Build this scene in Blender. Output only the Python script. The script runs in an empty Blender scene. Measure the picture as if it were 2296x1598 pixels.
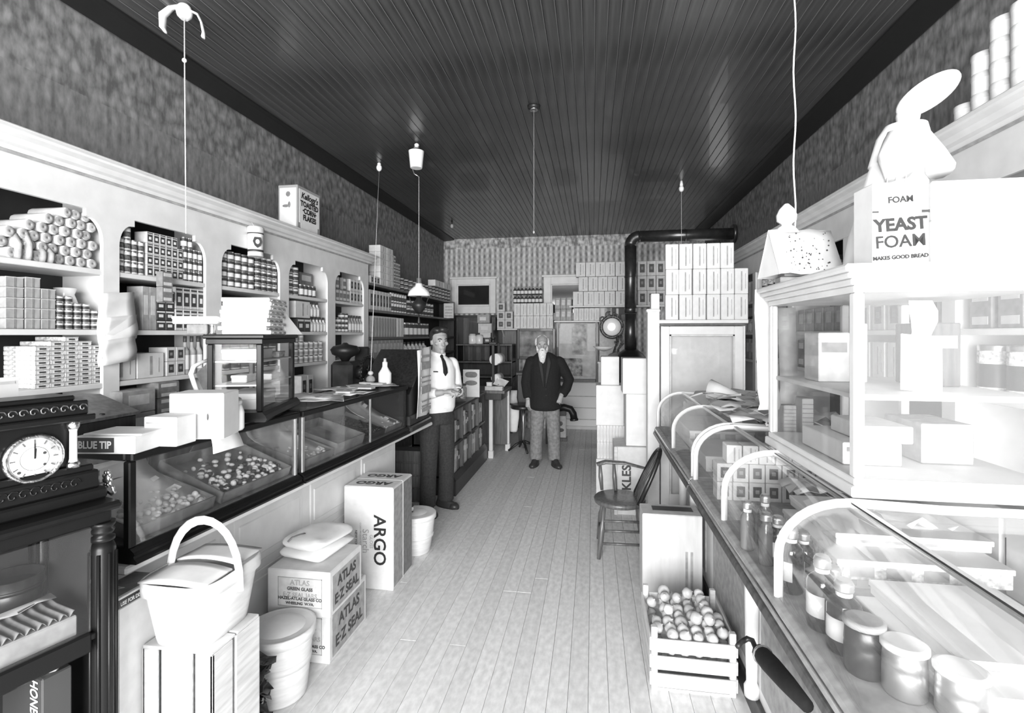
import bpy, math, random
from mathutils import Vector, Matrix
random.seed(11)
C = bpy.context.scene.collection
PI = math.pi
R = math.radians
# ---------------------------------------------------------------- camera, world, light, exposure
EYE = 1.65
YAW = math.atan((1330 - 1148) / 1130.0)
cam_d = bpy.data.cameras.new('camera'); cam = bpy.data.objects.new('camera', cam_d); C.objects.link(cam)
cam.location = (0, 0, EYE); cam.rotation_euler = (PI / 2, 0, YAW)
cam_d.sensor_width = 36; cam_d.lens = 36 * 1130 / 2296.0; cam_d.shift_y = -49 / 2296.0
cam_d.clip_start = 0.02
bpy.context.scene.camera = cam
world = bpy.data.worlds.new('world'); bpy.context.scene.world = world; world.use_nodes = True
world.node_tree.nodes['Background'].inputs[0].default_value = (1, 1, 1, 1)
world.node_tree.nodes['Background'].inputs[1].default_value = 0.10
def area(name, loc, rot, sx, sy, power):
    l = bpy.data.lights.new(name, 'AREA'); l.shape = 'RECTANGLE'; l.size = sx; l.size_y = sy; l.energy = power
    o = bpy.data.objects.new(name, l); C.objects.link(o); o.location = loc; o.rotation_euler = rot
    return o
area('shop_window_daylight', (0.0, -2.9, 1.8), (PI / 2, 0, 0), 4.2, 2.4, 960)
area('side_window_daylight', (1.80, 7.75, 2.0), (PI / 2, 0, PI / 2), 1.1, 1.4, 7)
sc = bpy.context.scene
sc.view_settings.view_transform = 'Standard'; sc.view_settings.look = 'None'
sc.view_settings.gamma = 1; sc.view_settings.use_curve_mapping = False
sc.view_settings.exposure = 0.0
sc.cycles.max_bounces = 8; sc.cycles.transparent_max_bounces = 24
# ---------------------------------------------------------------- survey helpers (sight line of the photograph met with a real plane)
_c, _s = math.cos(YAW), math.sin(YAW)
def sight(px, py):
    a = (px - 1148) / 1130.0; b = (750 - py) / 1130.0
    return Vector((a * _c - _s, a * _s + _c, b))
def aX(px, py, x):
    d = sight(px, py); p = d * (x / d.x); p.z += EYE; return p
def aY(px, py, y):
    d = sight(px, py); p = d * (y / d.y); p.z += EYE; return p
def aZ(px, py, z):
    d = sight(px, py); p = d * ((z - EYE) / d.z); p.z += EYE; return p
# ---------------------------------------------------------------- materials
MATS = {}
def mat(name, v, rough=.6, metal=0, n=None, bump=0, spec=.5, coat=0):
    """grey albedo v; n=(scale, amount[, stretch xyz]) gives grain"""
    if name in MATS: return MATS[name]
    m = bpy.data.materials.new(name); m.use_nodes = True; MATS[name] = m
    nt = m.node_tree; b = nt.nodes['Principled BSDF']
    b.inputs['Base Color'].default_value = (v, v, v, 1); b.inputs['Roughness'].default_value = rough
    b.inputs['Metallic'].default_value = metal; b.inputs['Specular IOR Level'].default_value = spec
    b.inputs['Coat Weight'].default_value = coat
    if n:
        tc = nt.nodes.new('ShaderNodeTexCoord'); mp = nt.nodes.new('ShaderNodeMapping'); t = nt.nodes.new('ShaderNodeTexNoise')
        nt.links.new(tc.outputs['Object'], mp.inputs['Vector']); nt.links.new(mp.outputs['Vector'], t.inputs['Vector'])
        if len(n) > 2: mp.inputs['Scale'].default_value = n[2]
        t.inputs['Scale'].default_value = n[0]; t.inputs['Detail'].default_value = 5
        cr = nt.nodes.new('ShaderNodeValToRGB'); nt.links.new(t.outputs['Fac'], cr.inputs['Fac'])
        lo, hi = v * (1 - n[1]), min(.95, v * (1 + n[1]))
        cr.color_ramp.elements[0].position = .32; cr.color_ramp.elements[1].position = .68
        cr.color_ramp.elements[0].color = (lo, lo, lo, 1); cr.color_ramp.elements[1].color = (hi, hi, hi, 1)
        nt.links.new(cr.outputs['Color'], b.inputs['Base Color'])
        if bump:
            bp = nt.nodes.new('ShaderNodeBump'); bp.inputs['Strength'].default_value = bump; bp.inputs['Distance'].default_value = .01
            nt.links.new(t.outputs['Fac'], bp.inputs['Height']); nt.links.new(bp.outputs['Normal'], b.inputs['Normal'])
    return m
W = mat('white_paint', .68, .55, n=(9, .06)); PAPER = mat('white_paper', .7, .8, n=(14, .05), bump=.05)
CARD = mat('white_cardboard', .66, .75, n=(20, .06)); CREAM = mat('cream_card', .56, .7, n=(22, .12))
GREY = mat('grey_card', .34, .7, n=(25, .2)); MID = mat('mid_grey_print', .2, .65, n=(30, .2)); DIM = mat('dim_print', .11, .6, n=(30, .25))
DARK = mat('dark_print', .045, .5); BLACK = mat('black_ink', .02, .5)
WOODD = mat('dark_varnished_wood', .02, .4, n=(6, .5, (9, 9, 1)), coat=.12)
WOODB = mat('black_enamel', .008, .35, coat=.04, spec=.22)
WOODM = mat('brown_stained_wood', .1, .4, n=(5, .35, (10, 10, 1)), coat=.2)
WOODL = mat('pale_raw_wood', .62, .7, n=(6, .16, (1, 1, 9)), bump=.1)
WOODF = mat('floor_wood', .42, .6, n=(5, .12, (6, .7, 6)), bump=.05)
CEILM = mat('ceiling_stain', .055, .3, n=(4, .35, (8, .5, 8)), coat=.15)
BEADM = mat('ceiling_bead_glint', .12, .35)  # glimmer along the joints put into colour: bead lighter than the boards
COVE = mat('dark_cove_paint', .012, .5)
NICKEL = mat('nickel', .75, .28, 1); IRON = mat('black_iron', .025, .42, .4); GALV = mat('stovepipe_iron', .09, .32, .75, n=(9, .3))
BRASS = mat('gilt_metal', .5, .3, 1, n=(60, .5), bump=.6); TIN = mat('tin', .6, .35, .9)
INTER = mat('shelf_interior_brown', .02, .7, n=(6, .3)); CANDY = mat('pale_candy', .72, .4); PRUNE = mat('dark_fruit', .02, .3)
SPECK = mat('speckled_print', .42, .6, n=(70, .85)); SPECKL = mat('pale_speckled_print', .6, .6, n=(60, .5)); SPECKD = mat('dark_speckled_print', .09, .55, n=(80, .8))
CLOTHW = mat('white_shirt_cotton', .8, .85, n=(12, .05), bump=.25); CLOTHD = mat('dark_trouser_wool', .028, .9, n=(60, .3)); COAT = mat('black_coat_wool', .007, .9, n=(60, .3))
CLOTHG = mat('grey_trouser_wool', .2, .9, n=(30, .25), bump=.2); SKIN = mat('skin', .3, .5); HAIRD = mat('dark_hair', .02, .45); HAIRW = mat('white_hair', .6, .7, n=(60, .25))
LEATH = mat('shoe_leather', .035, .4); ONION = mat('onion_skin', .55, .45, n=(9, .3)); LEAF = mat('dark_leaf', .08, .6, n=(30, .5)); TWINE = mat('twine', .62, .9, n=(150, .3))
WICK = mat('pale_splint', .7, .7, n=(8, .1, (1, 1, 6))); PORC = mat('white_opal_glass', .85, .2); STEEL = mat('zinc_tray', .35, .4, .6, n=(12, .3))
LIQ = mat('dark_bottle_glass', .016, .12, coat=.6); AMB = mat('grey_bottle_glass', .14, .15, coat=.5)
def glass_mat(name, dust=.03, refl=.25):
    m = bpy.data.materials.new(name); m.use_nodes = True; nt = m.node_tree; nt.nodes.clear()
    o = nt.nodes.new('ShaderNodeOutputMaterial'); t = nt.nodes.new('ShaderNodeBsdfTransparent'); g = nt.nodes.new('ShaderNodeBsdfGlossy')
    d = nt.nodes.new('ShaderNodeBsdfDiffuse'); d.inputs[0].default_value = (.8, .8, .8, 1); g.inputs['Roughness'].default_value = .03
    t.inputs[0].default_value = (.96, .96, .96, 1)
    lw = nt.nodes.new('ShaderNodeFresnel'); lw.inputs[0].default_value = 1.45
    mu = nt.nodes.new('ShaderNodeMath'); mu.operation = 'MULTIPLY'; mu.inputs[1].default_value = refl * 2
    x1 = nt.nodes.new('ShaderNodeMixShader'); x2 = nt.nodes.new('ShaderNodeMixShader'); x2.inputs[0].default_value = dust
    nt.links.new(lw.outputs[0], mu.inputs[0]); nt.links.new(mu.outputs[0], x1.inputs[0]); nt.links.new(t.outputs[0], x1.inputs[1]); nt.links.new(g.outputs[0], x1.inputs[2])
    nt.links.new(x1.outputs[0], x2.inputs[1]); nt.links.new(d.outputs[0], x2.inputs[2]); nt.links.new(x2.outputs[0], o.inputs[0])
    return m
GLASS = glass_mat('pane_glass', .015, .1); DUSTY = glass_mat('dusty_glass', .07, .2)
def paper_mat(name, base, light, stripe, frieze_z, contrast=1.0, axis=1, sw=.13, nw=2.0, dw=.85):
    """wallpaper: fine vertical stripes with flower blotches, a scrolling frieze above frieze_z"""
    m = bpy.data.materials.new(name); m.use_nodes = True; nt = m.node_tree; b = nt.nodes['Principled BSDF']; b.inputs['Roughness'].default_value = .85
    N = nt.nodes.new; Lk = nt.links.new
    tc = N('ShaderNodeTexCoord'); sp = N('ShaderNodeSeparateXYZ'); Lk(tc.outputs['Object'], sp.inputs[0])
    def math_(op, a, bb):
        n = N('ShaderNodeMath'); n.operation = op
        for i, q in enumerate((a, bb)):
            if q is None: continue
            if isinstance(q, (int, float)): n.inputs[i].default_value = q
            else: Lk(q, n.inputs[i])
        return n.outputs[0]
    u = sp.outputs[axis]; z = sp.outputs[2]
    st = math_('SINE', math_('MULTIPLY', u, 2 * PI / stripe), None)
    dots = math_('MULTIPLY', math_('SINE', math_('MULTIPLY', z, 2 * PI / (stripe * 1.1)), None), st)
    ns = N('ShaderNodeTexNoise'); ns.inputs['Scale'].default_value = 34; ns.inputs['Detail'].default_value = 6; mp = N('ShaderNodeMapping'); mp.inputs['Scale'].default_value = (1, 1, .4); Lk(tc.outputs['Object'], mp.inputs['Vector']); Lk(mp.outputs[0], ns.inputs['Vector'])
    vo = N('ShaderNodeTexVoronoi'); vo.inputs['Scale'].default_value = 14; Lk(tc.outputs['Object'], vo.inputs['Vector'])
    pat = math_('ADD', math_('MULTIPLY', math_('ADD', math_('MULTIPLY', st, dw), math_('MULTIPLY', dots, 1.15 - dw)), sw), math_('MULTIPLY', math_('SUBTRACT', ns.outputs['Fac'], .5), nw))
    fr = math_('GREATER_THAN', z, frieze_z)
    fpat = math_('ADD', math_('MULTIPLY', math_('SUBTRACT', .45, vo.outputs['Distance']), 1.2), math_('MULTIPLY', math_('SUBTRACT', ns.outputs['Fac'], .5), 2.4))
    mx = N('ShaderNodeMix'); Lk(fr, mx.inputs[0]); Lk(pat, mx.inputs[2]); Lk(fpat, mx.inputs[3])
    val = math_('ADD', math_('MULTIPLY', mx.outputs[0], .5 * contrast), .5)
    cr = N('ShaderNodeValToRGB'); Lk(val, cr.inputs[0]); cr.color_ramp.elements[0].color = (base, base, base, 1); cr.color_ramp.elements[1].color = (light, light, light, 1)
    cr.color_ramp.elements[0].position = .2; cr.color_ramp.elements[1].position = .85
    Lk(cr.outputs[0], b.inputs['Base Color'])
    return m
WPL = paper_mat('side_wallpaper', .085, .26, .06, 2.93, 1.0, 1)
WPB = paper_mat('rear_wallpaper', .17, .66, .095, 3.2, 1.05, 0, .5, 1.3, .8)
# ---------------------------------------------------------------- mesh building
MW = {}
class MB:
    def __init__(s): s.v = []; s.f = []; s.m = []; s.sm = []
    def add(s, vs, fs, mi=0, sm=False, M=None):
        o = len(s.v)
        s.v += [tuple(M @ Vector(q)) for q in vs] if M is not None else [tuple(q) for q in vs]
        for f in fs: s.f.append([i + o for i in f]); s.m.append(mi); s.sm.append(sm)
        return s
    def box(s, x0, x1, y0, y1, z0, z1, mi=0, M=None):
        v = [(x, y, z) for z in (z0, z1) for y in (y0, y1) for x in (x0, x1)]
        return s.add(v, [(0, 2, 3, 1), (4, 5, 7, 6), (0, 1, 5, 4), (2, 6, 7, 3), (0, 4, 6, 2), (1, 3, 7, 5)], mi, False, M)
    def bbox(s, x0, x1, y0, y1, z0, z1, b=.004, mi=0, M=None):
        """box with chamfered edges"""
        vs = []; X = (x0, x1); Y = (y0, y1); Z = (z0, z1); idx = {}
        for i in (0, 1):
            for j in (0, 1):
                for k in (0, 1):
                    sx, sy, sz = (1 - 2 * i) * b, (1 - 2 * j) * b, (1 - 2 * k) * b
                    for a, q in (('x', (X[i], Y[j] + sy, Z[k] + sz)), ('y', (X[i] + sx, Y[j], Z[k] + sz)), ('z', (X[i] + sx, Y[j] + sy, Z[k]))):
                        idx[i, j, k, a] = len(vs); vs.append(q)
        F = []
        for i in (0, 1): q = [idx[i, j, k, 'x'] for j, k in ((0, 0), (0, 1), (1, 1), (1, 0))]; F.append(q if i == 0 else q[::-1])
        for j in (0, 1): q = [idx[i, j, k, 'y'] for i, k in ((0, 0), (1, 0), (1, 1), (0, 1))]; F.append(q if j == 0 else q[::-1])
        for k in (0, 1): q = [idx[i, j, k, 'z'] for i, j in ((0, 0), (0, 1), (1, 1), (1, 0))]; F.append(q if k == 0 else q[::-1])
        for j in (0, 1):
            for k in (0, 1): F.append([idx[0, j, k, 'y'], idx[1, j, k, 'y'], idx[1, j, k, 'z'], idx[0, j, k, 'z']])
        for i in (0, 1):
            for k in (0, 1): F.append([idx[i, 0, k, 'x'], idx[i, 1, k, 'x'], idx[i, 1, k, 'z'], idx[i, 0, k, 'z']])
        for i in (0, 1):
            for j in (0, 1): F.append([idx[i, j, 0, 'x'], idx[i, j, 1, 'x'], idx[i, j, 1, 'y'], idx[i, j, 0, 'y']])
        for i in (0, 1):
            for j in (0, 1):
                for k in (0, 1): F.append([idx[i, j, k, 'x'], idx[i, j, k, 'y'], idx[i, j, k, 'z']])
        return s.add(vs, F, mi, False, M)
    def lathe(s, prof, n=16, c=(0, 0, 0), mi=0, sm=True, M=None, mis=None, cap=True):
        """prof [(r,z)...] bottom to top; mis = material per segment"""
        vs = []; fs = []
        for r, z in prof:
            for k in range(n):
                a = 2 * PI * k / n; vs.append((c[0] + r * math.cos(a), c[1] + r * math.sin(a), c[2] + z))
        o = len(s.v); s.add(vs, [], mi, sm, M)
        for i in range(len(prof) - 1):
            for k in range(n):
                k2 = (k + 1) % n; s.f.append([o + i * n + k, o + i * n + k2, o + (i + 1) * n + k2, o + (i + 1) * n + k]); s.m.append(mis[i] if mis else mi); s.sm.append(sm)
        if not cap: return s
        s.f.append([o + k for k in range(n)][::-1]); s.m.append(mis[0] if mis else mi); s.sm.append(False)
        e = o + (len(prof) - 1) * n; s.f.append([e + k for k in range(n)]); s.m.append(mis[-1] if mis else mi); s.sm.append(False)
        return s
    def cyl(s, p, q, r, r2=None, n=12, mi=0, M=None):
        p = Vector(p); q = Vector(q); d = q - p; L = d.length
        T = Matrix.Translation(p) @ d.to_track_quat('Z', 'Y').to_matrix().to_4x4()
        return s.lathe([(r, 0), (r if r2 is None else r2, L)], n, mi=mi, M=(M @ T) if M is not None else T)
    def tube(s, pts, r, n=8, mi=0, cap=True, M=None, flat=1.0):
        """swept tube; r scalar or list; flat squeezes the second axis"""
        pts = [Vector(p) for p in pts]; m = len(pts); rr = r if isinstance(r, (list, tuple)) else [r] * m
        vs = []; up = None
        for i in range(m):
            t = (pts[min(i + 1, m - 1)] - pts[max(i - 1, 0)]).normalized()
            if up is None:
                up = Vector((0, 0, 1)) if abs(t.z) < .9 else Vector((0, 1, 0))
            a = t.cross(up).normalized(); b = a.cross(t).normalized(); up = b
            for k in range(n):
                w = 2 * PI * k / n; vs.append(pts[i] + a * (rr[i] * math.cos(w)) + b * (rr[i] * flat * math.sin(w)))
        fs = [[i * n + k, i * n + (k + 1) % n, (i + 1) * n + (k + 1) % n, (i + 1) * n + k] for i in range(m - 1) for k in range(n)]
        if cap: fs += [[k for k in range(n)][::-1], [(m - 1) * n + k for k in range(n)]]
        return s.add(vs, fs, mi, True, M)
    def rings(s, R_, n=20, mi=0, M=None, sm=True):
        """loft of ellipses [(x,y,z,rx,ry)] closed at both ends"""
        vs = []; m = len(R_)
        for x, y, z, rx, ry in R_:
            for k in range(n):
                a = 2 * PI * k / n; vs.append((x + rx * math.cos(a), y + ry * math.sin(a), z))
        fs = [[i * n + k, i * n + (k + 1) % n, (i + 1) * n + (k + 1) % n, (i + 1) * n + k] for i in range(m - 1) for k in range(n)]
        fs += [[k for k in range(n)][::-1], [(m - 1) * n + k for k in range(n)]]
        return s.add(vs, fs, mi, sm, M)
    def ball(s, c, rx, ry=None, rz=None, n=12, mi=0, M=None):
        ry = ry or rx; rz = rz or rx; h = max(6, n // 2 + 1)
        R_ = []
        for i in range(h + 1):
            t = -PI / 2 + PI * i / h; q = max(.02, math.cos(t)); R_.append((c[0], c[1], c[2] + rz * math.sin(t), rx * q, ry * q))
        return s.rings(R_, n, mi, M)
    def prism(s, poly, ax, a0, a1, mi=0, M=None, sm=False):
        """extrude 2-D polygon along axis ax (0,1,2) from a0 to a1; polygon in the two other axes in order"""
        n = len(poly)
        def q(p, a): l = list(p); l.insert(ax, a); return l
        vs = [q(p, a0) for p in poly] + [q(p, a1) for p in poly]
        fs = [[i, (i + 1) % n, n + (i + 1) % n, n + i] for i in range(n)] + [list(range(n))[::-1], [n + i for i in range(n)]]
        return s.add(vs, fs, mi, sm, M)
    def sheet(s, g, mi=0, sm=True, t=0.0, M=None):
        """grid of points g[i][j]; t gives thickness along -normal average"""
        h = len(g); w = len(g[0]); vs = [Vector(p) for r in g for p in r]
        fs = [[i * w + j, i * w + j + 1, (i + 1) * w + j + 1, (i + 1) * w + j] for i in range(h - 1) for j in range(w - 1)]
        if t:
            nrm = (vs[1] - vs[0]).cross(vs[w] - vs[0]).normalized() * t; k = len(vs)
            fs2 = [[q + k for q in f][::-1] for f in fs]
            edge = [i for i in range(w)] + [i * w + w - 1 for i in range(1, h)] + [(h - 1) * w + j for j in range(w - 2, -1, -1)] + [i * w for i in range(h - 2, 0, -1)]
            rim = [[edge[(i + 1) % len(edge)], edge[i], edge[i] + k, edge[(i + 1) % len(edge)] + k] for i in range(len(edge))]
            vs = vs + [q - nrm for q in vs]; fs = fs + fs2 + rim
        return s.add(vs, fs, mi, sm, M)
    def mesh(s, name, mats):
        me = bpy.data.meshes.new(name); me.from_pydata(s.v, [], s.f)
        for m in mats: me.materials.append(m)
        me.polygons.foreach_set('material_index', s.m); me.polygons.foreach_set('use_smooth', s.sm); me.update()
        return me
    def build(s, name, mats, parent=None, world=True, fix=True):
        if not isinstance(mats, (list, tuple)): mats = [mats]
        if parent is not None and world:
            Mi = MW[parent.name].inverted(); s.v = [tuple(Mi @ Vector(q)) for q in s.v]
        me = s.mesh(name, mats)
        if fix:
            import bmesh
            bm = bmesh.new(); bm.from_mesh(me); bmesh.ops.recalc_face_normals(bm, faces=bm.faces); bm.to_mesh(me); bm.free()
        o = bpy.data.objects.new(name, me); C.objects.link(o)
        if parent is not None: o.parent = parent; MW[o.name] = MW[parent.name]
        else: MW[o.name] = Matrix.Identity(4)
        return o
def tag(o, label, cat, group=None):
    o['label'] = label; o['category'] = cat
    if group: o['group'] = group
    return o
def thing(name, label, cat, loc=(0, 0, 0), rz=0, group=None):
    o = bpy.data.objects.new(name, None); C.objects.link(o); o.location = loc; o.rotation_euler = (0, 0, rz)
    o.empty_display_size = .05
    MW[o.name] = Matrix.Translation(Vector(loc)) @ Matrix.Rotation(rz, 4, 'Z')
    return tag(o, label, cat, group)
def struct(o): o['kind'] = 'structure'; return o
def part(parent, name, mats, fn, world=False):
    b = MB(); fn(b); return b.build(name, mats, parent, world)
def single(name, mats, fn, label, cat, group=None):
    b = MB(); fn(b); return tag(b.build(name, mats), label, cat, group)
def text(parent, body, size, org, right, up, m, name='lettering', bold=0.0, sx=1.0, align='CENTER', shear=0, lift=.0012):
    """flat print; org/right/up in the parent's own axes"""
    cu = bpy.data.curves.new(name, 'FONT'); cu.body = body; cu.size = size; cu.align_x = align; cu.align_y = 'CENTER'; cu.offset = bold; cu.shear = shear
    cu.extrude = .0004; cu.materials.append(m); cu.resolution_u = 3
    o = bpy.data.objects.new(name, cu); C.objects.link(o); o.parent = parent
    r = Vector(right).normalized(); u = Vector(up).normalized(); n = r.cross(u)
    M = Matrix((r * sx, u, n)).transposed().to_4x4(); M.translation = Vector(org) + n * lift
    o.matrix_local = M
    return o
ORD = ['first', 'second', 'third', 'fourth', 'fifth', 'sixth', 'seventh', 'eighth', 'ninth', 'tenth', 'eleventh', 'twelfth', 'thirteenth', 'fourteenth', 'fifteenth', 'sixteenth', 'seventeenth', 'eighteenth', 'nineteenth', 'twentieth']
ROW = ['bottom row', 'row two', 'row three', 'row four', 'row five', 'row six', 'row seven', 'row eight', 'row nine', 'row ten', 'row eleven', 'row twelve']
PROTO = {}
def goods(kind, w, d, h):
    """shop goods: base centre at the origin, face towards -y; cached"""
    k = (kind, round(w, 3), round(d, 3), round(h, 3))
    if k in PROTO: return PROTO[k]
    b = MB(); x, y = w / 2, d / 2; r = min(w, d) / 2; e = .001
    if kind[0] == 'c':
        mats = {'cw': [CARD, GREY], 'cl': [CREAM, DARK, PAPER], 'cd': [DARK, PAPER, GREY], 'cs': [GREY, MID, CREAM], 'cp': [SPECK, PAPER, DARK], 'cg': [GREY, CREAM, DARK],
                'cq': [SPECKL, GREY, DARK], 'cm': [MID, CREAM, DARK], 'cb': [CREAM, DARK, MID]}[kind]
        b.bbox(-x, x, -y, y, 0, h, min(.004, w * .04))
        if kind == 'cw':
            b.box(-x * .1, x * .1, -y - e, -y, h * .12, h * .88, 1); b.box(x * .55, x * .62, -y - e, -y, h * .2, h * .8, 1)
        elif kind == 'cl':
            b.box(-x * .74, x * .74, -y - e, -y, h * .12, h * .74, 1); b.box(-x * .36, x * .36, -y - 2 * e, -y - e, h * .3, h * .55, 2); b.box(-x * .8, x * .8, -y - e, -y, h * .84, h * .92, 1)
        elif kind == 'cd':
            b.box(-x * .9, x * .9, -y - e, -y, h * .78, h * .92, 1); b.box(-x * .5, x * .5, -y - e, -y, h * .3, h * .6, 1)
        elif kind == 'cs':
            b.box(-x * .12, x * .14, -y - e, -y, 0, h, 1); b.box(-x, x, -y - e, -y, h * .92, h, 2); b.box(-x * .12, x * .14, -y, y, h, h + e, 1)
        elif kind in ('cp', 'cq'):
            b.box(-x, x, -y - e, -y, h * .82, h * .97, 1); b.box(-x * .45, x * .4, -y - e, -y, h * .25, h * .6, 2)
        elif kind == 'cm':
            b.box(-x * .7, x * .7, -y - e, -y, h * .68, h * .9, 1); b.box(-x * .7, x * .7, -y - e, -y, h * .1, h * .3, 1)
        elif kind == 'cb':
            b.box(-x * .55, x * .55, -y - e, -y, h * .22, h * .8, 1); b.box(-x * .25, x * .25, -y - 2 * e, -y - e, h * .42, h * .62, 2)
        else:
            b.box(-x * .6, x * .6, -y - e, -y, h * .35, h * .8, 1)
    elif kind[0] == 'k':
        mats = {'kw': [CARD, GREY, TIN], 'kd': [DARK, PAPER, TIN], 'kl': [SPECKL, DARK, TIN], 'kp': [PAPER, SPECKD, TIN]}[kind]
        b.lathe([(r * .96, 0), (r, .004), (r, h * .14), (r * .99, h * .16), (r * .99, h * .6), (r, h * .62), (r, h * .86), (r * .98, h * .88), (r, h * .97), (r * .96, h)], 12, mis=[2, 0, 0, 1, 1, 0, 0, 2, 2])
    elif kind[0] == 'b':
        mats = {'bw': [SPECKL, DARK, PAPER], 'bd': [DARK, TIN, PAPER], 'bg': [GREY, DARK, PAPER]}[kind]
        b.lathe([(r * .9, 0), (r, .004), (r, h * .12), (r * 1.01, h * .13), (r * 1.01, h * .48), (r, h * .5), (r * .95, h * .6), (r * .45, h * .72), (r * .36, h * .84), (r * .42, h * .85), (r * .42, h)], 10, mis=[0, 0, 0, 2, 2, 0, 0, 0, 1, 1])
    elif kind[0] == 'r':
        mats = [PAPER, GREY, CREAM]
        T = Matrix.Translation((0, y, h / 2)) @ Matrix.Rotation(PI / 2, 4, 'X'); rr = h / 2 * .98
        b.lathe([(rr * .12, .004), (rr * .18, 0), (rr * .85, .004), (rr, .014), (rr, d - .014), (rr * .85, d - .004), (rr * .18, d), (rr * .12, d - .004)], 10, M=T, mis=[1, 1, 0, 2, 0, 1, 1])
    me = b.mesh(kind, mats)
    import bmesh
    bm = bmesh.new(); bm.from_mesh(me); bmesh.ops.recalc_face_normals(bm, faces=bm.faces); bm.to_mesh(me); bm.free()
    PROTO[k] = me
    return me
def put(name, me, loc, rz, label, cat, group=None):
    o = bpy.data.objects.new(name, me); C.objects.link(o); o.location = loc; o.rotation_euler = (0, 0, rz)
    MW[o.name] = Matrix.Translation(Vector(loc)) @ Matrix.Rotation(rz, 4, 'Z')
    return tag(o, label, cat, group)
def rack(desc, name, cat, group, kind, plane, pv, z, p0, p1, py, n, rows, ztop, depth, fill=.95, turn=0, counted='from shop front', jit=.0, single_row_word=True):
    """rows of one kind of goods standing in columns on a shelf; plane X (left/right walls) or Y (back wall)"""
    if plane == 'X': a, b_ = aX(p0, py, pv).y, aX(p1, py, pv).y
    else: a, b_ = aY(p0, py, pv).x, aY(p1, py, pv).x
    pitch = (b_ - a) / n; rl = rows if isinstance(rows, (list, tuple)) else [rows] * n; mx = max(rl); h = (ztop - z - .001) / mx
    w = abs(pitch) * fill; d = min(depth, w) if kind[0] in 'kb' else depth
    me = goods(kind, w, d, h * .985)
    for c in range(n):
        u = a + pitch * (c + .5)
        for r in range(rl[c]):
            j = random.uniform(-jit, jit); jr = random.uniform(-jit, jit) * 4
            if plane == 'X':
                sgn = -1 if pv < 0 else 1
                loc = (pv + sgn * (d / 2 + .003 + abs(j)), u, z + .001 + r * h); rz = (PI / 2 if pv < 0 else -PI / 2) + jr
            else: loc = (u, pv + d / 2 + abs(j), z + .001 + r * h); rz = jr
            lab = f"{desc}, {ORD[c]} {counted}" + (f", {ROW[r]}" if mx > 1 else '')
            put(name, me, loc, rz + turn, lab, cat, group)
# ---------------------------------------------------------------- the room
XL, XR, YB, ZC, YF = -2.69, 1.85, 8.87, 3.38, -3.4
b = MB(); b.box(XL - .12, XR + .12, YF, YB + .12, -.12, -.03); fl = struct(b.build('floor', MID))
MW['floor'] = Matrix.Identity(4)
fmats = [mat('floor_wood_%s' % w_, v_, .6, n=(9, .12, (4, 2, 4)), bump=.05) for w_, v_ in (('pale', .71), ('worn', .68), ('dusty', .73))]
def floorboard(w, L):
    b = MB(); b.bbox(0, w, 0, L, -.03, 0, .0015); return b
x = XL; i = 0
proto_fb = {}
while x < XR - .01:
    w = .092; y = YF; first = True
    while y < YB - .01:
        L = min(YB - y, random.choice((3.2, 4.1, 4.8)) if not first else random.choice((1.9, 2.7, 3.4, 4.3))); first = False
        k = (round(L, 3), i % 3)
        if k not in proto_fb: proto_fb[k] = floorboard(.0905, L - .002).mesh('board', [fmats[i % 3]])
        o = bpy.data.objects.new('board', proto_fb[k]); C.objects.link(o); o.parent = fl; o.location = (x, y, random.uniform(-.0012, 0))
        y += L
    x += w; i += 1
b = MB(); b.box(XL - .12, XR + .12, YF, YB + .12, ZC + .02, ZC + .12); cl = struct(b.build('ceiling', COVE))
b = MB(); b.bbox(0, .0665, YF, YB, ZC, ZC + .02, .003); b.tube([(.0665, YF, ZC), (.0665, YB, ZC)], .0028, 6, 1); cbm = b.mesh('board', [CEILM, BEADM])
x = XL + .2
while x < XR - .22:
    o = bpy.data.objects.new('board', cbm); C.objects.link(o); o.parent = cl; o.location = (x, 0, random.uniform(-.001, .001)); x += .0695
for nm, x0, x1 in (('trim_left', XL, XL + .2), ('trim_right', XR - .2, XR)):
    b = MB(); s = 1 if nm == 'trim_left' else -1; xw = XL if s == 1 else XR
    b.prism([(xw, ZC + .01), (xw, ZC - .02), (xw + s * .02, ZC - .035), (xw + s * .17, ZC - .02), (xw + s * .2, ZC - .012), (xw + s * .2, ZC + .01)], 1, YF, YB)
    struct(b.build(nm, COVE))
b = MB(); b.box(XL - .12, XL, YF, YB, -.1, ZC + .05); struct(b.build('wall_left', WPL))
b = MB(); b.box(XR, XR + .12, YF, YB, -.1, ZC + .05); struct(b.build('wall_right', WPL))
b = MB(); b.box(XL - .12, XR + .12, YB, YB + .12, -.1, ZC + .05); wb = struct(b.build('wall_back', WPB))
# white boarded dado under the back wall paper
DADO = mat('white_paint_brightened', .85, .55)  # white paint raised in tone, making up for weak light back here
z = .06
for k, hgt in enumerate((.12, .2, .2, .24)):
    b = MB(); b.bbox(-.95, XR, YB - .022, YB, z, z + hgt - .006, .006); o = b.build('plank', DADO, wb); z += hgt
b = MB(); b.bbox(-.98, XR, YB - .05, YB, z, z + .045, .01); struct(b.build('trim_1', W))
b = MB(); b.bbox(-.98, XR, YB - .035, YB, 0, .06, .008); struct(b.build('baseboard_back', W))
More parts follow.
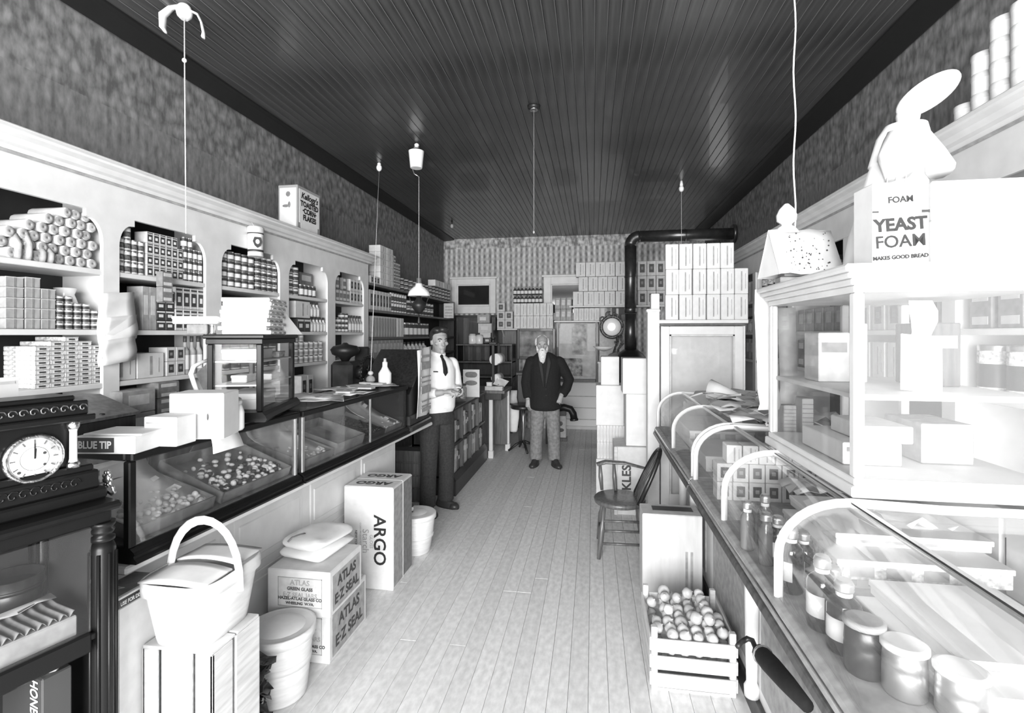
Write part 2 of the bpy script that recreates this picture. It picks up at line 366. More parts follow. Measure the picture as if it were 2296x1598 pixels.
# transom window over the dark back door, then the second boxed-in door head
def frame_window(nm, x0, x1, z0, z1, f, sill, pane):
    b = MB(); y0, y1 = YB - .045, YB + .0
    b.bbox(x0, x0 + f, y0, y1, z0, z1, .006); b.bbox(x1 - f, x1, y0, y1, z0, z1, .006); b.bbox(x0 + f, x1 - f, y0, y1, z1 - f, z1, .006)
    b.bbox(x0 + f, x1 - f, y0 - .01, y1, z0, z0 + sill, .006)
    b.bbox(x0 - .03, x1 + .03, y0 - .02, y1, z1, z1 + .035, .006)
    o = struct(b.build(nm, W))
    def fr(b):
        g = f + .02
        b.bbox(x0 + f, x0 + g, y0 + .015, y1, z0 + sill, z1 - f, .004); b.bbox(x1 - g, x1 - f, y0 + .015, y1, z0 + sill, z1 - f, .004)
        b.bbox(x0 + g, x1 - g, y0 + .015, y1, z1 - g, z1 - f, .004); b.bbox(x0 + g, x1 - g, y0 + .005, y1, z0 + sill, z0 + sill + .03, .004)
    part(o, 'sash', W, fr, True)
    part(o, 'pane', pane, lambda b: b.box(x0 + f, x1 - f, YB - .012, YB - .006, z0 + sill, z1 - f), True)
    return o
b = MB(); b.bbox(XR - .03, XR, 7.1, 8.4, 1.2, 1.3, .005); b.bbox(XR - .03, XR, 7.1, 8.4, 2.7, 2.8, .005); b.bbox(XR - .03, XR, 7.1, 7.2, 1.3, 2.7, .005); b.bbox(XR - .03, XR, 8.3, 8.4, 1.3, 2.7, .005)
w3 = struct(b.build('window_3', W)); part(w3, 'sash', W, lambda b: b.bbox(XR - .025, XR, 7.2, 8.3, 1.98, 2.02, .004), True); part(w3, 'pane', PORC, lambda b: b.box(XR - .01, XR - .004, 7.2, 8.3, 1.3, 2.7), True)
DARKPANE = mat('dark_pane', .02, .08)  # near-black pane shared by both back wall windows
frame_window('window_1', -2.53, -1.72, 2.03, 2.65, .1, .13, DARKPANE)
frame_window('window_2', -.86, .2, 1.9, 2.66, .13, .1, DARKPANE)
b = MB(); b.box(-2.5, -1.3, YB - .03, YB, 0, 2.0); d1 = struct(b.build('door_1', mat('dark_door_paint', .02, .5)))
for xx in (-2.3, -1.95, -1.6):
    part(d1, 'panel', WOODM, lambda b: b.bbox(xx, xx + .26, YB - .045, YB - .03, .2, 1.9, .008), True)
b = MB(); b.box(.32, .72, YB - .04, YB, 0, 2.2); d2 = struct(b.build('door_2', mat('brown_door_paint', .035, .5)))
part(d2, 'stile', W, lambda b: b.bbox(.39, .43, YB - .06, YB - .04, .1, 2.1, .004), True)
part(d2, 'panel', WOODM, lambda b: b.bbox(.47, .7, YB - .055, YB - .04, .9, 2.0, .006), True)
# ---------------------------------------------------------------- left wall: white arched shelving
FX = -2.4
cab = thing('wall_shelving', 'white painted shelving with arched bays and deep cornice along the papered wall', 'shelving', (FX, 2.2, 0))
PIL = [(1.26, 1.34), (2.147, 2.233), (2.819, 2.954), (3.577, 3.693), (4.29, 4.427), (5.027, 5.134)]
ZT, ZA, ZCB, ZCT = 2.255, 2.105, 2.425, 2.5
for y0, y1 in PIL:
    part(cab, 'pillar', W, lambda b: (b.box(FX - .02, FX, y0, y1, 1.122, ZA + .15), b.box(FX - .285, FX - .02, (y0 + y1) / 2 - .012, (y0 + y1) / 2 + .012, 1.122, ZCB)), True)
def header(b):
    for (a0, a1), (c0, c1) in zip(PIL[:-1], PIL[1:]):
        y0, y1 = a1, c0; r = .1; st = .035; w = .075
        P_ = [(y0, ZA)]
        for k in range(1, 9):
            t = PI / 2 * k / 8; P_.append((y0 + w * (1 - math.cos(t)), ZA + (ZT - .035 - ZA) * math.sin(t)))
        P_ += [(y0 + w + .012, ZT - .035), (y0 + w + .012, ZT), (y1 - w - .012, ZT), (y1 - w - .012, ZT - .035)]
        for k in range(0, 9):
            t = PI / 2 * (8 - k) / 8; P_.append((y1 - w * (1 - math.cos(t)), ZA + (ZT - .035 - ZA) * math.sin(t)))
        # strip between the arch line and the header top
        for p, q in zip(P_[:-1], P_[1:]):
            if abs(p[0] - q[0]) < 1e-6: continue
            b.prism([(p[0], p[1]), (q[0], q[1]), (q[0], ZCB + .01), (p[0], ZCB + .01)], 0, FX - .02, FX)
    for y0, y1 in PIL: b.box(FX - .02, FX, y0, y1, ZA + .15, ZCB + .01)
part(cab, 'header', W, header, True)
part(cab, 'cornice', W, lambda b: b.prism([(FX - .285, ZCB - .005), (FX + .004, ZCB - .005), (FX + .012, ZCB + .012), (FX + .03, ZCB + .02), (FX + .045, ZCB + .04), (FX + .075, ZCB + .052), (FX + .078, ZCB + .062), (FX + .1, ZCB + .066), (FX + .1, ZCT - .005), (FX + .095, ZCT), (FX - .285, ZCT)], 1, 1.1, 5.2), True)
part(cab, 'rail', GREY, lambda b: b.bbox(FX, FX + .009, 1.1, 5.14, ZCB - .02, ZCB - .006, .003), True)
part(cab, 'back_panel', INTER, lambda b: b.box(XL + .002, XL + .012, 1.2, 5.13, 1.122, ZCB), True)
SZ = [1.972, 1.674, 1.41, 1.12]
for (a0, a1), (c0, c1) in zip(PIL[:-1], PIL[1:]):
    for z in SZ[:3]:
        part(cab, 'shelf', W, lambda b: b.bbox(FX - .275, FX - .004, a1 - .03, c0 + .03, z - .026, z, .003), True)
bc = thing('back_counter', 'white painted ledge with panelled front below the arched shelving', 'counter', (-2.3, 2, 0))
part(bc, 'top', W, lambda b: b.bbox(XL + .01, -2.2, 1.2, 5.15, 1.09, 1.12, .006), True)
for k in range(5):
    part(bc, 'panel', W, lambda b: b.bbox(-2.3, -2.27, 1.2 + k * .79, 1.98 + k * .79, .02, 1.09, .01), True)
LX = FX - .02
def L(*a, **k): rack(*a, **k)
def zt(px, py, X=LX): return aX(px, py, X).z
# bay nearest the shop front
g = 'wrapped paper rolls heaped in the first arch'
me = goods('rw', .05, .2, .05)
for r in range(6):
    y0 = 1.60 + r * .055 + (.03 if r % 2 else 0); n = int((2.13 - y0 - max(0, r - 3) * .02) / .0505)
    for c in range(n):
        yy = 2.118 - c * .0505 - (.025 if r % 2 else 0)
        if r * .045 + 1.972 > ZT - .05 and yy > 2.05: continue
        put('paper_roll', me, (FX - (.125 if yy > 1.72 else .18) + random.uniform(-.006, .006), yy, 1.973 + r * .0445), PI / 2 + random.uniform(-.05, .05), f"white wrapped roll in the first arch, {ORD[c]} from pillar, {ROW[r]}", 'roll', g)
for k, (yy, h_) in enumerate(((1.545, .09), (1.59, .07))):
    pass
bagm = []
for k, (px, h_) in enumerate(((28, .11), (52, .12), (84, .075), (102, .07))):
    y_ = aX(px, 575, FX - .05).y
    single('paper_bag', [mat('grey_bag_%d' % k, .3 + .08 * (k % 2), .8, n=(18, .3), bump=.3)], lambda b: b.rings([(FX - .042, y_, 1.973, .03, .016), (FX - .042, y_, 1.99, .035, .018), (FX - .042, y_ + .004, 1.973 + h_ * .6, .032, .016), (FX - .042, y_ - .004, 1.973 + h_, .014, .014)], 10), ['limp grey paper bag slumped before the wrapped rolls, first from the shop front', 'limp grey paper bag slumped before the wrapped rolls, second from the shop front', 'squat grey paper bag before the wrapped rolls, third from the shop front', 'squat grey paper bag before the wrapped rolls, beside the white roll ends'][k], 'bag', 'grey bags before the paper rolls')
L('square striped parcel on first arch middle shelf', 'parcel', 'parcel', 'striped parcels on the first arch middle shelf', 'cs', 'X', LX, 1.674, 12, 56, 735, 1, 5, zt(14, 618), .16)
L('pale strapped parcel on first arch middle shelf', 'parcel', 'parcel', 'striped parcels on the first arch middle shelf', 'cs', 'X', LX, 1.674, 57, 127, 735, 2, [5, 4], zt(60, 620), .16, counted='from the tallest')
L('small speckled jar on first arch middle shelf', 'jar', 'jar', 'speckled jars on the first arch middle shelf', 'kl', 'X', LX, 1.674, 129, 226, 735, 5, [5, 5, 4, 4, 3], zt(130, 662), .16)
single('pitcher', [PORC], lambda b: b.lathe([(.04, 0), (.055, .02), (.062, .08), (.045, .14), (.035, .17), (.045, .2), (.04, .2)], 16, (FX - .13, 2.07, 1.675)), 'white pottery pitcher behind the speckled jars in first arch', 'pitcher')
L('patterned packet on first arch lower shelf', 'packet', 'packet', 'patterned packets on the first arch lower shelf', 'cq', 'X', LX, 1.41, 80, 236, 858, 5, [9, 10, 11, 10, 9], zt(85, 755), .17, fill=.98, jit=.003)
# second bay
L('little square tin on second arch top shelf', 'tin', 'tin', 'square tins on the second arch top shelf', 'cl', 'X', LX, 1.972, 330, 412, 620, 6, [4, 4, 4, 4, 4, 3], zt(340, 520), .08)
L('white glass jar on second arch top shelf', 'jar', 'jar', 'white jars on the second arch top shelf', 'kp', 'X', LX, 1.972, 268, 328, 606, 4, [3, 4, 3, 3], zt(272, 505), .08)
L('small dark-lidded tin on second arch top shelf', 'tin', 'tin', 'dark lidded tins on the second arch top shelf', 'kd', 'X', LX, 1.972, 413, 458, 625, 4, [4, 4, 3, 3], zt(415, 530), .07)
L('dark stacked tin on second arch middle shelf', 'tin', 'tin', 'dark tins on the second arch middle shelf', 'kd', 'X', LX, 1.674, 268, 288, 735, 1, 3, zt(270, 660), .1)
L('tall grey carton on second arch middle shelf', 'carton', 'carton', 'grey cartons on the second arch middle shelf', 'cg', 'X', LX, 1.674, 320, 352, 730, 2, 1, zt(325, 640), .1)
L('dark banded carton on second arch middle shelf', 'carton', 'carton', 'dark banded cartons on the second arch middle shelf', 'cd', 'X', LX, 1.674, 352, 392, 730, 2, 4, zt(355, 650), .1)
L('tall carton with oval black label, second arch', 'carton', 'carton', 'black label cartons on the second arch middle shelf', 'cl', 'X', LX, 1.674, 394, 474, 733, 5, 2, zt(398, 642), .1)
L('small banded box hung before second arch shelf', 'box', 'box', None, 'cm', 'X', FX + .06, 1.83, 364, 390, 640, 1, 2, zt(366, 612), .04)
L('long white shoe-shaped box on second arch lower shelf', 'box', 'box', 'white boxes on the second arch lower shelf', 'cw', 'X', LX, 1.41, 236, 370, 850, 2, 1, zt(300, 792), .16, fill=.97)
L('upright white box on second arch lower shelf', 'box', 'box', 'upright boxes on the second arch lower shelf', 'cb', 'X', LX, 1.41, 374, 416, 840, 2, 2, zt(380, 778), .12)
L('tall bottle with pale label on second arch lower shelf', 'bottle', 'bottle', 'tall bottles on the second arch lower shelf', 'bg', 'X', LX, 1.41, 416, 460, 838, 3, 1, zt(420, 752), .1)
L('wooden cigar box below second arch shelf', 'box', 'box', 'boxes on the back counter', 'cg', 'X', -2.33, 1.122, 272, 352, 925, 1, 2, zt(275, 878, -2.33), .14)
L('dark flat box below second arch shelf', 'box', 'box', 'boxes on the back counter', 'cm', 'X', -2.36, 1.122, 354, 405, 920, 1, 3, zt(356, 858, -2.36), .14)
# third bay
L('zigzag-labelled tall can on third arch top shelf', 'can', 'can', 'zigzag cans on the third arch top shelf', 'kd', 'X', LX, 1.972, 499, 575, 640, 5, 4, zt(505, 560), .12, fill=.97)
L('pale banded can on third arch top shelf', 'can', 'can', 'pale banded cans on the third arch top shelf', 'kl', 'X', LX, 1.972, 577, 626, 650, 4, 5, zt(580, 573), .1, fill=.97)
L('brown packet on third arch middle shelf', 'packet', 'packet', 'packets on the third arch middle shelf', 'cg', 'X', LX, 1.674, 500, 626, 740, 6, 2, zt(505, 680), .1)
L('pale tin on third arch lower shelf', 'tin', 'tin', 'tins on the third arch lower shelf', 'kl', 'X', LX, 1.41, 500, 626, 830, 6, 3, zt(505, 760), .1)
# fourth bay
L('mottled can on fourth arch top shelf', 'can', 'can', 'mottled cans on the fourth arch top shelf', 'kp', 'X', LX, 1.972, 649, 674, 658, 2, 4, zt(652, 595), .1)
L('small squat jar on fourth arch top shelf', 'jar', 'jar', 'squat jars on the fourth arch top shelf', 'kd', 'X', LX, 1.972, 676, 712, 663, 4, 1, zt(678, 636), .1)
L('square dark biscuit tin on fourth arch top shelf', 'tin', 'tin', None, 'cm', 'X', FX - .13, 1.972, 672, 703, 655, 1, 1, zt(676, 602), .1)
L('white carton on fourth arch middle shelf', 'carton', 'carton', None, 'cw', 'X', LX, 1.79, 662, 697, 700, 1, 1, zt(664, 673), .12)
L('black carton with white slots, fourth arch', 'carton', 'carton', 'black cartons on the fourth arch middle shelf', 'cd', 'X', LX, 1.674, 668, 697, 738, 2, 1, 1.788, .12)
L('pale bottle on fourth arch middle shelf', 'bottle', 'bottle', 'pale bottles on the fourth arch middle shelf', 'bw', 'X', LX, 1.674, 698, 734, 737, 5, [2, 2, 2, 1, 1], zt(700, 676), .08)
L('white-capped jar on fourth arch lower shelf', 'jar', 'jar', 'white jars on the fourth arch lower shelf', 'kw', 'X', LX, 1.41, 662, 728, 812, 6, [4, 4, 3, 3, 3, 3], zt(664, 750), .1)
L('framed-picture carton on back counter by fourth pillar', 'carton', 'carton', 'picture cartons on the back counter', 'cb', 'X', -2.33, 1.122, 676, 704, 870, 2, 1, zt(678, 842, -2.33), .1)
# fifth bay
L('tall dark packet on fifth arch top shelf', 'packet', 'packet', 'tall dark packets on the fifth arch top shelf', 'cm', 'X', LX, 1.972, 753, 785, 675, 4, [2, 1, 2, 1], zt(755, 618), .1)
L('tall pale packet on fifth arch top shelf', 'packet', 'packet', 'tall pale packets on the fifth arch top shelf', 'cb', 'X', LX, 1.972, 786, 815, 680, 4, 2, zt(788, 625), .1)
L('small dark tin on fifth arch middle shelf', 'tin', 'tin', 'dark tins on the fifth arch middle shelf', 'kd', 'X', LX, 1.674, 753, 784, 745, 4, [2, 3, 4, 4], zt(755, 700), .1)
L('thin speckled bottle on fifth arch middle shelf', 'bottle', 'bottle', 'thin bottles on the fifth arch middle shelf', 'bg', 'X', LX, 1.674, 785, 815, 746, 5, 1, zt(787, 706), .1)
# things on and before the shelving
p = aX(693, 535, FX + .03)
kb = thing('cereal_carton', 'big display carton of toasted corn flakes standing on the white cornice', 'carton', (FX + .01, 3.9, ZCT))
def kbx(b): b.bbox(-.13, .04, -.17, .17, 0, .36, .004)
part(kb, 'body', mat('tan_carton', .3, .6), kbx)
MW_ = None
part(kb, 'front_label', PAPER, lambda b: b.bbox(.04, .043, -.15, .15, .06, .335, .001))
part(kb, 'side_label', PAPER, lambda b: b.bbox(-.115, .03, -.173, -.17, .02, .335, .001))
text(kb, "Kellogg's", .07, (.0435, 0, .285), (0, 1, 0), (0, 0, 1), BLACK, bold=.002, shear=.25)
for k, t_ in enumerate(('TOASTED', '·CORN·', 'FLAKES')): text(kb, t_, .06, (.0435, 0, .22 - k * .055), (0, 1, 0), (0, 0, 1), BLACK, bold=.003)
part(kb, 'picture', MID, lambda b: (b.ball((-.04, -.1735, .285), .02, .0012, .022), b.ball((-.06, -.1735, .19), .03, .0012, .012), b.ball((-.03, -.1735, .2), .012, .0012, .025)))
part(kb, 'price_card', PAPER, lambda b: b.box(.044, .046, -.13, .12, 0, .06))
sg = thing('can_sign', 'white can-shaped paper sign hanging before the third arch', 'sign', (FX + .05, aX(573, 540, FX + .05).y, 2.2))
yy = sg.location.y
part(sg, 'body', PAPER, lambda b: b.lathe([(.05, 0), (.052, .006), (.05, .012), (.05, .195), (.052, .2), (.05, .205)], 20))
part(sg, 'lid', CREAM, lambda b: b.lathe([(.053, .165), (.055, .17), (.055, .2), (.05, .208)], 20))
part(sg, 'band', DARK, lambda b: (b.lathe([(.0512, .03), (.0512, .045)], 20), b.lathe([(.0512, .155), (.0512, .163)], 20)))
part(sg, 'emblem', DARK, lambda b: b.prism([(-.03, .1), (-.018, .07), (0, .055), (.018, .07), (.03, .1), (.02, .13), (-.02, .13)], 1, -.0545, -.048, M=Matrix.Rotation(R(50), 4, 'Z')))
part(sg, 'medallion', PAPER, lambda b: b.ball((0, -.055, .098), .014, .002, .017, M=Matrix.Rotation(R(50), 4, 'Z')))
part(sg, 'string', TWINE, lambda b: b.tube([(0, 0, .2), (-.03, 0, .24)], .0015, 6))
# pad of white wrapping sheets hung on the pillar
pd = thing('paper_pad', 'thick pad of blank white sheets hung on the first pillar', 'paper', (FX + .03, 2.16, 1.62))
for k, (pa, pb, t0, t1) in enumerate(((222, 305, 658, 768), (228, 308, 713, 770), (218, 303, 765, 822))):
    a, c_ = aX(pa, 740, FX + .03), aX(pb, 740, FX + .03); z1, z0 = aX(pa, t0, FX + .03).z, aX(pa, t1, FX + .03).z
    part(pd, 'sheet', PAPER, lambda b: b.sheet([[(FX + .022 + .006 * k + .006 * math.sin(i * 1.3 + j), a.y + (c_.y - a.y) * j / 4, z1 + (z0 - z1) * i / 5 + .006 * j) for j in range(5)] for i in range(6)], t=.003), True)
# dark open shelving beyond the arches
ds = thing('open_shelving', 'dark plank shelving crowded with groceries beyond the white arches', 'shelving', (FX, 6.5, 0))
DZ = [2.218, 1.925, 1.62, 1.372]
for z in DZ: part(ds, 'shelf', WOODM, lambda b: b.bbox(XL + .01, FX, 5.15, 8.58, z - .028, z, .003), True)
for y_ in (8.55,): part(ds, 'upright', WOODD, lambda b: b.bbox(XL + .01, FX - .005, y_, y_ + .03, .3, 2.19, .003), True)
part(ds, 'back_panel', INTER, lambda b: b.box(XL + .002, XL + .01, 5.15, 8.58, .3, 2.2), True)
DX = FX - .02
dt = lambda px, py: aX(px, py, DX).z
L('white soap carton on open shelving top, tall stack', 'carton', 'carton', 'white cartons stacked on the open shelving', 'cw', 'X', DX, 2.218, 853, 882, 640, 2, [6, 6], dt(853, 548), .14, fill=.98)
L('short white carton on open shelving top', 'carton', 'carton', 'white cartons on the open shelving top', 'cb', 'X', DX, 2.218, 832, 852, 640, 3, 1, dt(834, 617), .1)
L('thin dark packet on open shelving top', 'packet', 'packet', 'dark packets on the open shelving top', 'cm', 'X', DX, 2.218, 883, 898, 645, 3, [5, 4, 4], dt(884, 572), .12)
L('little labelled can on open shelving top', 'can', 'can', 'little cans on the open shelving top', 'kl', 'X', DX, 2.218, 900, 1012, 660, 14, 3, dt(902, 622), .12, fill=.98)
L('tilted white box on open shelving cans', 'box', 'box', 'white boxes above the little cans', 'cw', 'X', DX, aX(975, 640, DX).z, 976, 1012, 640, 2, 1, aX(976, 626, DX).z, .12)
L('pale packet on open shelving second shelf', 'packet', 'packet', 'pale packets on the open shelving second shelf', 'cb', 'X', DX, 1.925, 830, 878, 690, 7, 1, dt(832, 648), .12)
L('white-labelled can on open shelving second shelf', 'can', 'can', 'white cans on the open shelving second shelf', 'kp', 'X', DX, 1.925, 880, 914, 697, 6, [2, 2, 2, 2, 2, 2], dt(882, 655), .12)
L('pale tin on open shelving second shelf', 'tin', 'tin', 'pale tins on the open shelving second shelf', 'kl', 'X', DX, 1.925, 916, 975, 702, 8, 2, dt(918, 672), .12)
L('slim striped packet on open shelving third shelf', 'packet', 'packet', 'slim striped packets on the open shelving third shelf', 'cs', 'X', DX, 1.62, 836, 890, 752, 9, 1, dt(838, 707), .12, fill=.9)
L('white tall packet on open shelving third shelf', 'packet', 'packet', 'white packets on the open shelving third shelf', 'cw', 'X', DX, 1.62, 891, 906, 755, 2, 1, dt(892, 712), .12)
L('dim brown jar on open shelving third shelf', 'jar', 'jar', 'dim jars on the open shelving third shelf', 'kd', 'X', DX, 1.62, 912, 965, 758, 6, 1, dt(914, 722), .12)
L('upright book-like carton on open shelving lowest shelf', 'carton', 'carton', 'cartons on the open shelving lowest shelf', 'cg', 'X', DX, 1.372, 828, 905, 808, 9, 1, dt(830, 762), .12)
L('white bottle on open shelving lowest shelf', 'bottle', 'bottle', 'white bottles on the open shelving lowest shelf', 'bw', 'X', DX, 1.372, 910, 960, 800, 6, 1, dt(912, 766), .1)
hc = thing('hanging_card', 'grey printed card hanging from the end of the open shelving', 'card', (-2.36, 8.1, 2.0))
p0, p1 = aY(995, 680, 8.1), aY(1017, 713, 8.1)
part(hc, 'card', CREAM, lambda b: b.box(p0.x, p1.x, 8.1, 8.104, p1.z, p0.z), True)
part(hc, 'print', GREY, lambda b: [b.box(p0.x + .02, p1.x - .02, 8.098, 8.1, p1.z + .03 + k * .05, p1.z + .045 + k * .05) for k in range(4)], True)
# ---------------------------------------------------------------- left counter with glass cases
CT = thing('shop_counter', 'long white panelled counter carrying the dark framed glass cases', 'counter', (-1.55, 1.475, 0), R(-2.5))
part(CT, 'front_panel', W, lambda b: b.bbox(-.18, -.16, -.02, 2.45, 0, .83, .003))
part(CT, 'top', W, lambda b: (b.bbox(-.55, .012, -.02, 2.85, .845, .872, .006), b.prism([(-.16, .77), (-.148, .785), (-.09, .812), (-.02, .832), (.004, .846), (-.16, .846)], 1, -.02, 2.84)))
part(CT, 'end_panel', W, lambda b: (b.bbox(-.53, -.18, 2.43, 2.45, 0, .83, .003), b.bbox(-.53, -.18, -.02, 0, 0, .83, .003)))
for k in range(4):
    y0 = .02 + k * .61
    for z0, z1 in ((.5, .77), (.12, .46)):
        part(CT, 'panel', W, lambda b: (b.bbox(-.162, -.154, y0 + .03, y0 + .56, z0, z1, .006), b.bbox(-.16, -.148, y0 + .06, y0 + .53, z0 + .04, z1 - .04, .005)))
part(CT, 'plinth', W, lambda b: b.bbox(-.16, -.147, -.02, 2.45, 0, .09, .006))
def showcase(y0, y1, name, label, posts, zt_=1.25):
    t = thing(name, label, 'display case', (-1.55, 1.475, 0), R(-2.5), 'dark framed glass counter cases')
    def base(b):
        b.prism([(-.43, .874), (.03, .874), (.034, .884), (.022, .892), (.02, .9), (.026, .906), (.02, .914), (.004, .925), (-.43, .925)], 1, y0, y1)
    part(t, 'base', WOODB, base)
    part(t, 'floor', WOODM, lambda b: b.box(-.42, -.005, y0 + .01, y1 - .01, .925, .93))
    def top(b):
        for a in ((-.43, -.4, y0, y1), (-.018, .014, y0, y1), (-.4, -.018, y0, y0 + .03), (-.4, -.018, y1 - .03, y1)): b.bbox(*a, zt_ - .03, zt_, .005)
    part(t, 'top_frame', WOODB, top)
    for (x, y, r, m) in posts: part(t, 'post', m, lambda b: b.bbox(x - r, x + r, y - r, y + r, .925, zt_ - .03, r * .3))
    part(t, 'top_pane', GLASS, lambda b: b.box(-.4, -.018, y0 + .03, y1 - .03, zt_ - .01, zt_ - .004))
    part(t, 'front_pane', GLASS, lambda b: b.box(-.004, -.001, y0 + .02, y1 - .02, .925, zt_ - .03))
    part(t, 'end_pane', GLASS, lambda b: b.box(-.4, -.02, y0 + .008, y0 + .011, .925, zt_ - .03))
    part(t, 'end_pane', GLASS, lambda b: b.box(-.4, -.02, y1 - .011, y1 - .008, .925, zt_ - .03))
    part(t, 'back_door', WOODM, lambda b: [b.bbox(-.43, -.415, y0 + .03 + k * (y1 - y0 - .06) / 2, y0 + .02 + (k + 1) * (y1 - y0 - .06) / 2, .93, zt_ - .03, .003) for k in (0, 1)])
    return t
s1 = showcase(0, .93, 'glass_showcase', 'dark framed glass case at the counter end beside the black clock', [(-.008, .012, .014, WOODB), (-.008, .91, .01, NICKEL), (-.415, .012, .013, WOODB), (-.415, .915, .012, WOODB)])
s2 = showcase(.95, 2.31, 'glass_showcase', 'longer glass case on the counter with slim bright posts and paper-lined trays', [(-.006, .965, .012, NICKEL), (-.006, 1.72, .007, NICKEL), (-.006, 2.29, .009, WOODB), (-.415, .965, .012, WOODB), (-.415, 2.29, .012, WOODB)])
CM = MW[CT.name]
def tray(y0, y1, m, paper, label, fillm=None, fillr=0, fn=70, x0=-.38, x1=-.03, slope=.1, hgt=.05):
    t = thing('candy_tray', label, 'tray', tuple(CM @ Vector((x1, y0, .931))), R(-2.5), 'candy trays inside the glass cases')
    D = x1 - x0; w = y1 - y0; a = math.atan2(slope, D)
    M = Matrix.Rotation(a, 4, 'Y')
    part(t, 'pan', m, lambda b: (b.box(-D, 0, 0, w, 0, .006, M=M), b.box(-.006, 0, 0, w, 0, hgt, M=M), b.box(-D, -D + .006, 0, w, 0, hgt, M=M), b.box(-D, 0, 0, .005, 0, hgt, M=M), b.box(-D, 0, w - .005, w, 0, hgt, M=M)))
    if paper:
        g = [[tuple(M @ Vector((-.004 - (D + .05) * i / 8, .004 + (w - .008) * j / 6, .012 + .05 * (i / 8) ** 3 + (.02 if j in (0, 6) else 0) + random.uniform(0, .012) + (.035 if i == 8 else 0)))) for j in range(7)] for i in range(9)]
        part(t, 'paper_lining', PAPER, lambda b: b.sheet(g, t=.0015))
    if fillm:
        def fl(b):
            for k in range(fn):
                u = -abs(random.gauss(0, .42)) * D * .8 - .02; u = max(u, -D + .02); v = random.uniform(.015, w - .015); r = fillr * random.uniform(.6, 1.2)
                p = M @ Vector((u, v, .014 + r * .6 + random.uniform(0, fillr * 1.6) * (1 - abs(u) / D)))
                b.ball(p, r, r * random.uniform(.6, 1), r * random.uniform(.5, .9), 6, mi=random.choice((0, 0, 0, 1)))
        o = part(t, 'sweets', fillm, fl); o['kind'] = 'stuff'
    return t
tray(.036, .4, STEEL, True, 'zinc tray lined with crumpled paper and pale broken candy, at case end', [CANDY, CREAM], .013, 130)
tray(.44, .89, STEEL, False, 'zinc tray of mixed black and white sweets behind the basket', [CANDY, DARK], .014, 150, slope=.13)
tray(.99, 1.30, STEEL, True, 'paper-lined tray with few pale sweets beside the bright double post', [CANDY, CREAM], .011, 40)
tray(1.33, 1.66, STEEL, False, 'deep zinc tray with empty pale bottom in the longer case', None, 0, 0, hgt=.07)
tray(1.69, 1.98, GALV, False, 'tray heaped with dark dried fruit in the longer case', [PRUNE, DARK], .018, 150, hgt=.04, slope=.09)
tray(2.0, 2.27, STEEL, True, 'tray spread with torn white paper at the far case end', [CREAM, PAPER], .01, 20, slope=.12, hgt=.04)
# small upright case standing on the counter cases
sm = thing('small_upright_case', 'small upright glass case with dark posts standing atop the counter case', 'display case', (-1.5, 2.1, 1.251), R(17.4))
ww, dd, hh = .235, .53, .40
def smb(b):
    b.prism([(-ww - .02, 0), (.02, 0), (.028, .012), (.02, .03), (.006, .045), (-ww - .006, .045), (-ww - .02, .03), (-ww - .028, .012)], 1, -.02, dd + .02)
part(sm, 'base', WOODB, smb)
part(sm, 'top', WOODB, lambda b: (b.bbox(-ww - .015, .015, -.015, dd + .015, hh - .02, hh, .005), b.bbox(-ww - .005, .005, -.005, dd + .005, hh - .045, hh - .02, .003)))
for x in (-ww + .013, -.013):
    for y in (.013, dd - .013): part(sm, 'post', WOODB, lambda b: b.bbox(x - .013, x + .013, y - .013, y + .013, .045, hh - .045, .004))
part(sm, 'front_pane', GLASS, lambda b: b.box(-ww + .026, -.026, .004, .007, .045, hh - .045))
part(sm, 'side_pane', GLASS, lambda b: b.box(-.006, -.003, .026, dd - .026, .045, hh - .045))
for z in (.16, .27):
    part(sm, 'shelf', PAPER, lambda b: b.bbox(-ww + .01, -.012, .02, dd - .02, z, z + .008, .002))
SM = MW[sm.name]
def on(Mx, x, y, z): return tuple(Mx @ Vector((x, y, z)))
def pack(name, label, cat, Mx, x, y, z, w, d, h, m, rz=0, group=None, lines=False):
    t = thing(name, label, cat, on(Mx, x, y, z), rz + math.atan2(Mx[1][0], Mx[0][0]), group)
    part(t, 'body', m, lambda b: b.bbox(-w / 2, w / 2, -d / 2, d / 2, 0, h, min(.004, h * .2)))
    part(t, 'lid', m, lambda b: b.bbox(-w / 2 - .002, w / 2 + .002, -d / 2 - .002, d / 2 + .002, h * .62, h + .001, min(.003, h * .15)))
    return t
for k, (x, y, z, w, d, h, m, lb) in enumerate(((-.12, .2, .046, .15, .28, .075, PAPER, 'white box filling the floor of small upright case'), (-.14, .17, .169, .07, .12, .035, CREAM, 'low cream box on small case lower shelf'), (-.09, .33, .169, .1, .14, .03, PAPER, 'white packet toward rear of small case lower shelf'),
                                          (-.13, .2, .279, .16, .22, .05, PAPER, 'stack-like white box on small case upper shelf'), (-.08, .42, .279, .09, .1, .03, SPECKL, 'speckled packet on small case upper shelf rear'))):
    pack('packet', lb, 'packet', SM, x, y, z, w, d, h, m)
for k in range(9):
    dx = random.uniform(-.012, .012); t = thing('flat_box', f"flat white boxed goods with clipped end, {ORD[k]} up in stack on small case", 'box', on(SM, -.1 + dx, .2, hh + .0005 + k * .0195 + 0), R(17.4) + random.uniform(-.05, .05), 'flat white boxes on the small case')
    part(t, 'body', PAPER, lambda b: b.bbox(-.12, .1, -.1, .14, 0, .019, .003))
    part(t, 'end_clip', GREY, lambda b: [b.tube([(.102, -.08 + q * .075, .004), (.104, -.075 + q * .075, .009), (.104, -.035 + q * .075, .009), (.102, -.03 + q * .075, .004)], .003, 6) for q in range(3)])
p = aX(440, 716, -1.80)
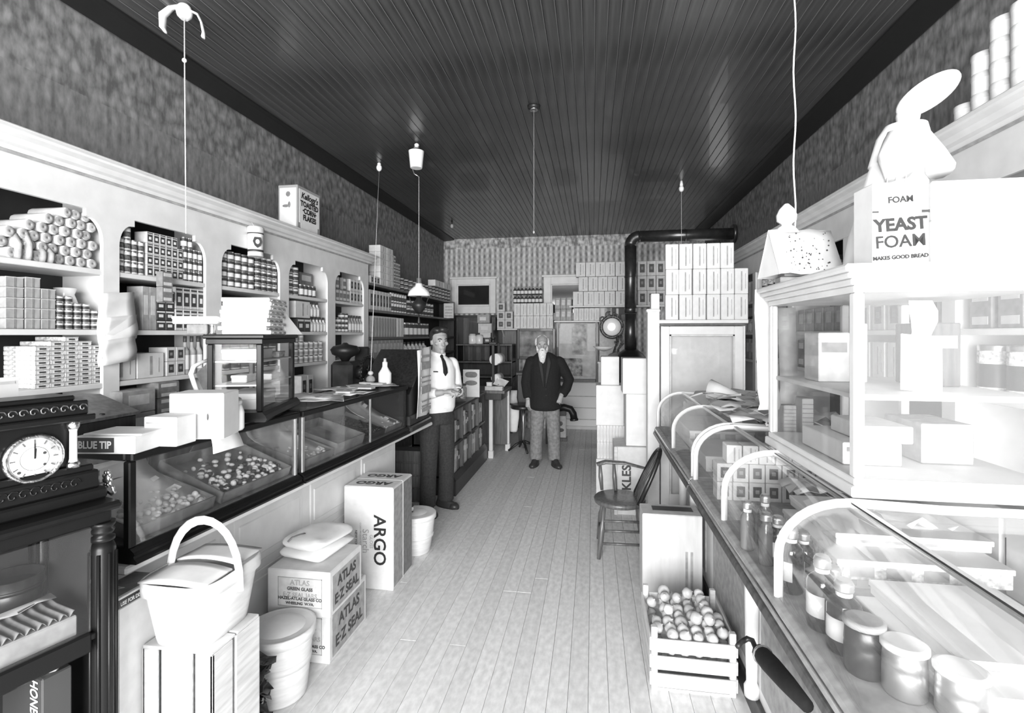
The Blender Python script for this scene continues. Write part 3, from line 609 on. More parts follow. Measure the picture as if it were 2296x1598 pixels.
pack('long_box', 'long white box lying crosswise beside the stack on small case', 'box', Matrix.Translation((-1.845, 2.12, 1.70)), 0, 0, 0, .2, .07, .035, PAPER, R(15))
tb = thing('metal_stand', 'dark tin with bright pillar holding up the long white box', 'tin', (-1.82, 2.12, 1.652), R(17))
part(tb, 'body', MID, lambda b: b.bbox(-.06, .03, -.03, .03, 0, .046, .003)); part(tb, 'pillar', TIN, lambda b: b.lathe([(.016, 0), (.012, .01), (.012, .04), (.016, .046)], 12, (.05, -.02, 0)))
cd = thing('showcard', 'white showcard leaning on the stacked flat boxes', 'card', on(SM, .03, .36, hh), R(17.4))
part(cd, 'card', PAPER, lambda b: b.add([(-.02, -.03, 0), (.03, .1, 0), (-.05, .0, .14), (-.022, -.032, 0), (.028, .098, 0), (-.052, -.002, .14)], [(0, 1, 2), (3, 5, 4), (0, 3, 4, 1), (1, 4, 5, 2), (2, 5, 3, 0)]))
# goods lying on the glass tops
q = aZ(235, 1022, 1.251)
ma = thing('match_carton', 'pale carton with black BLUE TIP end label on counter case', 'carton', tuple(aZ(236, 1018, 1.251)), R(8))
part(ma, 'body', CARD, lambda b: b.bbox(-.1, .1, 0, .16, 0, .06, .003))
part(ma, 'lid', PAPER, lambda b: b.bbox(-.085, .115, .01, .15, .06, .066, .002))
part(ma, 'end_label', DARK, lambda b: b.box(-.098, .03, -.002, 0, .006, .055)); part(ma, 'label_rim', PAPER, lambda b: (b.box(-.1, .032, -.0015, 0, .003, .006), b.box(-.1, .032, -.0015, 0, .055, .058)))
text(ma, 'BLUE TIP', .034, (-.034, -.0022, .03), (1, 0, 0), (0, 0, 1), PAPER, bold=.001, sx=.85)
a = aZ(318, 1000, 1.251)
pb = thing('printed_carton', 'printed white carton with lines of type beside the blank carton', 'carton', tuple(aZ(360, 1001, 1.251)), R(4))
part(pb, 'body', CARD, lambda b: b.bbox(-.065, .06, 0, .1, 0, .105, .003)); part(pb, 'print', GREY, lambda b: [b.box(-.055, .05, -.001, 0, .015 + k * .022, .02 + k * .022) for k in range(4)])
a = aZ(385, 988, 1.251); c_ = aZ(500, 960, 1.251)
bx = thing('blank_carton', 'blank white carton with two dark hand holes on the counter case', 'carton', tuple(aZ(442, 985, 1.251)), R(16))
part(bx, 'body', PAPER, lambda b: b.bbox(-.1, .095, 0, .14, 0, .175, .003)); part(bx, 'hole', DARK, lambda b: (b.ball((-.012, .002, .085), .006, .004, .011), b.ball((.038, .002, .085), .005, .004, .016)))
jr = thing('preserve_jar', 'pale glass preserve jar with wire clip beside the blank carton', 'jar', tuple(aZ(523, 964, 1.251)))
part(jr, 'body', PORC, lambda b: b.lathe([(.036, 0), (.042, .008), (.042, .075), (.034, .1), (.03, .108)], 16)); part(jr, 'rim', CREAM, lambda b: b.lathe([(.03, .108), (.034, .112), (.034, .122), (.03, .126)], 16)); part(jr, 'lid', GREY, lambda b: b.lathe([(.031, .126), (.03, .132), (.022, .137)], 16))
part(jr, 'clip', IRON, lambda b: b.tube([(-.034, 0, .1), (-.046, 0, .108), (-.048, 0, .12), (-.036, 0, .128)], .003, 6))
jr2 = thing('preserve_jar', 'second pale jar half hidden behind the clip jar', 'jar', tuple(aZ(503, 951, 1.251)))
part(jr2, 'body', PORC, lambda b: b.lathe([(.036, 0), (.042, .008), (.042, .08), (.034, .1)], 14)); part(jr2, 'lid', DARK, lambda b: b.lathe([(.033, .1), (.035, .103), (.034, .118), (.03, .121)], 14))
pc = thing('price_card', 'blank white card bent over the edge of the counter case', 'card', (0, 0, 0))
P4 = [aZ(462, 958, 1.256), aZ(498, 935, 1.256)]
e0 = CM @ Vector((.024, .36, 1.256)); e1 = CM @ Vector((.024, .5, 1.256))
A_, B_ = aX(478, 1018, e0.x + .025), aX(547, 998, e0.x + .03); T0, T1 = aX(459, 962, e0.x - .05), aX(497, 922, e0.x - .05)
part(pc, 'card', PAPER, lambda b: b.sheet([[T0.lerp(T1, j / 3).lerp(A_.lerp(B_, j / 3), i / 5) + Vector((.01 * math.sin(i / 5 * PI), 0, .012 * math.sin(i / 5 * PI))) for j in range(4)] for i in range(6)], t=.0015), True)
# wrapping paper and litter on the far glass top
for k, (u, v, s_) in enumerate(((-.16, 1.33, .2), (-.25, 1.45, .22), (-.14, 1.66, .18), (-.28, 1.85, .2), (-.18, 2.08, .22), (-.3, 1.36, .16))):
    o = CM @ Vector((u, v, 1.252)); rr = random.uniform(-.6, .6)
    g_ = [[Matrix.Translation(o) @ Matrix.Rotation(rr, 4, 'Z') @ Vector((s_ * (i / 4 - .5) * 1.6, s_ * (j / 4 - .5) * 1.3, .004 + random.uniform(0, .012) + .002 * k)) for j in range(5)] for i in range(5)]
    single('paper_sheet', PAPER, lambda b: b.sheet(g_, t=.001), f"loose rumpled white paper on the far glass top, {ORD[k]} from small upright case", 'paper', 'loose papers on the counter case')
for k, (u, v) in enumerate(((-.12, 1.6), (-.1, 1.85), (-.16, 2.15), (-.28, 2.2))):
    o = CM @ Vector((u, v, 1.27)); single('pamphlet', CREAM, lambda b: b.bbox(o.x - .05, o.x + .05, o.y - .035, o.y + .035, o.z, o.z + .012, .002), f"small cream pamphlet lying on the far papers, {ORD[k]} from small upright case", 'pamphlet', 'pamphlets on the counter case')
# coffee mill at the back of the counter
p = aX(800, 860, -1.98)
ml = thing('coffee_mill', 'black iron coffee mill with toothed flywheel and round hopper at counter rear', 'coffee mill', (-2.12, 4.12, 1.121))
part(ml, 'body', GALV, lambda b: b.bbox(-.1, .1, -.13, .12, .03, .3, .03)); part(ml, 'base', IRON, lambda b: b.bbox(-.12, .14, -.16, .16, 0, .03, .008))
part(ml, 'hopper', IRON, lambda b: b.lathe([(.03, .3), (.05, .33), (.11, .36), (.125, .4), (.1, .43), (.03, .445), (.015, .46)], 18, (0, -.04, 0)))
part(ml, 'grinder', IRON, lambda b: (b.cyl((.1, .0, .2), (.16, .0, .2), .06, .05), b.bbox(.0, .12, .12, .2, .22, .42, .015)))
def wheel(b):
    ring = [(.19, .0 + .13 * math.cos(2 * PI * k / 24), .2 + .13 * math.sin(2 * PI * k / 24)) for k in range(25)]
    b.tube(ring, .012, 8)
    for k in range(5): b.tube([(.19, .0, .2), (.19, .0 + .13 * math.cos(2 * PI * k / 5), .2 + .13 * math.sin(2 * PI * k / 5))], .007, 6)
    for k in range(28):
        a = 2 * PI * k / 28; b.box(.18, .2, -.006, .006, .138, .152, M=Matrix.Translation((0, .0, .2)) @ Matrix.Rotation(a, 4, 'X'))
part(ml, 'flywheel', IRON, wheel); part(ml, 'handle', NICKEL, lambda b: b.tube([(.2, .0, .2), (.22, .08, .16), (.24, .1, .15)], .009, 8))
tw = thing('twine_holder', 'dark ball of twine in an open iron holder at counter rear', 'twine', (-1.72, 3.72, 1.251))
part(tw, 'ball', GREY, lambda b: b.ball((0, 0, .045), .036, .036, .036, 14)); part(tw, 'holder', IRON, lambda b: b.lathe([(.038, 0), (.042, .01), (.044, .03), (.04, .034)], 16)); part(tw, 'cap', CREAM, lambda b: b.ball((0, 0, .098), .022, .022, .018, 10))
bt = thing('white_bottle', 'white china bottle beside the slanted black bin', 'bottle', (-1.60, 3.715, 1.251), 0)
part(bt, 'body', PORC, lambda b: b.lathe([(.045, 0), (.05, .01), (.05, .1), (.03, .13), (.02, .15), (.02, .185)], 16)); part(bt, 'stopper', CREAM, lambda b: b.lathe([(.02, .185), (.012, .19), (.01, .215)], 10))
# slanted black bin with newspaper on its side
bn = thing('slant_bin', 'black slant-fronted bin at the far end of the white counter', 'bin', (-1.44, 3.815, .875))
def binb(b): b.prism([(0, 0), (.46, 0), (.46, .63), (.45, .63), (.06, .35), (0, .3)], 0, -.42, 0)
part(bn, 'body', WOODB, binb); part(bn, 'plinth', WOODD, lambda b: (b.bbox(-.44, .03, -.02, .48, 0, .05, .01), b.bbox(-.43, .012, -.01, .47, .05, .13, .006)))
part(bn, 'lid', WOODD, lambda b: b.prism([(.05, .35), (.45, .633), (.44, .645), (.04, .36)], 0, -.43, .01))
nw = thing('newspaper', 'printed newspaper hung on the side of the black slant bin', 'newspaper', (-1.425, 4.0, 1.0))
g_ = [[(-1.425 + .014 * math.sin(j * 1.7 + i * .4) + .012, 3.92 + .33 * j / 5 - .02 * i / 6 * (5 - j) / 5, 1.52 - (.55 + .03 * j / 5) * i / 7 + .03 * j / 5) for j in range(6)] for i in range(8)]
part(nw, 'sheet', PAPER, lambda b: b.sheet(g_, t=.002), True)
def nprint(b):
    for i, (z, h) in enumerate(((1.46, .02), (1.41, .012), (1.36, .05), (1.29, .012), (1.25, .012), (1.21, .012), (1.16, .05), (1.09, .012), (1.05, .012), (1.01, .03))):
        b.box(-1.392, -1.388, 3.96, 4.2, z, z + h)
part(nw, 'print', GREY, nprint, True)
# ---------------------------------------------------------------- nearest things by the counter end
TB = thing('display_table', 'dark turned-post display table with glazed sides under the black clock', 'table', (-1.41, 1.325, 0), R(-15))
part(TB, 'top', WOODB, lambda b: (b.bbox(-.42, 0, -1.0, 0, 1.125, 1.15, .008), b.bbox(-.4, -.02, -.98, -.02, 1.088, 1.125, .004)))
def post(b, x, y):
    b.lathe([(.022, 1.03), (.03, 1.035), (.03, 1.045), (.021, 1.05), (.027, 1.058), (.03, 1.064), (.024, 1.072), (.031, 1.08), (.031, 1.09)], 16, (x, y, 0))
    b.lathe([(.03, .0), (.032, .05), (.032, 1.01), (.024, 1.032)], 16, (x, y, 0))
    for k in range(8):
        a = 2 * PI * k / 8; b.tube([(x + .033 * math.cos(a), y + .033 * math.sin(a), .06), (x + .033 * math.cos(a), y + .033 * math.sin(a), 1.0)], .005, 5)
for x, y in ((-.036, -.036), (-.375, -.036), (-.036, -.95)): part(TB, 'post', WOODB, lambda b: post(b, x, y))
part(TB, 'shelf', WOODD, lambda b: b.bbox(-.4, -.02, -.95, -.03, .755, .775, .003)); part(TB, 'rail', WOODB, lambda b: (b.bbox(-.03, .0, -.92, -.08, .73, .79, .006), b.bbox(-.38, -.05, -.03, 0, .73, .79, .006)))
part(TB, 'shelf', WOODD, lambda b: b.bbox(-.4, -.02, -.95, -.03, .28, .3, .003))
part(TB, 'side_pane', GLASS, lambda b: b.box(-.012, -.009, -.92, -.08, .79, 1.088)); part(TB, 'back_panel', INTER, lambda b: b.box(-.41, -.4, -.95, -.03, .3, 1.088)); part(TB, 'end_panel', INTER, lambda b: b.box(-.38, -.05, -.036, -.026, .3, 1.088))
TM = MW[TB.name]
# corrugated-topped flat box, bucket and carton on its shelf
kb2 = thing('corrugated_tray', 'flat pale box covered with ribbed cardboard on the display table shelf', 'box', tuple(TM @ Vector((-.12, -.275, .777))), R(-15))
part(kb2, 'box', GREY, lambda b: b.bbox(-.075, .075, -.18, .18, 0, .06, .004))
def corr(b):
    n = 40; prof = [(-.14 + .27 * 0, 0)]
    g = [[(-.072 + .144 * i / 3, -.175 + .35 * j / 120, .068 + .007 * math.sin(j * PI / 4.2) + .01 * (1 if i in (0,) else 0)) for j in range(121)] for i in range(4)]
    b.sheet(g, t=.002)
part(kb2, 'ribbed_cover', MID, corr); part(kb2, 'paper_edge', PAPER, lambda b: b.sheet([[(-.078 + .04 * i / 4, -.18 + .36 * j / 8, .08 + random.uniform(0, .012)) for j in range(9)] for i in range(5)], t=.001))
bk2 = thing('wooden_bucket', 'shadowed wooden bucket standing inside the display table', 'bucket', tuple(TM @ Vector((-.315, -.135, .777))))
part(bk2, 'body', WOODD, lambda b: b.lathe([(.06, 0), (.075, .14), (.07, .14), (.056, .01)], 20)); part(bk2, 'hoop', IRON, lambda b: b.lathe([(.072, .1), (.0735, .1), (.0745, .112), (.073, .112)], 20))
bg2 = thing('grey_parcel', 'grey paper parcel over a lettered carton inside the display table', 'parcel', tuple(TM @ Vector((-.325, -.38, .84))))
part(bg2, 'body', MID, lambda b: b.bbox(-.045, .045, -.07, .08, 0, .1, .02)); part(bg2, 'carton', CARD, lambda b: b.bbox(-.055, .055, -.08, .09, -.062, 0, .003)); part(bg2, 'print', DARK, lambda b: [b.box(.055, .057, -.06 + k * .03, -.045 + k * .03, -.05, -.02) for k in range(5)])
bw2 = thing('bamboo_mat', 'woven splint strips lying below the shelf rail of display table', 'mat', tuple(TM @ Vector((-.18, -.4, .302))))
part(bw2, 'strips', CREAM, lambda b: [b.box(-.12, .15, -.2 + k * .07, -.16 + k * .07, 0, .004) for k in range(6)]); part(bw2, 'weave', MID, lambda b: [b.box(-.12 + k * .07, -.08 + k * .07, -.2, .2, .004, .008) for k in range(4)])
hb = thing('tobacco_box', 'dark box lettered HONEST on edge under the display table', 'box', tuple(TM @ Vector((-.10, -.16, .302))), R(-15))
part(hb, 'body', DARK, lambda b: b.bbox(-.16, .06, -.02, .05, 0, .4, .004)); text(hb, 'HONEST', .055, (.02, -.0205, .39), (0, 0, -1), (1, 0, 0), PAPER, sx=.6, align='LEFT', bold=.001)
part(hb, 'wrapper', PAPER, lambda b: b.rings([(.02, .015, .4, .03, .02), (.01, .015, .42, .026, .016), (.02, .01, .445, .018, .01)], 8))
# mantel clock
def tl(px, py, x):    # point on the plane x = const of the table frame, seen at a pixel
    d = TM.inverted().to_3x3() @ sight(px, py); o = TM.inverted() @ Vector((0, 0, EYE)); t = (x - o.x) / d.x; return o + d * t
dc = tl(73, 1027, -.09)
CK = thing('mantel_clock', 'black mantel clock with white dial, gilt ornaments and side column', 'clock', tuple(TM @ Vector((-.09, dc.y, 1.151))), R(-15))
dz = dc.z - 1.151
part(CK, 'base', WOODB, lambda b: (b.bbox(-.15, .03, -.26, .17, 0, .035, .006), b.bbox(-.14, .02, -.25, .155, .035, .09, .006), b.bbox(-.135, .015, -.24, .14, .09, .11, .004)))
part(CK, 'body', WOODB, lambda b: b.bbox(-.13, 0, -.2, .1, .11, dz + .095, .004))
part(CK, 'crown', WOODB, lambda b: (b.bbox(-.15, .03, -.23, .14, dz + .09, dz + .108, .004), b.bbox(-.14, .02, -.22, .125, dz + .108, dz + .15, .004), b.bbox(-.12, 0, -.2, .1, dz + .15, dz + .165, .004)))
def scroll(b, y0, y1, z0, z1, x):
    n = int((y1 - y0) / .022)
    for k in range(n):
        yy = y0 + (k + .5) * (y1 - y0) / n; zz = (z0 + z1) / 2; r = (z1 - z0) * .42
        b.tube([(x, yy + r * .9 * (1 - t / 9) * math.cos(t * .9), zz + r * (1 - t / 9) * math.sin(t * .9)) for t in range(8)], .0022, 5)
part(CK, 'gilt_frieze', mat('dull_gilt', .25, .35, .9, n=(80, .5)), lambda b: scroll(b, -.2, .12, dz + .113, dz + .145, .021)); part(CK, 'engraving', mat('dull_gilt_dim', .06, .4, .9), lambda b: scroll(b, -.2, .1, .042, .084, .021))
T = Matrix.Translation((0, 0, dz)) @ Matrix.Rotation(PI / 2, 4, 'Y')
part(CK, 'bezel', BRASS, lambda b: b.lathe([(.056, .0), (.067, .002), (.069, .008), (.067, .015), (.061, .018), (.056, .012), (.056, .0)], 36, M=T, cap=False)); DI = part(CK, 'dial', PORC, lambda b: b.lathe([(.057, .002), (.0575, .01), (.02, .0115)], 32, M=T))
def numer(b):
    for k in range(12):
        a = 2 * PI * k / 12; b.box(.0118, .0126, -.0015, .0015, .042, .053, M=Matrix.Translation((0, 0, dz)) @ Matrix.Rotation(a, 4, 'X'))
    b.tube([(.0118, .032 * math.cos(2 * PI * k / 32), dz + .032 * math.sin(2 * PI * k / 32)) for k in range(33)], .0006, 4)
def sub(pt, name, m, fn):
    o = part(pt, name, m, fn); return o
sub(DI, 'numeral', DIM, numer); sub(DI, 'hand', BLACK, lambda b: (b.box(.0128, .0135, -.0016, .0016, 0, .042, M=Matrix.Translation((0, 0, dz))), b.box(.0128, .0135, -.002, .002, 0, .028, M=Matrix.Translation((0, 0, dz)) @ Matrix.Rotation(R(-3), 4, 'X'))))
sub(DI, 'winding_hole', DARK, lambda b: (b.cyl((.0115, .022, dz - .02), (.0128, .022, dz - .02), .0035), b.cyl((.0115, -.034, dz - .032), (.0128, -.034, dz - .032), .004), b.cyl((.0115, .022, dz + .012), (.0128, .022, dz + .012), .004)))
for yy in (.088, -.13):
    part(CK, 'column', PORC, lambda b: b.lathe([(.012, .125), (.0095, .135), (.009, dz + .06), (.011, dz + .068)], 12, (.014, yy, 0)))
    part(CK, 'capital', BRASS, lambda b: b.lathe([(.01, dz + .066), (.015, dz + .075), (.015, dz + .09)], 10, (.014, yy, 0))); part(CK, 'column_foot', BRASS, lambda b: b.lathe([(.016, .11), (.016, .12), (.011, .128)], 10, (.014, yy, 0)))
def lion(b):
    b.ball((0, .185, .05), .016, .01, .02, 10)
    for k in range(9):
        a = 2 * PI * k / 9; b.ball((.018 * math.cos(a), .183, .05 + .02 * math.sin(a)), .007, .005, .008, 8)
    b.tube([(-.02, .185, .03), (-.026, .19, .01), (0, .195, -.002), (.026, .19, .01), (.02, .185, .03)], .005, 8)
part(CK, 'side_ornament', BRASS, lion)
# sloping dark desk box, pan and card behind the clock
zb = aX(240, 985, -2.0).z
db = thing('sloping_desk', 'dark slope-lidded desk box behind the mantel clock', 'desk', (-2.0, 1.5, 1.121))
p0, p1 = aX(150, 940, -2.0), aX(306, 928, -2.0)
hz = p1.z - 1.121
part(db, 'body', WOODD, lambda b: b.bbox(-.3, 0, -.2, p1.y - 1.5, 0, hz, .004)); part(db, 'lid', WOODM, lambda b: b.prism([(.01, hz), (.01, hz + .012), (-.2, hz + .085), (-.31, hz + .085), (-.31, hz)], 1, -.21, p1.y - 1.49)); part(db, 'button', IRON, lambda b: b.ball((-.02, .3, hz + .02), .012, .012, .006, 10))
sp_ = thing('scale_pan', 'shallow white-rimmed pan resting behind the mantel clock', 'pan', (-2.12, 1.62, 1.121 + hz + .09))
part(sp_, 'pan', TIN, lambda b: b.lathe([(.04, -.03), (.08, -.012), (.11, .01), (.115, .012), (.105, .012), (.06, -.012)], 24)); part(sp_, 'foot', IRON, lambda b: b.lathe([(.04, -.036), (.03, -.032), (.025, -.028)], 14))
wc = thing('white_card', 'white card standing behind the clock before the first arch', 'card', (-1.75, 1.0, 1.4), R(60))
a0, a1 = aX(8, 846, -1.7), aX(39, 910, -1.7)
part(wc, 'card', PAPER, lambda b: b.box(-1.7, -1.696, a0.y - .05, a1.y, a1.z - .02, a0.z), True)
part(wc, 'border', CREAM, lambda b: b.box(-1.696, -1.6945, a0.y - .05, a1.y - .01, a0.z - .02, a0.z - .012), True)
wl = thing('bentwood_frame', 'pale bentwood frame standing behind the small upright case', 'frame', (-1.9, 2.25, 1.25))
pts = [aX(px, py, -1.98) for px, py in ((447, 888), (436, 862), (428, 838), (434, 822), (452, 812), (470, 806))]
part(wl, 'bow', WOODL, lambda b: b.tube(pts, .014, 8, flat=.6), True); part(wl, 'foot', WOODL, lambda b: b.bbox(pts[0].x - .02, pts[0].x + .02, pts[0].y - .02, pts[0].y + .02, 1.2505, 1.262, .002), True); part(wl, 'panel', GREY, lambda b: b.add([tuple(q) for q in (pts[0] + Vector((.01, .03, 0)), pts[2] + Vector((.01, .02, 0)), pts[4] + Vector((.01, .02, -.01)), aX(470, 880, -1.97))] , [(0, 1, 2, 3)]), True)
# 'for display' box, slatted crate and lidded basket
fb = thing('display_box', 'white box with black lettered edge reading for display, beside the slatted crate', 'box', (-1.5, 1.392, .0))
zt2 = .80
part(fb, 'body', CARD, lambda b: b.bbox(-.12, 0, 0, .175, .3, zt2 - .03, .004)); part(fb, 'band', DARK, lambda b: b.bbox(-.122, .002, -.002, .177, zt2 - .03, zt2 - .002, .002)); part(fb, 'lid', MID, lambda b: b.bbox(-.12, -.012, 0, .175, zt2 - .002, zt2 + .004, .002)); part(fb, 'rim', PAPER, lambda b: b.bbox(-.012, .003, -.001, .177, zt2 - .002, zt2 + .006, .002))
part(fb, 'stand', WOODD, lambda b: b.bbox(-.11, -.01, .01, .165, 0, .3, .004))
text(fb, 'USE FOR DISPLAY', .0175, (.0025, .004, zt2 - .017), (0, 1, 0), (0, 0, 1), PAPER, bold=.0005, align='LEFT', sx=.75); text(fb, 'N', .05, (-.06, .05, zt2 + .0045), (0, 1, 0), (-1, 0, 0), PAPER)
CR = thing('slatted_crate', 'tall pale slatted crate standing by the counter end under the basket', 'crate', (-1.36, 1.47, 0))
zc_ = .6
for x in (-.11, .11):
    for y in (.014, .222): part(CR, 'corner_post', WOODL, lambda b: b.bbox(x - .012, x + .012, y - .012, y + .012, 0, zc_, .003))
for x0, x1 in ((-.13, -.075), (-.06, .055), (.068, .132)): part(CR, 'slat', WOODL, lambda b: b.bbox(x0, x1, 0, .01, .02, zc_, .002))
for y0, y1 in ((.0, .095), (.112, .235)): part(CR, 'slat', WOODL, lambda b: b.bbox(.122, .132, y0, y1, .02, zc_, .002))
for y0, y1 in ((.0, .11), (.12, .235)): part(CR, 'slat', WOODL, lambda b: b.bbox(-.13, .13, y0, y1, zc_, zc_ + .01, .002))
part(CR, 'back', WOODL, lambda b: (b.bbox(-.132, -.122, 0, .24, .02, zc_, .002), b.bbox(-.13, .13, .23, .24, .02, zc_, .002), b.bbox(-.13, .13, 0, .24, .0, .02, .002)))
BK = thing('splint_basket', 'large lidded splint basket with hoop handle standing on the slatted crate', 'basket', (-1.365, 1.595, zc_ + .011))
def bask(b):
    n = 28; lv = []
    for z, sx, sy in ((0, .105, .12), (.02, .108, .125), (.12, .122, .142), (.21, .135, .158)):
        lv.append([(sx * math.copysign(abs(math.cos(2 * PI * k / n)) ** .45, math.cos(2 * PI * k / n)), sy * math.copysign(abs(math.sin(2 * PI * k / n)) ** .45, math.sin(2 * PI * k / n)), z) for k in range(n)])
    vs = [p for l in lv for p in l]; fs = [[i * n + k, i * n + (k + 1) % n, (i + 1) * n + (k + 1) % n, (i + 1) * n + k] for i in range(3) for k in range(n)] + [list(range(n))[::-1]]
    b.add(vs, fs, 0, True)
part(BK, 'body', WICK, bask)
def bband(b, z0, z1, sx, sy, o):
    n = 28; P_ = [(math.copysign(abs(math.cos(2 * PI * k / n)) ** .45, math.cos(2 * PI * k / n)), math.copysign(abs(math.sin(2 * PI * k / n)) ** .45, math.sin(2 * PI * k / n))) for k in range(n)]
    vs = [(sx * p[0], sy * p[1], z) for z in (z0, z1) for p in P_] + [((sx + o) * p[0], (sy + o) * p[1], z) for z in (z0, z1) for p in P_]
    fs = []
    for k in range(n):
        k2 = (k + 1) % n; fs += [[2 * n + k, 2 * n + k2, 3 * n + k2, 3 * n + k], [n + k, n + k2, 3 * n + k2, 3 * n + k], [k, k2, 2 * n + k2, 2 * n + k]]
    b.add(vs, fs, 0, True)
part(BK, 'rim_band', WICK, lambda b: bband(b, .175, .22, .135, .158, .006))
def lid(b, s):
    g = [[(-.12 + .24 * i / 8, s * (.012 + (.15 - .012) * j / 5), .222 + .014 * (1 - (abs(i - 4) / 4) ** 2) * (1 - .6 * j / 5)) for j in range(6)] for i in range(9)]
    b.sheet(g, t=.006)
for s_ in (-1, 1): part(BK, 'lid', WICK, lambda b: lid(b, s_))
part(BK, 'handle', WICK, lambda b: b.tube([(.14 * math.cos(PI * k / 14), .0, .14 + (.24) * math.sin(PI * k / 14) ** .8) for k in range(15)], .016, 8, flat=.35))
# preserving-jar cartons
def jarbox(x0, x1, y0, y1, z0, z1, label):
    t = thing('jar_carton', label, 'carton', (x1, y0, z0))
    w, d, h = x1 - x0, y1 - y0, z1 - z0
    part(t, 'body', CARD, lambda b: b.bbox(-w, 0, 0, d, 0, h, .005))
    fr = part(t, 'front_label', CREAM, lambda b: b.box(-w + .06, -.04, -.0015, 0, .045, h - .035))
    def bor(b):
        xa, xb, za, zb2 = -w + .06, -.04, .045, h - .035
        for q in ((xa, xb, za, za + .003), (xa, xb, zb2 - .003, zb2), (xa, xa + .003, za, zb2), (xb - .003, xb, za, zb2)): b.box(q[0], q[1], -.003, -.0015, q[2], q[3])
    sub(fr, 'border', GREY, bor)
    cx_ = (-w + .02) / 2
    for t_, s_, dz_, m_ in (('ATLAS', .036, h - .06, GREY), ('GREEN GLASS', .022, h - .09, DARK), ('E·Z SEAL JARS', .03, h * .46, GREY), ('HAZEL-ATLAS GLASS CO', .021, .085, DARK), ('WHEELING  W.VA.', .018, .062, DARK)):
        text(fr, t_, s_, (cx_, -.0016, dz_), (1, 0, 0), (0, 0, 1), m_, bold=.0006)
    sd = part(t, 'side_label', GREY, lambda b: b.box(0, .0015, .025, d - .025, .02, h - .03))
    text(sd, 'ATLAS', h * .3, (.0016, d / 2, h * .66), (0, 1, 0), (0, 0, 1), DARK, bold=.002); text(sd, 'E·Z SEAL', h * .3, (.0016, d / 2, h * .3), (0, 1, 0), (0, 0, 1), DARK, bold=.002)
    return t
jarbox(-1.60, -1.3, 2.34, 2.75, 0, .265, 'lower preserving-jar carton on the floor beside the white pail')
jarbox(-1.60, -1.265, 2.28, 2.62, .267, .49, 'upper preserving-jar carton with GREEN GLASS label under the cloth bundle')
cb_ = thing('cloth_bundle', 'folded white cloth bundle lying on the upper preserving-jar carton', 'bundle', (-1.46, 2.5, .492), R(-8))
def lay(b, z0, h, sx, sy, dx):
    n = 24; R2 = []
    for t in range(7):
        q = t / 6; k = math.sin(PI * (.12 + .76 * q)) ** .35; R2.append((dx, .01 * math.sin(q * 4), z0 + h * q, sx * k, sy * k))
    vs = []
    for x, y, z, rx, ry in R2:
        for k in range(n):
            a = 2 * PI * k / n; c2, s2 = math.cos(a), math.sin(a)
            vs.append((x + rx * math.copysign(abs(c2) ** .4, c2), y + ry * math.copysign(abs(s2) ** .4, s2), z + .006 * math.sin(3 * a + z * 40)))
    m = len(R2); fs = [[i * n + k, i * n + (k + 1) % n, (i + 1) * n + (k + 1) % n, (i + 1) * n + k] for i in range(m - 1) for k in range(n)] + [list(range(n))[::-1], [(m - 1) * n + k for k in range(n)]]
    b.add(vs, fs, 0, True)
part(cb_, 'lower_fold', CLOTHW, lambda b: lay(b, 0.002, .055, .14, .17, 0)); part(cb_, 'upper_fold', CLOTHW, lambda b: lay(b, .058, .05, .13, .165, .005)); part(cb_, 'strap', MID, lambda b: b.tube([(-.06, -.15, .1), (-.05, -.13, .116), (-.035, -.09, .118), (-.03, -.06, .113)], .007, 8, flat=.5))
# starch cases
for k, (y0, y1) in enumerate(((3.08, 3.245), (3.248, 3.42))):
    t = thing('starch_case', ('tall white case lettered ARGO standing before the counter' if k == 0 else 'second tall case right behind the ARGO case, dark printed side'), 'case', (-1.27, y0, 0), 0, 'starch cases')
    d = y1 - y0
    part(t, 'body', CARD, lambda b: b.bbox(-.34, 0, 0, d, 0, .66, .004))
    part(t, 'top_flap', CARD, lambda b: b.bbox(-.335, -.005, .004, d - .004, .66, .664, .002)); part(t, 'side_label', GREY if k == 0 else MID, lambda b: b.box(0, .0015, .008, d - .008, .02, .65))
    text(t, 'ARGO', .085, (-.17, d / 2, .6645), (-1, 0, 0), (0, -1, 0), DARK, bold=.003)
    if k == 0:
        text(t, 'ARGO', .115, (-.095, -.0005, .32), (0, 0, -1), (1, 0, 0), BLACK, bold=.002); text(t, 'GLOSS', .03, (-.15, -.0005, .31), (0, 0, -1), (1, 0, 0), GREY); text(t, 'Starch', .062, (-.19, -.0005, .31), (0, 0, -1), (1, 0, 0), GREY); text(t, 'CORN PRODUCTS REFINING CO', .016, (-.225, -.0005, .31), (0, 0, -1), (1, 0, 0), GREY); text(t, 'NEW YORK', .022, (-.255, -.0005, .32), (0, 0, -1), (1, 0, 0), DARK)
        text(t, 'CORN', .1, (.0018, d * .5, .36), (0, 0, -1), (0, -1, 0), BLACK, sx=1.2, shear=.2)
    else:
        text(t, 'Ouap', .1, (.0018, d * .5, .47), (0, 0, -1), (0, -1, 0), BLACK, bold=.003); text(t, 'Ouap', .1, (.0018, d * .5, .18), (0, 0, -1), (0, -1, 0), BLACK, bold=.002)
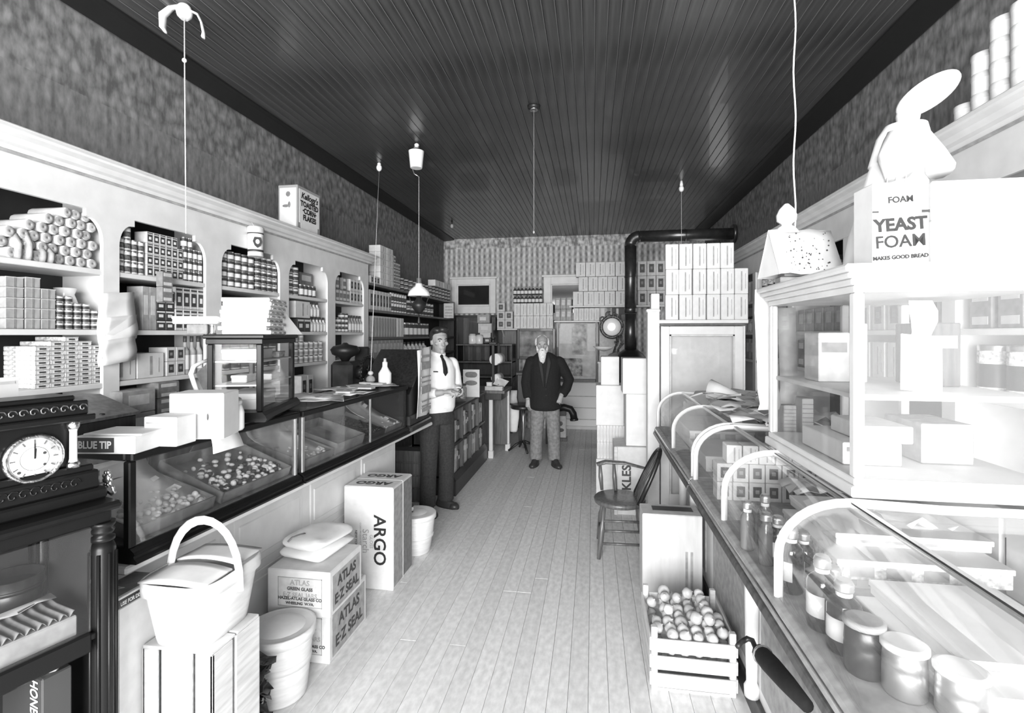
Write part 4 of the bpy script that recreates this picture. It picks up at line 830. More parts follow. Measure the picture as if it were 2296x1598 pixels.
# pail in front and bushel behind the starch
PA = thing('pail', 'white splint pail on the floor beside the slatted crate', 'pail', (-1.42, 2.12, 0))
part(PA, 'body', WICK, lambda b: b.lathe([(.11, 0), (.115, .01), (.145, .31), (.139, .31), (.108, .012)], 28)); part(PA, 'rim', WICK, lambda b: b.lathe([(.145, .27), (.152, .272), (.155, .312), (.148, .316), (.14, .312)], 28)); part(PA, 'band', WICK, lambda b: b.lathe([(.128, .15), (.134, .152), (.136, .18), (.13, .182)], 28)); part(PA, 'cloth_lining', CLOTHW, lambda b: b.ball((0, 0, .285), .137, .137, .045, 20))
def leaves(b):
    for k in range(46):
        c = (random.uniform(-.035, .035), random.uniform(-.05, .05), random.uniform(.02, .3)); M = Matrix.Translation(c) @ Matrix.Rotation(random.uniform(0, 6), 4, 'Z') @ Matrix.Rotation(random.uniform(-1, 1), 4, 'X')
        s_ = random.uniform(.02, .04); b.sheet([[(s_ * (i - 1) * (1 - .4 * abs(j - 1)), s_ * 1.4 * (j - 1), .006 * math.sin(i * 2 + j * 3)) for j in range(3)] for i in range(3)], M=M, t=.001)
gl = thing('greens_bunch', 'bunch of dark leafy greens wedged between crate and pail', 'greens', (-1.385, 1.97 + .02, 0)); gl.location = (-1.366, 1.87, 0); MW[gl.name] = Matrix.Translation((-1.366, 1.87, 0))
o = part(gl, 'leaves', LEAF, leaves); o['kind'] = 'stuff'
part(gl, 'stalk', WOODL, lambda b: [b.tube([(.02 * (k - 1), 0, 0), (.025 * (k - 1), .01, .16)], .006, 6) for k in range(3)])
BU = thing('bushel_basket', 'round splint bushel basket on the floor behind the starch cases', 'basket', (-1.34, 3.68, 0))
part(BU, 'body', WICK, lambda b: b.lathe([(.1, 0), (.112, .01), (.138, .17), (.15, .29), (.145, .29), (.108, .015)], 28)); part(BU, 'hoop', WICK, lambda b: (b.lathe([(.15, .26), (.158, .262), (.159, .295), (.147, .298)], 28), b.lathe([(.128, .12), (.138, .122), (.14, .145), (.132, .147)], 28))); part(BU, 'cover', CLOTHW, lambda b: b.ball((0, 0, .278), .144, .144, .026, 20))
bj = thing('ink_bottle', 'small dark bottle with pale label standing on the bushel basket', 'bottle', (-1.38, 3.66, .305)); part(bj, 'body', LIQ, lambda b: b.lathe([(.03, 0), (.032, .05), (.012, .065), (.012, .08)], 14)); part(bj, 'label', PAPER, lambda b: b.lathe([(.0325, .012), (.0325, .04)], 14)); part(bj, 'cork', CREAM, lambda b: b.lathe([(.012, .08), (.012, .092)], 10))
# ---------------------------------------------------------------- right side: shelving, counter, curved glass cases
GX = 1.5
rs = thing('wall_shelving', 'white shelving with deep cornice along the wall behind the curved glass cases', 'shelving', (GX, 3, 0))
part(rs, 'cornice', W, lambda b: b.prism([(GX + .285, ZCB - .005), (GX - .004, ZCB - .005), (GX - .012, ZCB + .012), (GX - .03, ZCB + .02), (GX - .045, ZCB + .04), (GX - .068, ZCB + .052), (GX - .07, ZCB + .062), (GX - .085, ZCB + .066), (GX - .085, ZCT - .005), (GX - .08, ZCT), (GX + .285, ZCT)], 1, .6, 6.0), True)
part(rs, 'header', W, lambda b: b.bbox(GX, GX + .02, .6, 6.0, ZT - .02, ZCB, .003), True); part(rs, 'rail', GREY, lambda b: b.bbox(GX - .009, GX, .6, 6.0, ZCB - .02, ZCB - .006, .003), True)
for k in range(7): part(rs, 'pillar', W, lambda b: (b.bbox(GX, GX + .02, .62 + k * .88, .71 + k * .88, .8, ZT - .02, .004), b.box(GX + .02, GX + .28, .655 + k * .88, .675 + k * .88, .8, ZCB)), True)
for z in SZ[:3]: part(rs, 'shelf', W, lambda b: b.bbox(GX + .005, GX + .275, .65, 5.95, z - .026, z, .003), True)
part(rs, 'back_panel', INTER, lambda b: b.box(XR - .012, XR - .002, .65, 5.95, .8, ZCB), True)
for zi, z in enumerate(SZ[:3]):
    for bay in range(1, 6):
        y0 = .74 + bay * .88; y1 = y0 + .74
        kind = ['cb', 'kl', 'cg', 'cw', 'kd', 'cm', 'bw'][(bay * 2 + zi * 3) % 7]; n = 5; h = [.2, .16, .2][zi]
        nm = {'c': 'carton', 'k': 'can', 'b': 'bottle'}[kind[0]]; adj = {'cb': 'pale', 'kl': 'speckled', 'cg': 'grey', 'cw': 'white', 'kd': 'dark', 'cm': 'brown', 'bw': 'light'}[kind]
        me = goods(kind, y1 * .0 + .12, .12, h)
        for c in range(n):
            put(nm, me, (GX + .09, y0 + .08 + c * .148, z), -PI / 2, f"{adj} {nm} on {['upper', 'middle', 'lower'][zi]} shelf behind curved cases, bay {ORD[bay]}, {ORD[c]} from shop front", nm, f"{adj} goods on the {['upper', 'middle', 'lower'][zi]} shelf, bay {ORD[bay]}")
# round cartons on the cornice
me_rc = MB().lathe([(.042, 0), (.044, .004), (.044, .055), (.046, .057), (.046, .076), (.043, .078)], 20, mis=[0, 0, 1, 1, 0]).mesh('round_carton', [PAPER, CREAM])
for nm_, y_, z_ in (('lone one', 2.31, 0), ('bottom of three', 2.215, 0), ('middle of three', 2.215, .0785), ('top of three', 2.215, .157), ('bottom of four', 2.12, 0), ('second of four', 2.12, .0785), ('third of four', 2.12, .157), ('top of four', 2.12, .2355), ('bottom of last four', 2.025, 0), ('second of last four', 2.025, .0785), ('third of last four', 2.025, .157), ('top of last four', 2.025, .2355)):
    put('round_carton', me_rc, (1.5, y_, ZCT + z_), 0, f"white round carton on the cornice by the big hat figure, {nm_}", 'carton', 'round cartons on the cornice')
RC = thing('shop_counter', 'pale panelled counter under the curved glass cases', 'counter', (.7, 2.5, 0))
part(RC, 'front_panel', W, lambda b: b.bbox(.7, .72, .6, 4.07, 0, .87, .003), True); part(RC, 'end_panel', W, lambda b: b.bbox(.72, 1.15, 4.04, 4.07, 0, .87, .003), True)
part(RC, 'top', WOODM, lambda b: b.bbox(.6, 1.18, .6, 4.08, .865, .888, .004), True); part(RC, 'plinth', WOODD, lambda b: b.bbox(.68, .7, .6, 4.07, 0, .1, .004), True)
for k in range(4): part(RC, 'panel', GREY, lambda b: b.bbox(.692, .7, .75 + k * .85, 1.4 + k * .85, .16, .78, .006), True)
for k, yy in enumerate((1.5, 2.3, 3.55, 3.98)): part(RC, 'pilaster', W, lambda b: (b.lathe([(.03, .1), (.032, .14), (.022, .16), (.026, .3), (.03, .6), (.022, .76), (.02, .78), (.032, .8), (.032, .86)], 14, (.672, yy, 0)),), True)
# cross-section of the curved front in x,z
ARC = [(.5, .935), (.5, 1.05)] + [(.5 + .18 * (1 - math.cos(PI / 2 * k / 8)), 1.05 + .15 * math.sin(PI / 2 * k / 8)) for k in range(1, 9)]
def curved(y0, y1, arcs, label):
    t = thing('curved_showcase', label, 'display case', (.7, y0, .89), 0, 'curved front glass cases')
    part(t, 'base', GREY, lambda b: b.prism([(1.14, .89), (.5, .89), (.478, .895), (.47, .905), (.48, .912), (.476, .92), (.484, .93), (.5, .936), (1.14, .936)], 1, y0, y1), True)
    part(t, 'base_moulding', WOODM, lambda b: b.prism([(.5, .862), (.468, .866), (.462, .876), (.466, .89), (.47, .895), (.5, .895)], 1, y0, y1), True)
    part(t, 'sill_strip', NICKEL, lambda b: b.tube([(.478, y0, .916), (.478, y1, .916)], .006, 8), True)
    for ya in arcs: part(t, 'arch_strip', mat('white_metal_strip', .75, .4), lambda b: b.tube([(x, ya, z) for x, z in ARC] + [(.9, ya, 1.192), (1.12, ya, 1.192)], .0125, 8, flat=.6), True)
    part(t, 'curved_pane', GLASS, lambda b: b.sheet([[(x, y0 + .01 + (y1 - y0 - .02) * j / 2, z) for j in range(3)] for x, z in ARC], t=.003), True)
    part(t, 'top_pane', GLASS, lambda b: b.box(.68, 1.12, y0 + .01, y1 - .01, 1.194, 1.198), True)
    part(t, 'top_rail', NICKEL, lambda b: (b.bbox(.672, .69, y0, y1, 1.19, 1.206, .003), b.bbox(1.11, 1.14, y0, y1, 1.17, 1.206, .003)), True)
    part(t, 'end_pane', GLASS, lambda b: [b.prism([(x, z) for x, z in ARC] + [(1.12, 1.2), (1.12, .935)], 1, yy, yy + .003) for yy in (y0 + .006, y1 - .009)], True)
    part(t, 'back_door', W, lambda b: [b.bbox(1.12, 1.135, y0 + .02 + k * (y1 - y0) / 2, y0 + (k + 1) * (y1 - y0) / 2, .936, 1.17, .003) for k in (0, 1)], True)
    return t
curved(.55, 2.62, (1.475, 2.05, 2.6), 'curved front glass case crowded with bottles and boxes, closest to the shop front')
curved(2.64, 4.07, (2.66, 3.3, 4.05), 'curved front glass case ending by the wood chair, crumpled papers on top')
BZ = .937
def bottle(px, py, r, h, m, label, cap=TIN, lab=True, neck=.45, x=None):
    p = aZ(px, py, BZ) if x is None else aX(px, py, x)
    t = thing('bottle', label, 'bottle', (p.x + r + .012, p.y, BZ))
    part(t, 'body', m, lambda b: b.lathe([(r * .92, 0), (r, .006), (r, h * .62), (r * .9, h * .7), (r * neck, h * .78), (r * neck, h * .84)], 18))
    part(t, 'cap', cap, lambda b: b.lathe([(r * neck + .003, h * .84)] + [(r * neck + .003 + (.0015 if k % 2 else 0), h * (.84 + .02 * k)) for k in range(1, 7)] + [(r * neck * .95, h)], 18))
    if lab: part(t, 'label', PAPER, lambda b: b.sheet([[((r + .001) * math.cos(a), (r + .001) * math.sin(a), z) for a in [PI * 1.0 + (k - 4) * .2 + .5 for k in range(9)]] for z in (h * .2, h * .5)], t=.0008))
    if neck < .6: part(t, 'neck_band', PAPER, lambda b: b.lathe([(r * neck + .001, h * .76), (r * neck + .001, h * .835)], 14))
    return t
bottle(1652, 1228, .022, .16, AMB, 'grey slender bottle, first in the bottle line by the small boxes', lab=False, neck=.55)
bottle(1690, 1222, .024, .175, AMB, 'grey slender bottle with pale neck, behind the first slender one', neck=.5, lab=False)
bottle(1692, 1262, .022, .16, AMB, 'grey ribbed slender bottle, second along the bottle line', lab=False, neck=.6)
bottle(1712, 1262, .03, .15, LIQ, 'black squat bottle with white label, third along the bottle line')
bottle(1736, 1320, .032, .175, LIQ, 'black tall bottle with white label before the white metal arch')
bottle(1766, 1305, .03, .15, LIQ, 'black bottle hidden behind the white metal arch')
bottle(1798, 1402, .034, .175, LIQ, 'black wide bottle with ribbed cap and torn white label')
bottle(1842, 1452, .035, .16, LIQ, 'black bottle with white cap and white corner label near the jar')
bottle(1830, 1392, .028, .14, LIQ, 'small black bottle half hidden behind the white-capped bottle', lab=False)
for k, (px, py, r, h, m, lb) in enumerate(((1885, 1500, .037, .11, GALV, 'dark glass jar with flat disc lid at near end of bottle line'), (1972, 1548, .038, .1, TIN, 'clear shiny jar with pale screw lid beside the disc-lidded jar'), (2095, 1600, .04, .09, TIN, 'second clear shiny jar with pale lid beyond the disc-lidded jar'))):
    p = aZ(px, py, BZ); t = thing('jar', lb, 'jar', (p.x + .045, p.y, BZ))
    part(t, 'body', m, lambda b: b.lathe([(r * .9, 0), (r, .006), (r, h * .5), (r * .96, h * .55), (r, h * .6), (r * .95, h * .85), (r * .8, h * .9)], 20)); part(t, 'lid', GREY if k == 0 else PAPER, lambda b: b.lathe([(r * .8, h * .9), (r * 1.08, h * .91), (r * 1.08, h), (r * .9, h + .003)], 20))
# small boxes stacked at the rear of the bottle line and flat boxes
for r, (n, xs) in enumerate(((7, .56), (7, .56), (5, .60))):
    for c in range(n):
        put('small_carton', goods('cb' if r < 2 else 'cw', .062, .08, .078), (xs + c * .066, 2.33, BZ + r * .0795), random.uniform(-.03, .03), f"small pale carton stacked behind slender bottles, {ORD[c]} from curved glass, {ROW[r]}", 'carton', 'small cartons in the curved case')
k = 0
for (x0, x1, y0, y1, z0, z1, m, lb) in ((.64, 1.05, 1.55, 1.95, 0, .045, CARD, 'bottom flat carton under pale boxes in curved case'), (.66, 1.08, 1.5, 1.9, .046, .1, SPECKL, 'speckled flat carton, second in curved case pile'), (.7, 1.1, 1.6, 1.95, .101, .135, CREAM, 'cream flat carton topping the curved case pile'), (.66, .95, 1.05, 1.4, 0, .05, CREAM, 'wide cream carton behind the shiny jars'), (.7, .98, 1.1, 1.42, .051, .085, CARD, 'white flat carton atop the wide cream carton'),
                                       (.84, 1.1, 2.02, 2.24, 0, .1, DIM, 'dark open box on the case floor behind the second arch'), (.58, .95, 2.75, 3.2, 0, .08, PAPER, 'white paper-covered box at the far case front'), (.6, .98, 3.3, 3.9, 0, .11, CARD, 'pale long box at the far end of far curved case')):
    t = thing('flat_carton', lb, 'carton', (x0, y0, BZ)); w, d = x1 - x0, y1 - y0
    part(t, 'body', m, lambda b: b.bbox(0, w, 0, d, z0, z1, .003)); part(t, 'lid', PAPER if m != DIM else WOODM, lambda b: b.bbox(-.003, w + .003, -.003, d + .003, z1 - .014, z1 + .001, .002))
    part(t, 'end_label', GREY, lambda b: [b.box(.03 + q * .09, .09 + q * .09, -.0012, 0, z0 + .01, z1 - .016) for q in range(3)])
for k, (x, y, s_, lb) in enumerate(((.85, 2.12, .2, 'crumpled white paper spilling from the dark open box'), (.98, 1.75, .16, 'crumpled wrapping draped over the curved case carton pile'))):
    g_ = [[(x + s_ * (i / 5 - .5), y + s_ * (j / 5 - .5), BZ + .125 + (.02 if k else 0) + random.uniform(-.012, .03) - .02 * (abs(i - 2.5) / 2.5)) for j in range(6)] for i in range(6)]
    single('wrapping_paper', PAPER, lambda b: b.sheet(g_, t=.001), lb, 'paper')
# papers, scissors and cloth on top of the far curved case
for k, (x, y, s_, w_) in enumerate(((.80, 2.75, .26, .2), (.88, 2.95, .3, .24), (.82, 3.15, .22, .26), (.95, 3.3, .3, .26), (.86, 3.55, .26, .3), (.96, 2.62, .26, .22))):
    g_ = [[Matrix.Translation((x, y, 1.207)) @ Matrix.Rotation(k * .7, 4, 'Z') @ Vector((w_ * (i / 5 - .5) * 1.3, s_ * (j / 5 - .5) * 1.2, .012 * k * .6 + random.uniform(0, .045))) for j in range(6)] for i in range(6)]
    single('crumpled_paper', PAPER, lambda b: b.sheet(g_, t=.001), f"crumpled white paper on the far curved case top, {ORD[k]} of the heap", 'paper', 'crumpled papers on the curved case')
si = thing('scissors', 'dark scissors lying among crumpled papers on the far curved case', 'scissors', (.84, 2.62, 1.225), R(60))
part(si, 'blades', NICKEL, lambda b: (b.tube([(0, 0, 0), (.12, .01, 0)], .004, 6, flat=.5), b.tube([(0, 0, .003), (.12, -.012, .003)], .004, 6, flat=.5))); part(si, 'handle', IRON, lambda b: [b.tube([(-.03 + .022 * math.cos(2 * PI * q / 10), s_ * .022 + .014 * math.sin(2 * PI * q / 10), 0) for q in range(11)], .004, 6) for s_ in (-1, 1)])
cr_ = thing('paper_cornet', 'white paper cone bag lying on the far curved case beyond the crumpled papers', 'paper bag', (.98, 3.45, 1.24), R(150))
part(cr_, 'cone', PAPER, lambda b: b.lathe([(.002, 0), (.05, .16), (.07, .24), (.064, .24)], 16, M=Matrix.Rotation(R(80), 4, 'Y')))
# tall upright case standing on the near curved case
TC = thing('upright_showcase', 'tall white-framed glass case standing on the curved showcase', 'display case', (.7, 1.5, 1.207))
x0, x1, y0, y1, z0, z1 = .7, 1.2, 1.5, 2.18, 1.2085, 1.785
part(TC, 'base', W, lambda b: (b.bbox(x0 - .01, x1 + .01, y0 - .01, y1 + .01, z0, z0 + .03, .004), b.bbox(x0, x1, y0, y1, z0 + .03, z0 + .05, .003)), True)
for x in (x0 + .014, x1 - .014):
    for y in (y0 + .014, y1 - .014): part(TC, 'post', W, lambda b: b.bbox(x - .014, x + .014, y - .014, y + .014, z0 + .051, z1 - .021, .004), True)
part(TC, 'cornice', W, lambda b: (b.bbox(x0, x1, y0, y1, z1 - .02, z1, .003), b.bbox(x0 - .012, x1 + .012, y0 - .012, y1 + .012, z1, z1 + .018, .004), b.bbox(x0 - .025, x1 + .025, y0 - .025, y1 + .025, z1 + .018, z1 + .034, .005), b.bbox(x0 - .035, x1 + .035, y0 - .035, y1 + .035, z1 + .034, z1 + .055, .006)), True)
part(TC, 'front_pane', DUSTY, lambda b: b.box(x0 + .028, x1 - .028, y0 + .006, y0 + .009, z0 + .05, z1 - .02), True); part(TC, 'side_pane', GLASS, lambda b: b.box(x0 + .006, x0 + .009, y0 + .028, y1 - .028, z0 + .05, z1 - .02), True); part(TC, 'back_pane', GLASS, lambda b: b.box(x0 + .028, x1 - .028, y1 - .009, y1 - .006, z0 + .05, z1 - .02), True)
for z in (1.47,): part(TC, 'shelf', W, lambda b: b.bbox(x0 + .02, x1 - .02, y0 + .02, y1 - .02, z, z + .016, .003), True)
part(TC, 'mullion', W, lambda b: b.bbox(.965, .99, y1 - .026, y1, z0 + .05, z1 - .02, .004), True)
def card_(p0, p1, y, lean, name, label, m=PAPER):
    t = thing(name, label, 'card', (p0[0], y, p0[1])); w = p1[0] - p0[0]; h = p1[1] - p0[1]
    part(t, 'card', m, lambda b: b.box(0, w, 0, .004, 0, h, M=Matrix.Rotation(R(6), 4, 'Y') @ Matrix.Rotation(R(-10), 4, 'X'))); return t
a0, a1 = aY(2020, 886, 1.62), aY(2105, 745, 1.62)
card_((a0.x, 1.491), (a1.x + .01, a1.z), 1.62, 0, 'white_placard', 'blank white placard leaning on the upper shelf of the tall case')
for k, (x, y, z, w, d, h, m, lb) in enumerate(((.82, 1.95, 1.487, .1, .12, .17, CREAM, 'cream lettered carton at rear of tall case shelf'), (.9, 1.9, 1.487, .035, .05, .2, CARD, 'slim white carton with knob behind the placard'), (.82, 1.8, 1.261, .16, .3, .066, PAPER, 'folded white goods on the tall case floor'), (.86, 1.75, 1.329, .13, .22, .05, CARD, 'white box upon the folded goods in tall case'), (1.08, 1.85, 1.487, .1, .16, .2, WOODM, 'brown striped carton at the far corner of tall case shelf'), (1.05, 1.8, 1.261, .14, .2, .12, GREY, 'grey carton on the tall case floor'))):
    t = thing('carton', lb, 'carton', (x, y, z)); part(t, 'body', m, lambda b: b.bbox(-w / 2, w / 2, -d / 2, d / 2, 0, h, .003)); part(t, 'band', GREY, lambda b: b.box(-w / 2 + .01, w / 2 - .01, -d / 2 - .001, -d / 2, h * .6, h * .8))
    if k == 1: part(t, 'knob', PAPER, lambda b: b.ball((0, 0, h + .008), .01, .01, .01, 10))
rb = thing('cloth_ribbon', 'broad pale cloth streamer hanging inside the tall case', 'ribbon', (.97, 1.7, 1.5))
part(rb, 'cloth', CLOTHW, lambda b: b.sheet([[(.955 + .065 * j / 3 + .01 * math.sin(i * .9), 1.72 + .012 * math.sin(i * 1.3 + j), 1.755 - .26 * i / 8) for j in range(4)] for i in range(9)], t=.002), True)
# goods standing behind the tall case, white folded stacks
for k, (px, w, z0_, h) in enumerate(((1772, .05, 1.207, .14), (1812, .045, 1.207, .17))):
    p = aY(px, 1000, 2.32); t = thing('packet_stack', ['narrow tall carton standing behind the tall case corner', 'white ribbed carton standing behind the tall case, beside the narrow one'][k], 'carton', (p.x, 2.32, z0_))
    part(t, 'body', CARD if k else CREAM, lambda b: b.bbox(-w / 2, w / 2, 0, .1, 0, h, .003)); part(t, 'ribs', GREY, lambda b: [b.box(-w / 2, w / 2, -.0015, 0, .012 + q * h / 9, .015 + q * h / 9) for q in range(8)])
# yeast box, cartons, hat figure, hanging papers
TZ = z1 + .056
YB_ = thing('yeast_carton', 'pale carton lettered YEAST FOAM before the hat figure', 'carton', (.85, 1.56, TZ), R(2))
part(YB_, 'body', PAPER, lambda b: b.bbox(-.075, .07, 0, .1, 0, .235, .003)); part(YB_, 'emblem', CREAM, lambda b: b.prism([(.06 * math.cos(2 * PI * k / 20) - .005, .19 + .028 * math.sin(2 * PI * k / 20)) for k in range(20)], 1, -.0015, 0, M=Matrix.Rotation(R(0), 4, 'Z')))
for t_, s_, z_, sh in (('FOAM', .024, .185, .3), ('YEAST', .048, .115, .25), ('FOAM', .048, .068, .25), ('MAKES GOOD BREAD', .0145, .025, .25)): text(YB_, t_, s_, (-.005, -.0016, z_), (1, 0, .06), (-.06, 0, 1), BLACK, bold=.0018 if t_ == 'YEAST' else .0006)
part(YB_, 'tape', DARK, lambda b: (b.box(-.076, -.06, -.001, 0, .15, .155), b.box(.05, .0705, -.001, .0, .148, .156)))
for k, (x0_, x1_, zz0, zz1, yy) in enumerate(((.925, 1.2, 0, .125, 1.56), (.93, 1.2, .126, .235, 1.57))):
    t = thing('white_carton', ['lower plain white carton beside the yeast carton on tall case', 'upper plain white carton beside the yeast carton on tall case'][k], 'carton', (x0_, yy, TZ)); part(t, 'body', PAPER, lambda b: b.bbox(0, x1_ - x0_, 0, .095, zz0, zz1, .003)); part(t, 'flap', CARD, lambda b: b.bbox(.003, x1_ - x0_ - .003, .003, .092, zz1, zz1 + .0015, .0005))
HF = thing('hat_figure', 'white robed advertising figure with broad round hat on tall case', 'figure', (.965, 1.78, TZ))
def robe(b):
    n = 26
    def ring(z, r, ry, dx, f): return [(dx + (r + f * math.sin(5 * 2 * PI * k / n)) * math.cos(2 * PI * k / n), (ry + f * math.sin(5 * 2 * PI * k / n)) * math.sin(2 * PI * k / n), z) for k in range(n)]
    lv = [ring(0, .115, .1, -.045, .008), ring(.12, .1, .09, -.035, .008), ring(.2, .088, .08, -.022, .006), ring(.201, .096, .085, -.022, .004), ring(.32, .075, .068, -.004, .004), ring(.321, .083, .074, -.002, .003), ring(.4, .074, .055, .01, .002), ring(.435, .058, .045, .016, 0)]
    vs = [p for l in lv for p in l]; m = len(lv); b.add(vs, [[i * n + k, i * n + (k + 1) % n, (i + 1) * n + (k + 1) % n, (i + 1) * n + k] for i in range(m - 1) for k in range(n)] + [list(range(n))[::-1], [(m - 1) * n + k for k in range(n)]], 0, True)
part(HF, 'robe', PAPER, robe); part(HF, 'head', PAPER, lambda b: (b.ball((.022, 0, .462), .032, .034, .038, 14), b.tube([(.016, 0, .42), (.018, 0, .45)], .022, 10)))
part(HF, 'sleeve', PAPER, lambda b: b.tube([(.05, -.02, .4), (.068, -.05, .33), (.06, -.09, .28)], [.022, .03, .036], 12)); part(HF, 'sleeve', PAPER, lambda b: b.tube([(-.03, -.02, .4), (-.06, -.05, .33), (-.05, -.09, .27)], [.022, .03, .038], 12))
part(HF, 'hat', CREAM, lambda b: b.lathe([(.082, -.005), (.085, -.002), (.085, .002), (.05, .01), (.012, .02)], 34, M=Matrix.Translation((.06, -.03, .508)) @ Vector((-.248, .342, .906)).to_track_quat('Z', 'Y').to_matrix().to_4x4()))
HF.scale = (1, 1, 1.09)
part(HF, 'fold_line', CREAM, lambda b: [b.tube([(-.02 - .03 * k, -.075 - .006 * k, .32 - .02 * k), (-.06 - .03 * k, -.1 - .004 * k, .03)], .002, 5) for k in range(3)])
# folded paper tent with finial draped on the corner, string above, strips below
TN = thing('paper_tent', 'spotted white paper folded tent-wise over the tall case corner', 'paper', (.755, 2.06, TZ))
rid = .075
g1 = [[(-.1 + .235 * j / 6, .0 - .085 * i / 4 * 1.0, .205 - .175 * i / 4 + .004 * math.sin(j * 2)) for j in range(7)] for i in range(5)]
g2 = [[(-.1 + .235 * j / 6 - .0 * i, .0 + .085 * i / 4, .205 - .175 * i / 4) for j in range(7)] for i in range(5)]
TR = Matrix.Rotation(R(8), 4, 'Z')
part(TN, 'near_slope', PAPER, lambda b: b.sheet(g1, t=.002, M=TR)); part(TN, 'far_slope', PAPER, lambda b: b.sheet(g2, t=.002, M=TR))
part(TN, 'gable', PAPER, lambda b: b.prism([(-.08, .03), (.08, .03), (0, .2)], 0, -.098, -.094, M=TR))
part(TN, 'finial', PAPER, lambda b: b.lathe([(.045, .195), (.03, .215), (.018, .222), (.018, .228), (.034, .24), (.036, .262), (.026, .285), (.008, .305)], 14, (-.03, 0, 0), M=TR))
def spots(b):
    for k in range(60):
        u = random.random() ** .8; v = random.random(); j = .02 + .2 * random.random() * (1 - .3 * u)
        p = TR @ Vector((-.08 + j, -.085 * u - .003, .205 - .175 * u + .0015)); r = random.uniform(.0012, .0034); b.ball(p, r, r * .8, r, 6)
o = part(TN, 'spots', DARK, spots); o['kind'] = 'stuff'
part(TN, 'packing', GREY, lambda b: [b.bbox(-.06 + .012 * q, .05 + .005 * q, -.03 - .008 * q, .03 + .008 * q, .03 - .03 + .028 * q, .027 + .028 * q, .003) for q in range(3)])
def strip(name, pts, w, m, label, cat='paper'):
    t = thing(name, label, cat, pts[0]); part(t, 'strip', m, lambda b: b.sheet([[Vector(p) + Vector((w * (j - .5), .006 * math.sin(i * 1.7), .003 * (j - .5))) for j in (0, .5, 1)] for i, p in enumerate(pts)], t=.0015), True)
y_ = 2.24
strip('paper_streamer', [aY(px, py, y_) for px, py in ((1716, 648), (1716, 700), (1718, 760), (1720, 820), (1722, 870), (1728, 905), (1722, 918))], .082, PAPER, 'long white paper streamer hanging at the tall case corner')
strip('paper_streamer', [aY(px, py, 2.3) for px, py in ((1764, 690), (1766, 760), (1767, 820), (1768, 870), (1762, 905))], .07, CREAM, 'duller pale paper streamer hanging beside the white one')
tr = thing('hanging_string', 'white string dropping from the ceiling to the spotted paper tent', 'string', (.83, 2.05, 2.05))
part(tr, 'string', TWINE, lambda b: b.tube([(.755 + .004 * math.sin(k), 2.06, 2.03 + (ZC - 2.03) * k / 24) for k in range(25)], .0032, 6), True); part(tr, 'tassel', TWINE, lambda b: b.tube([(.755, 2.06, 2.04), (.757, 2.06, 2.02), (.758, 2.06, 1.99)], [.004, .007, .006], 8), True)
# ---------------------------------------------------------------- right rear: upright cabinet, cartons, chair, crates
WC = thing('upright_cabinet', 'tall white-framed glazed cabinet with rows of cartons on top', 'cabinet', (.57, 4.45, 0))
x0, x1, y0, y1 = .57, 1.25, 4.45, 4.8
part(WC, 'body', W, lambda b: (b.box(x0, x1, y1 - .02, y1, .1, 1.74), b.box(x0, x0 + .02, y0, y1, .1, 1.74), b.box(x1 - .02, x1, y0, y1, .1, 1.74)), True); part(WC, 'plinth', WOODM, lambda b: b.bbox(x0, x1, y0, y1, 0, .1, .004), True)
part(WC, 'top', W, lambda b: (b.bbox(x0 - .02, x1 + .02, y0 - .02, y1, 1.745, 1.775, .004)), True); part(WC, 'top_moulding', DIM, lambda b: b.bbox(x0 - .01, x1 + .0, y0 - .012, y1, 1.722, 1.745, .006), True)
d = part(WC, 'door', W, lambda b: (b.bbox(x0, x0 + .07, y0 - .02, y0, .1, 1.72, .004), b.bbox(x1 - .09, x1 - .02, y0 - .02, y0, .1, 1.72, .004), b.bbox(x0 + .07, x1 - .09, y0 - .02, y0, 1.65, 1.72, .004), b.bbox(x0 + .07, x1 - .09, y0 - .02, y0, .1, .3, .004)), True)
MW[d.name] = MW[WC.name]
part(d, 'pane', DUSTY, lambda b: b.box(x0 + .07, x1 - .09, y0 - .012, y0 - .009, .3, 1.65), True); part(d, 'glazing_bead', CREAM, lambda b: (b.box(x0 + .07, x0 + .082, y0 - .026, y0 - .02, .3, 1.65), b.box(x1 - .102, x1 - .09, y0 - .026, y0 - .02, .3, 1.65), b.box(x0 + .07, x1 - .09, y0 - .026, y0 - .02, 1.638, 1.65)), True)
part(WC, 'paper_blind', CARD, lambda b: b.box(x0 + .03, x1 - .03, y0 + .03, y0 + .034, .2, 1.7), True)
part(WC, 'corner_post', W, lambda b: (b.bbox(.46, .56, y0 - .01, y0 + .12, .0, 1.86, .006), b.bbox(.45, .565, y0 - .015, y0 + .125, 1.84, 1.87, .008), b.bbox(.49, .56, y0, y0 + .1, 1.87, 2.0, .004)), True)
q0 = [aY(x, 716, y0 + .02).x for x in (1492, 1521, 1551, 1580, 1614, 1642, 1671)]
for r, n in enumerate((6, 6, 5)):
    for c in range(n):
        put('tall_carton', goods('cw', .106, .07, .215), (q0[0] + .056 + c * .1125 + random.uniform(-.003, .003), y0 + .06, 1.776 + r * .2165), random.uniform(-.02, .02), f"tall white carton on the glazed cabinet, {ORD[c]} from stovepipe, {ROW[r]}", 'carton', 'tall white cartons on the glazed cabinet')
def ctn(name, x0, x1, y0, y1, z0, z1, label, m=CARD, extra=None, cat='carton'):
    t = thing(name, label, cat, (x0, y0, z0)); w, d_, h = x1 - x0, y1 - y0, z1 - z0
    part(t, 'body', m, lambda b: b.bbox(0, w, 0, d_, 0, h, .004)); part(t, 'flap', m, lambda b: b.bbox(.004, w - .004, .004, d_ / 2 - .002, h, h + .002, .001))
    if extra: extra(t, w, d_, h)
    return t
ctn('white_carton', .27, .53, 4.76, 5.08, 1.103, 1.43, 'upper white carton of the pile by the rear cabinet', PAPER)
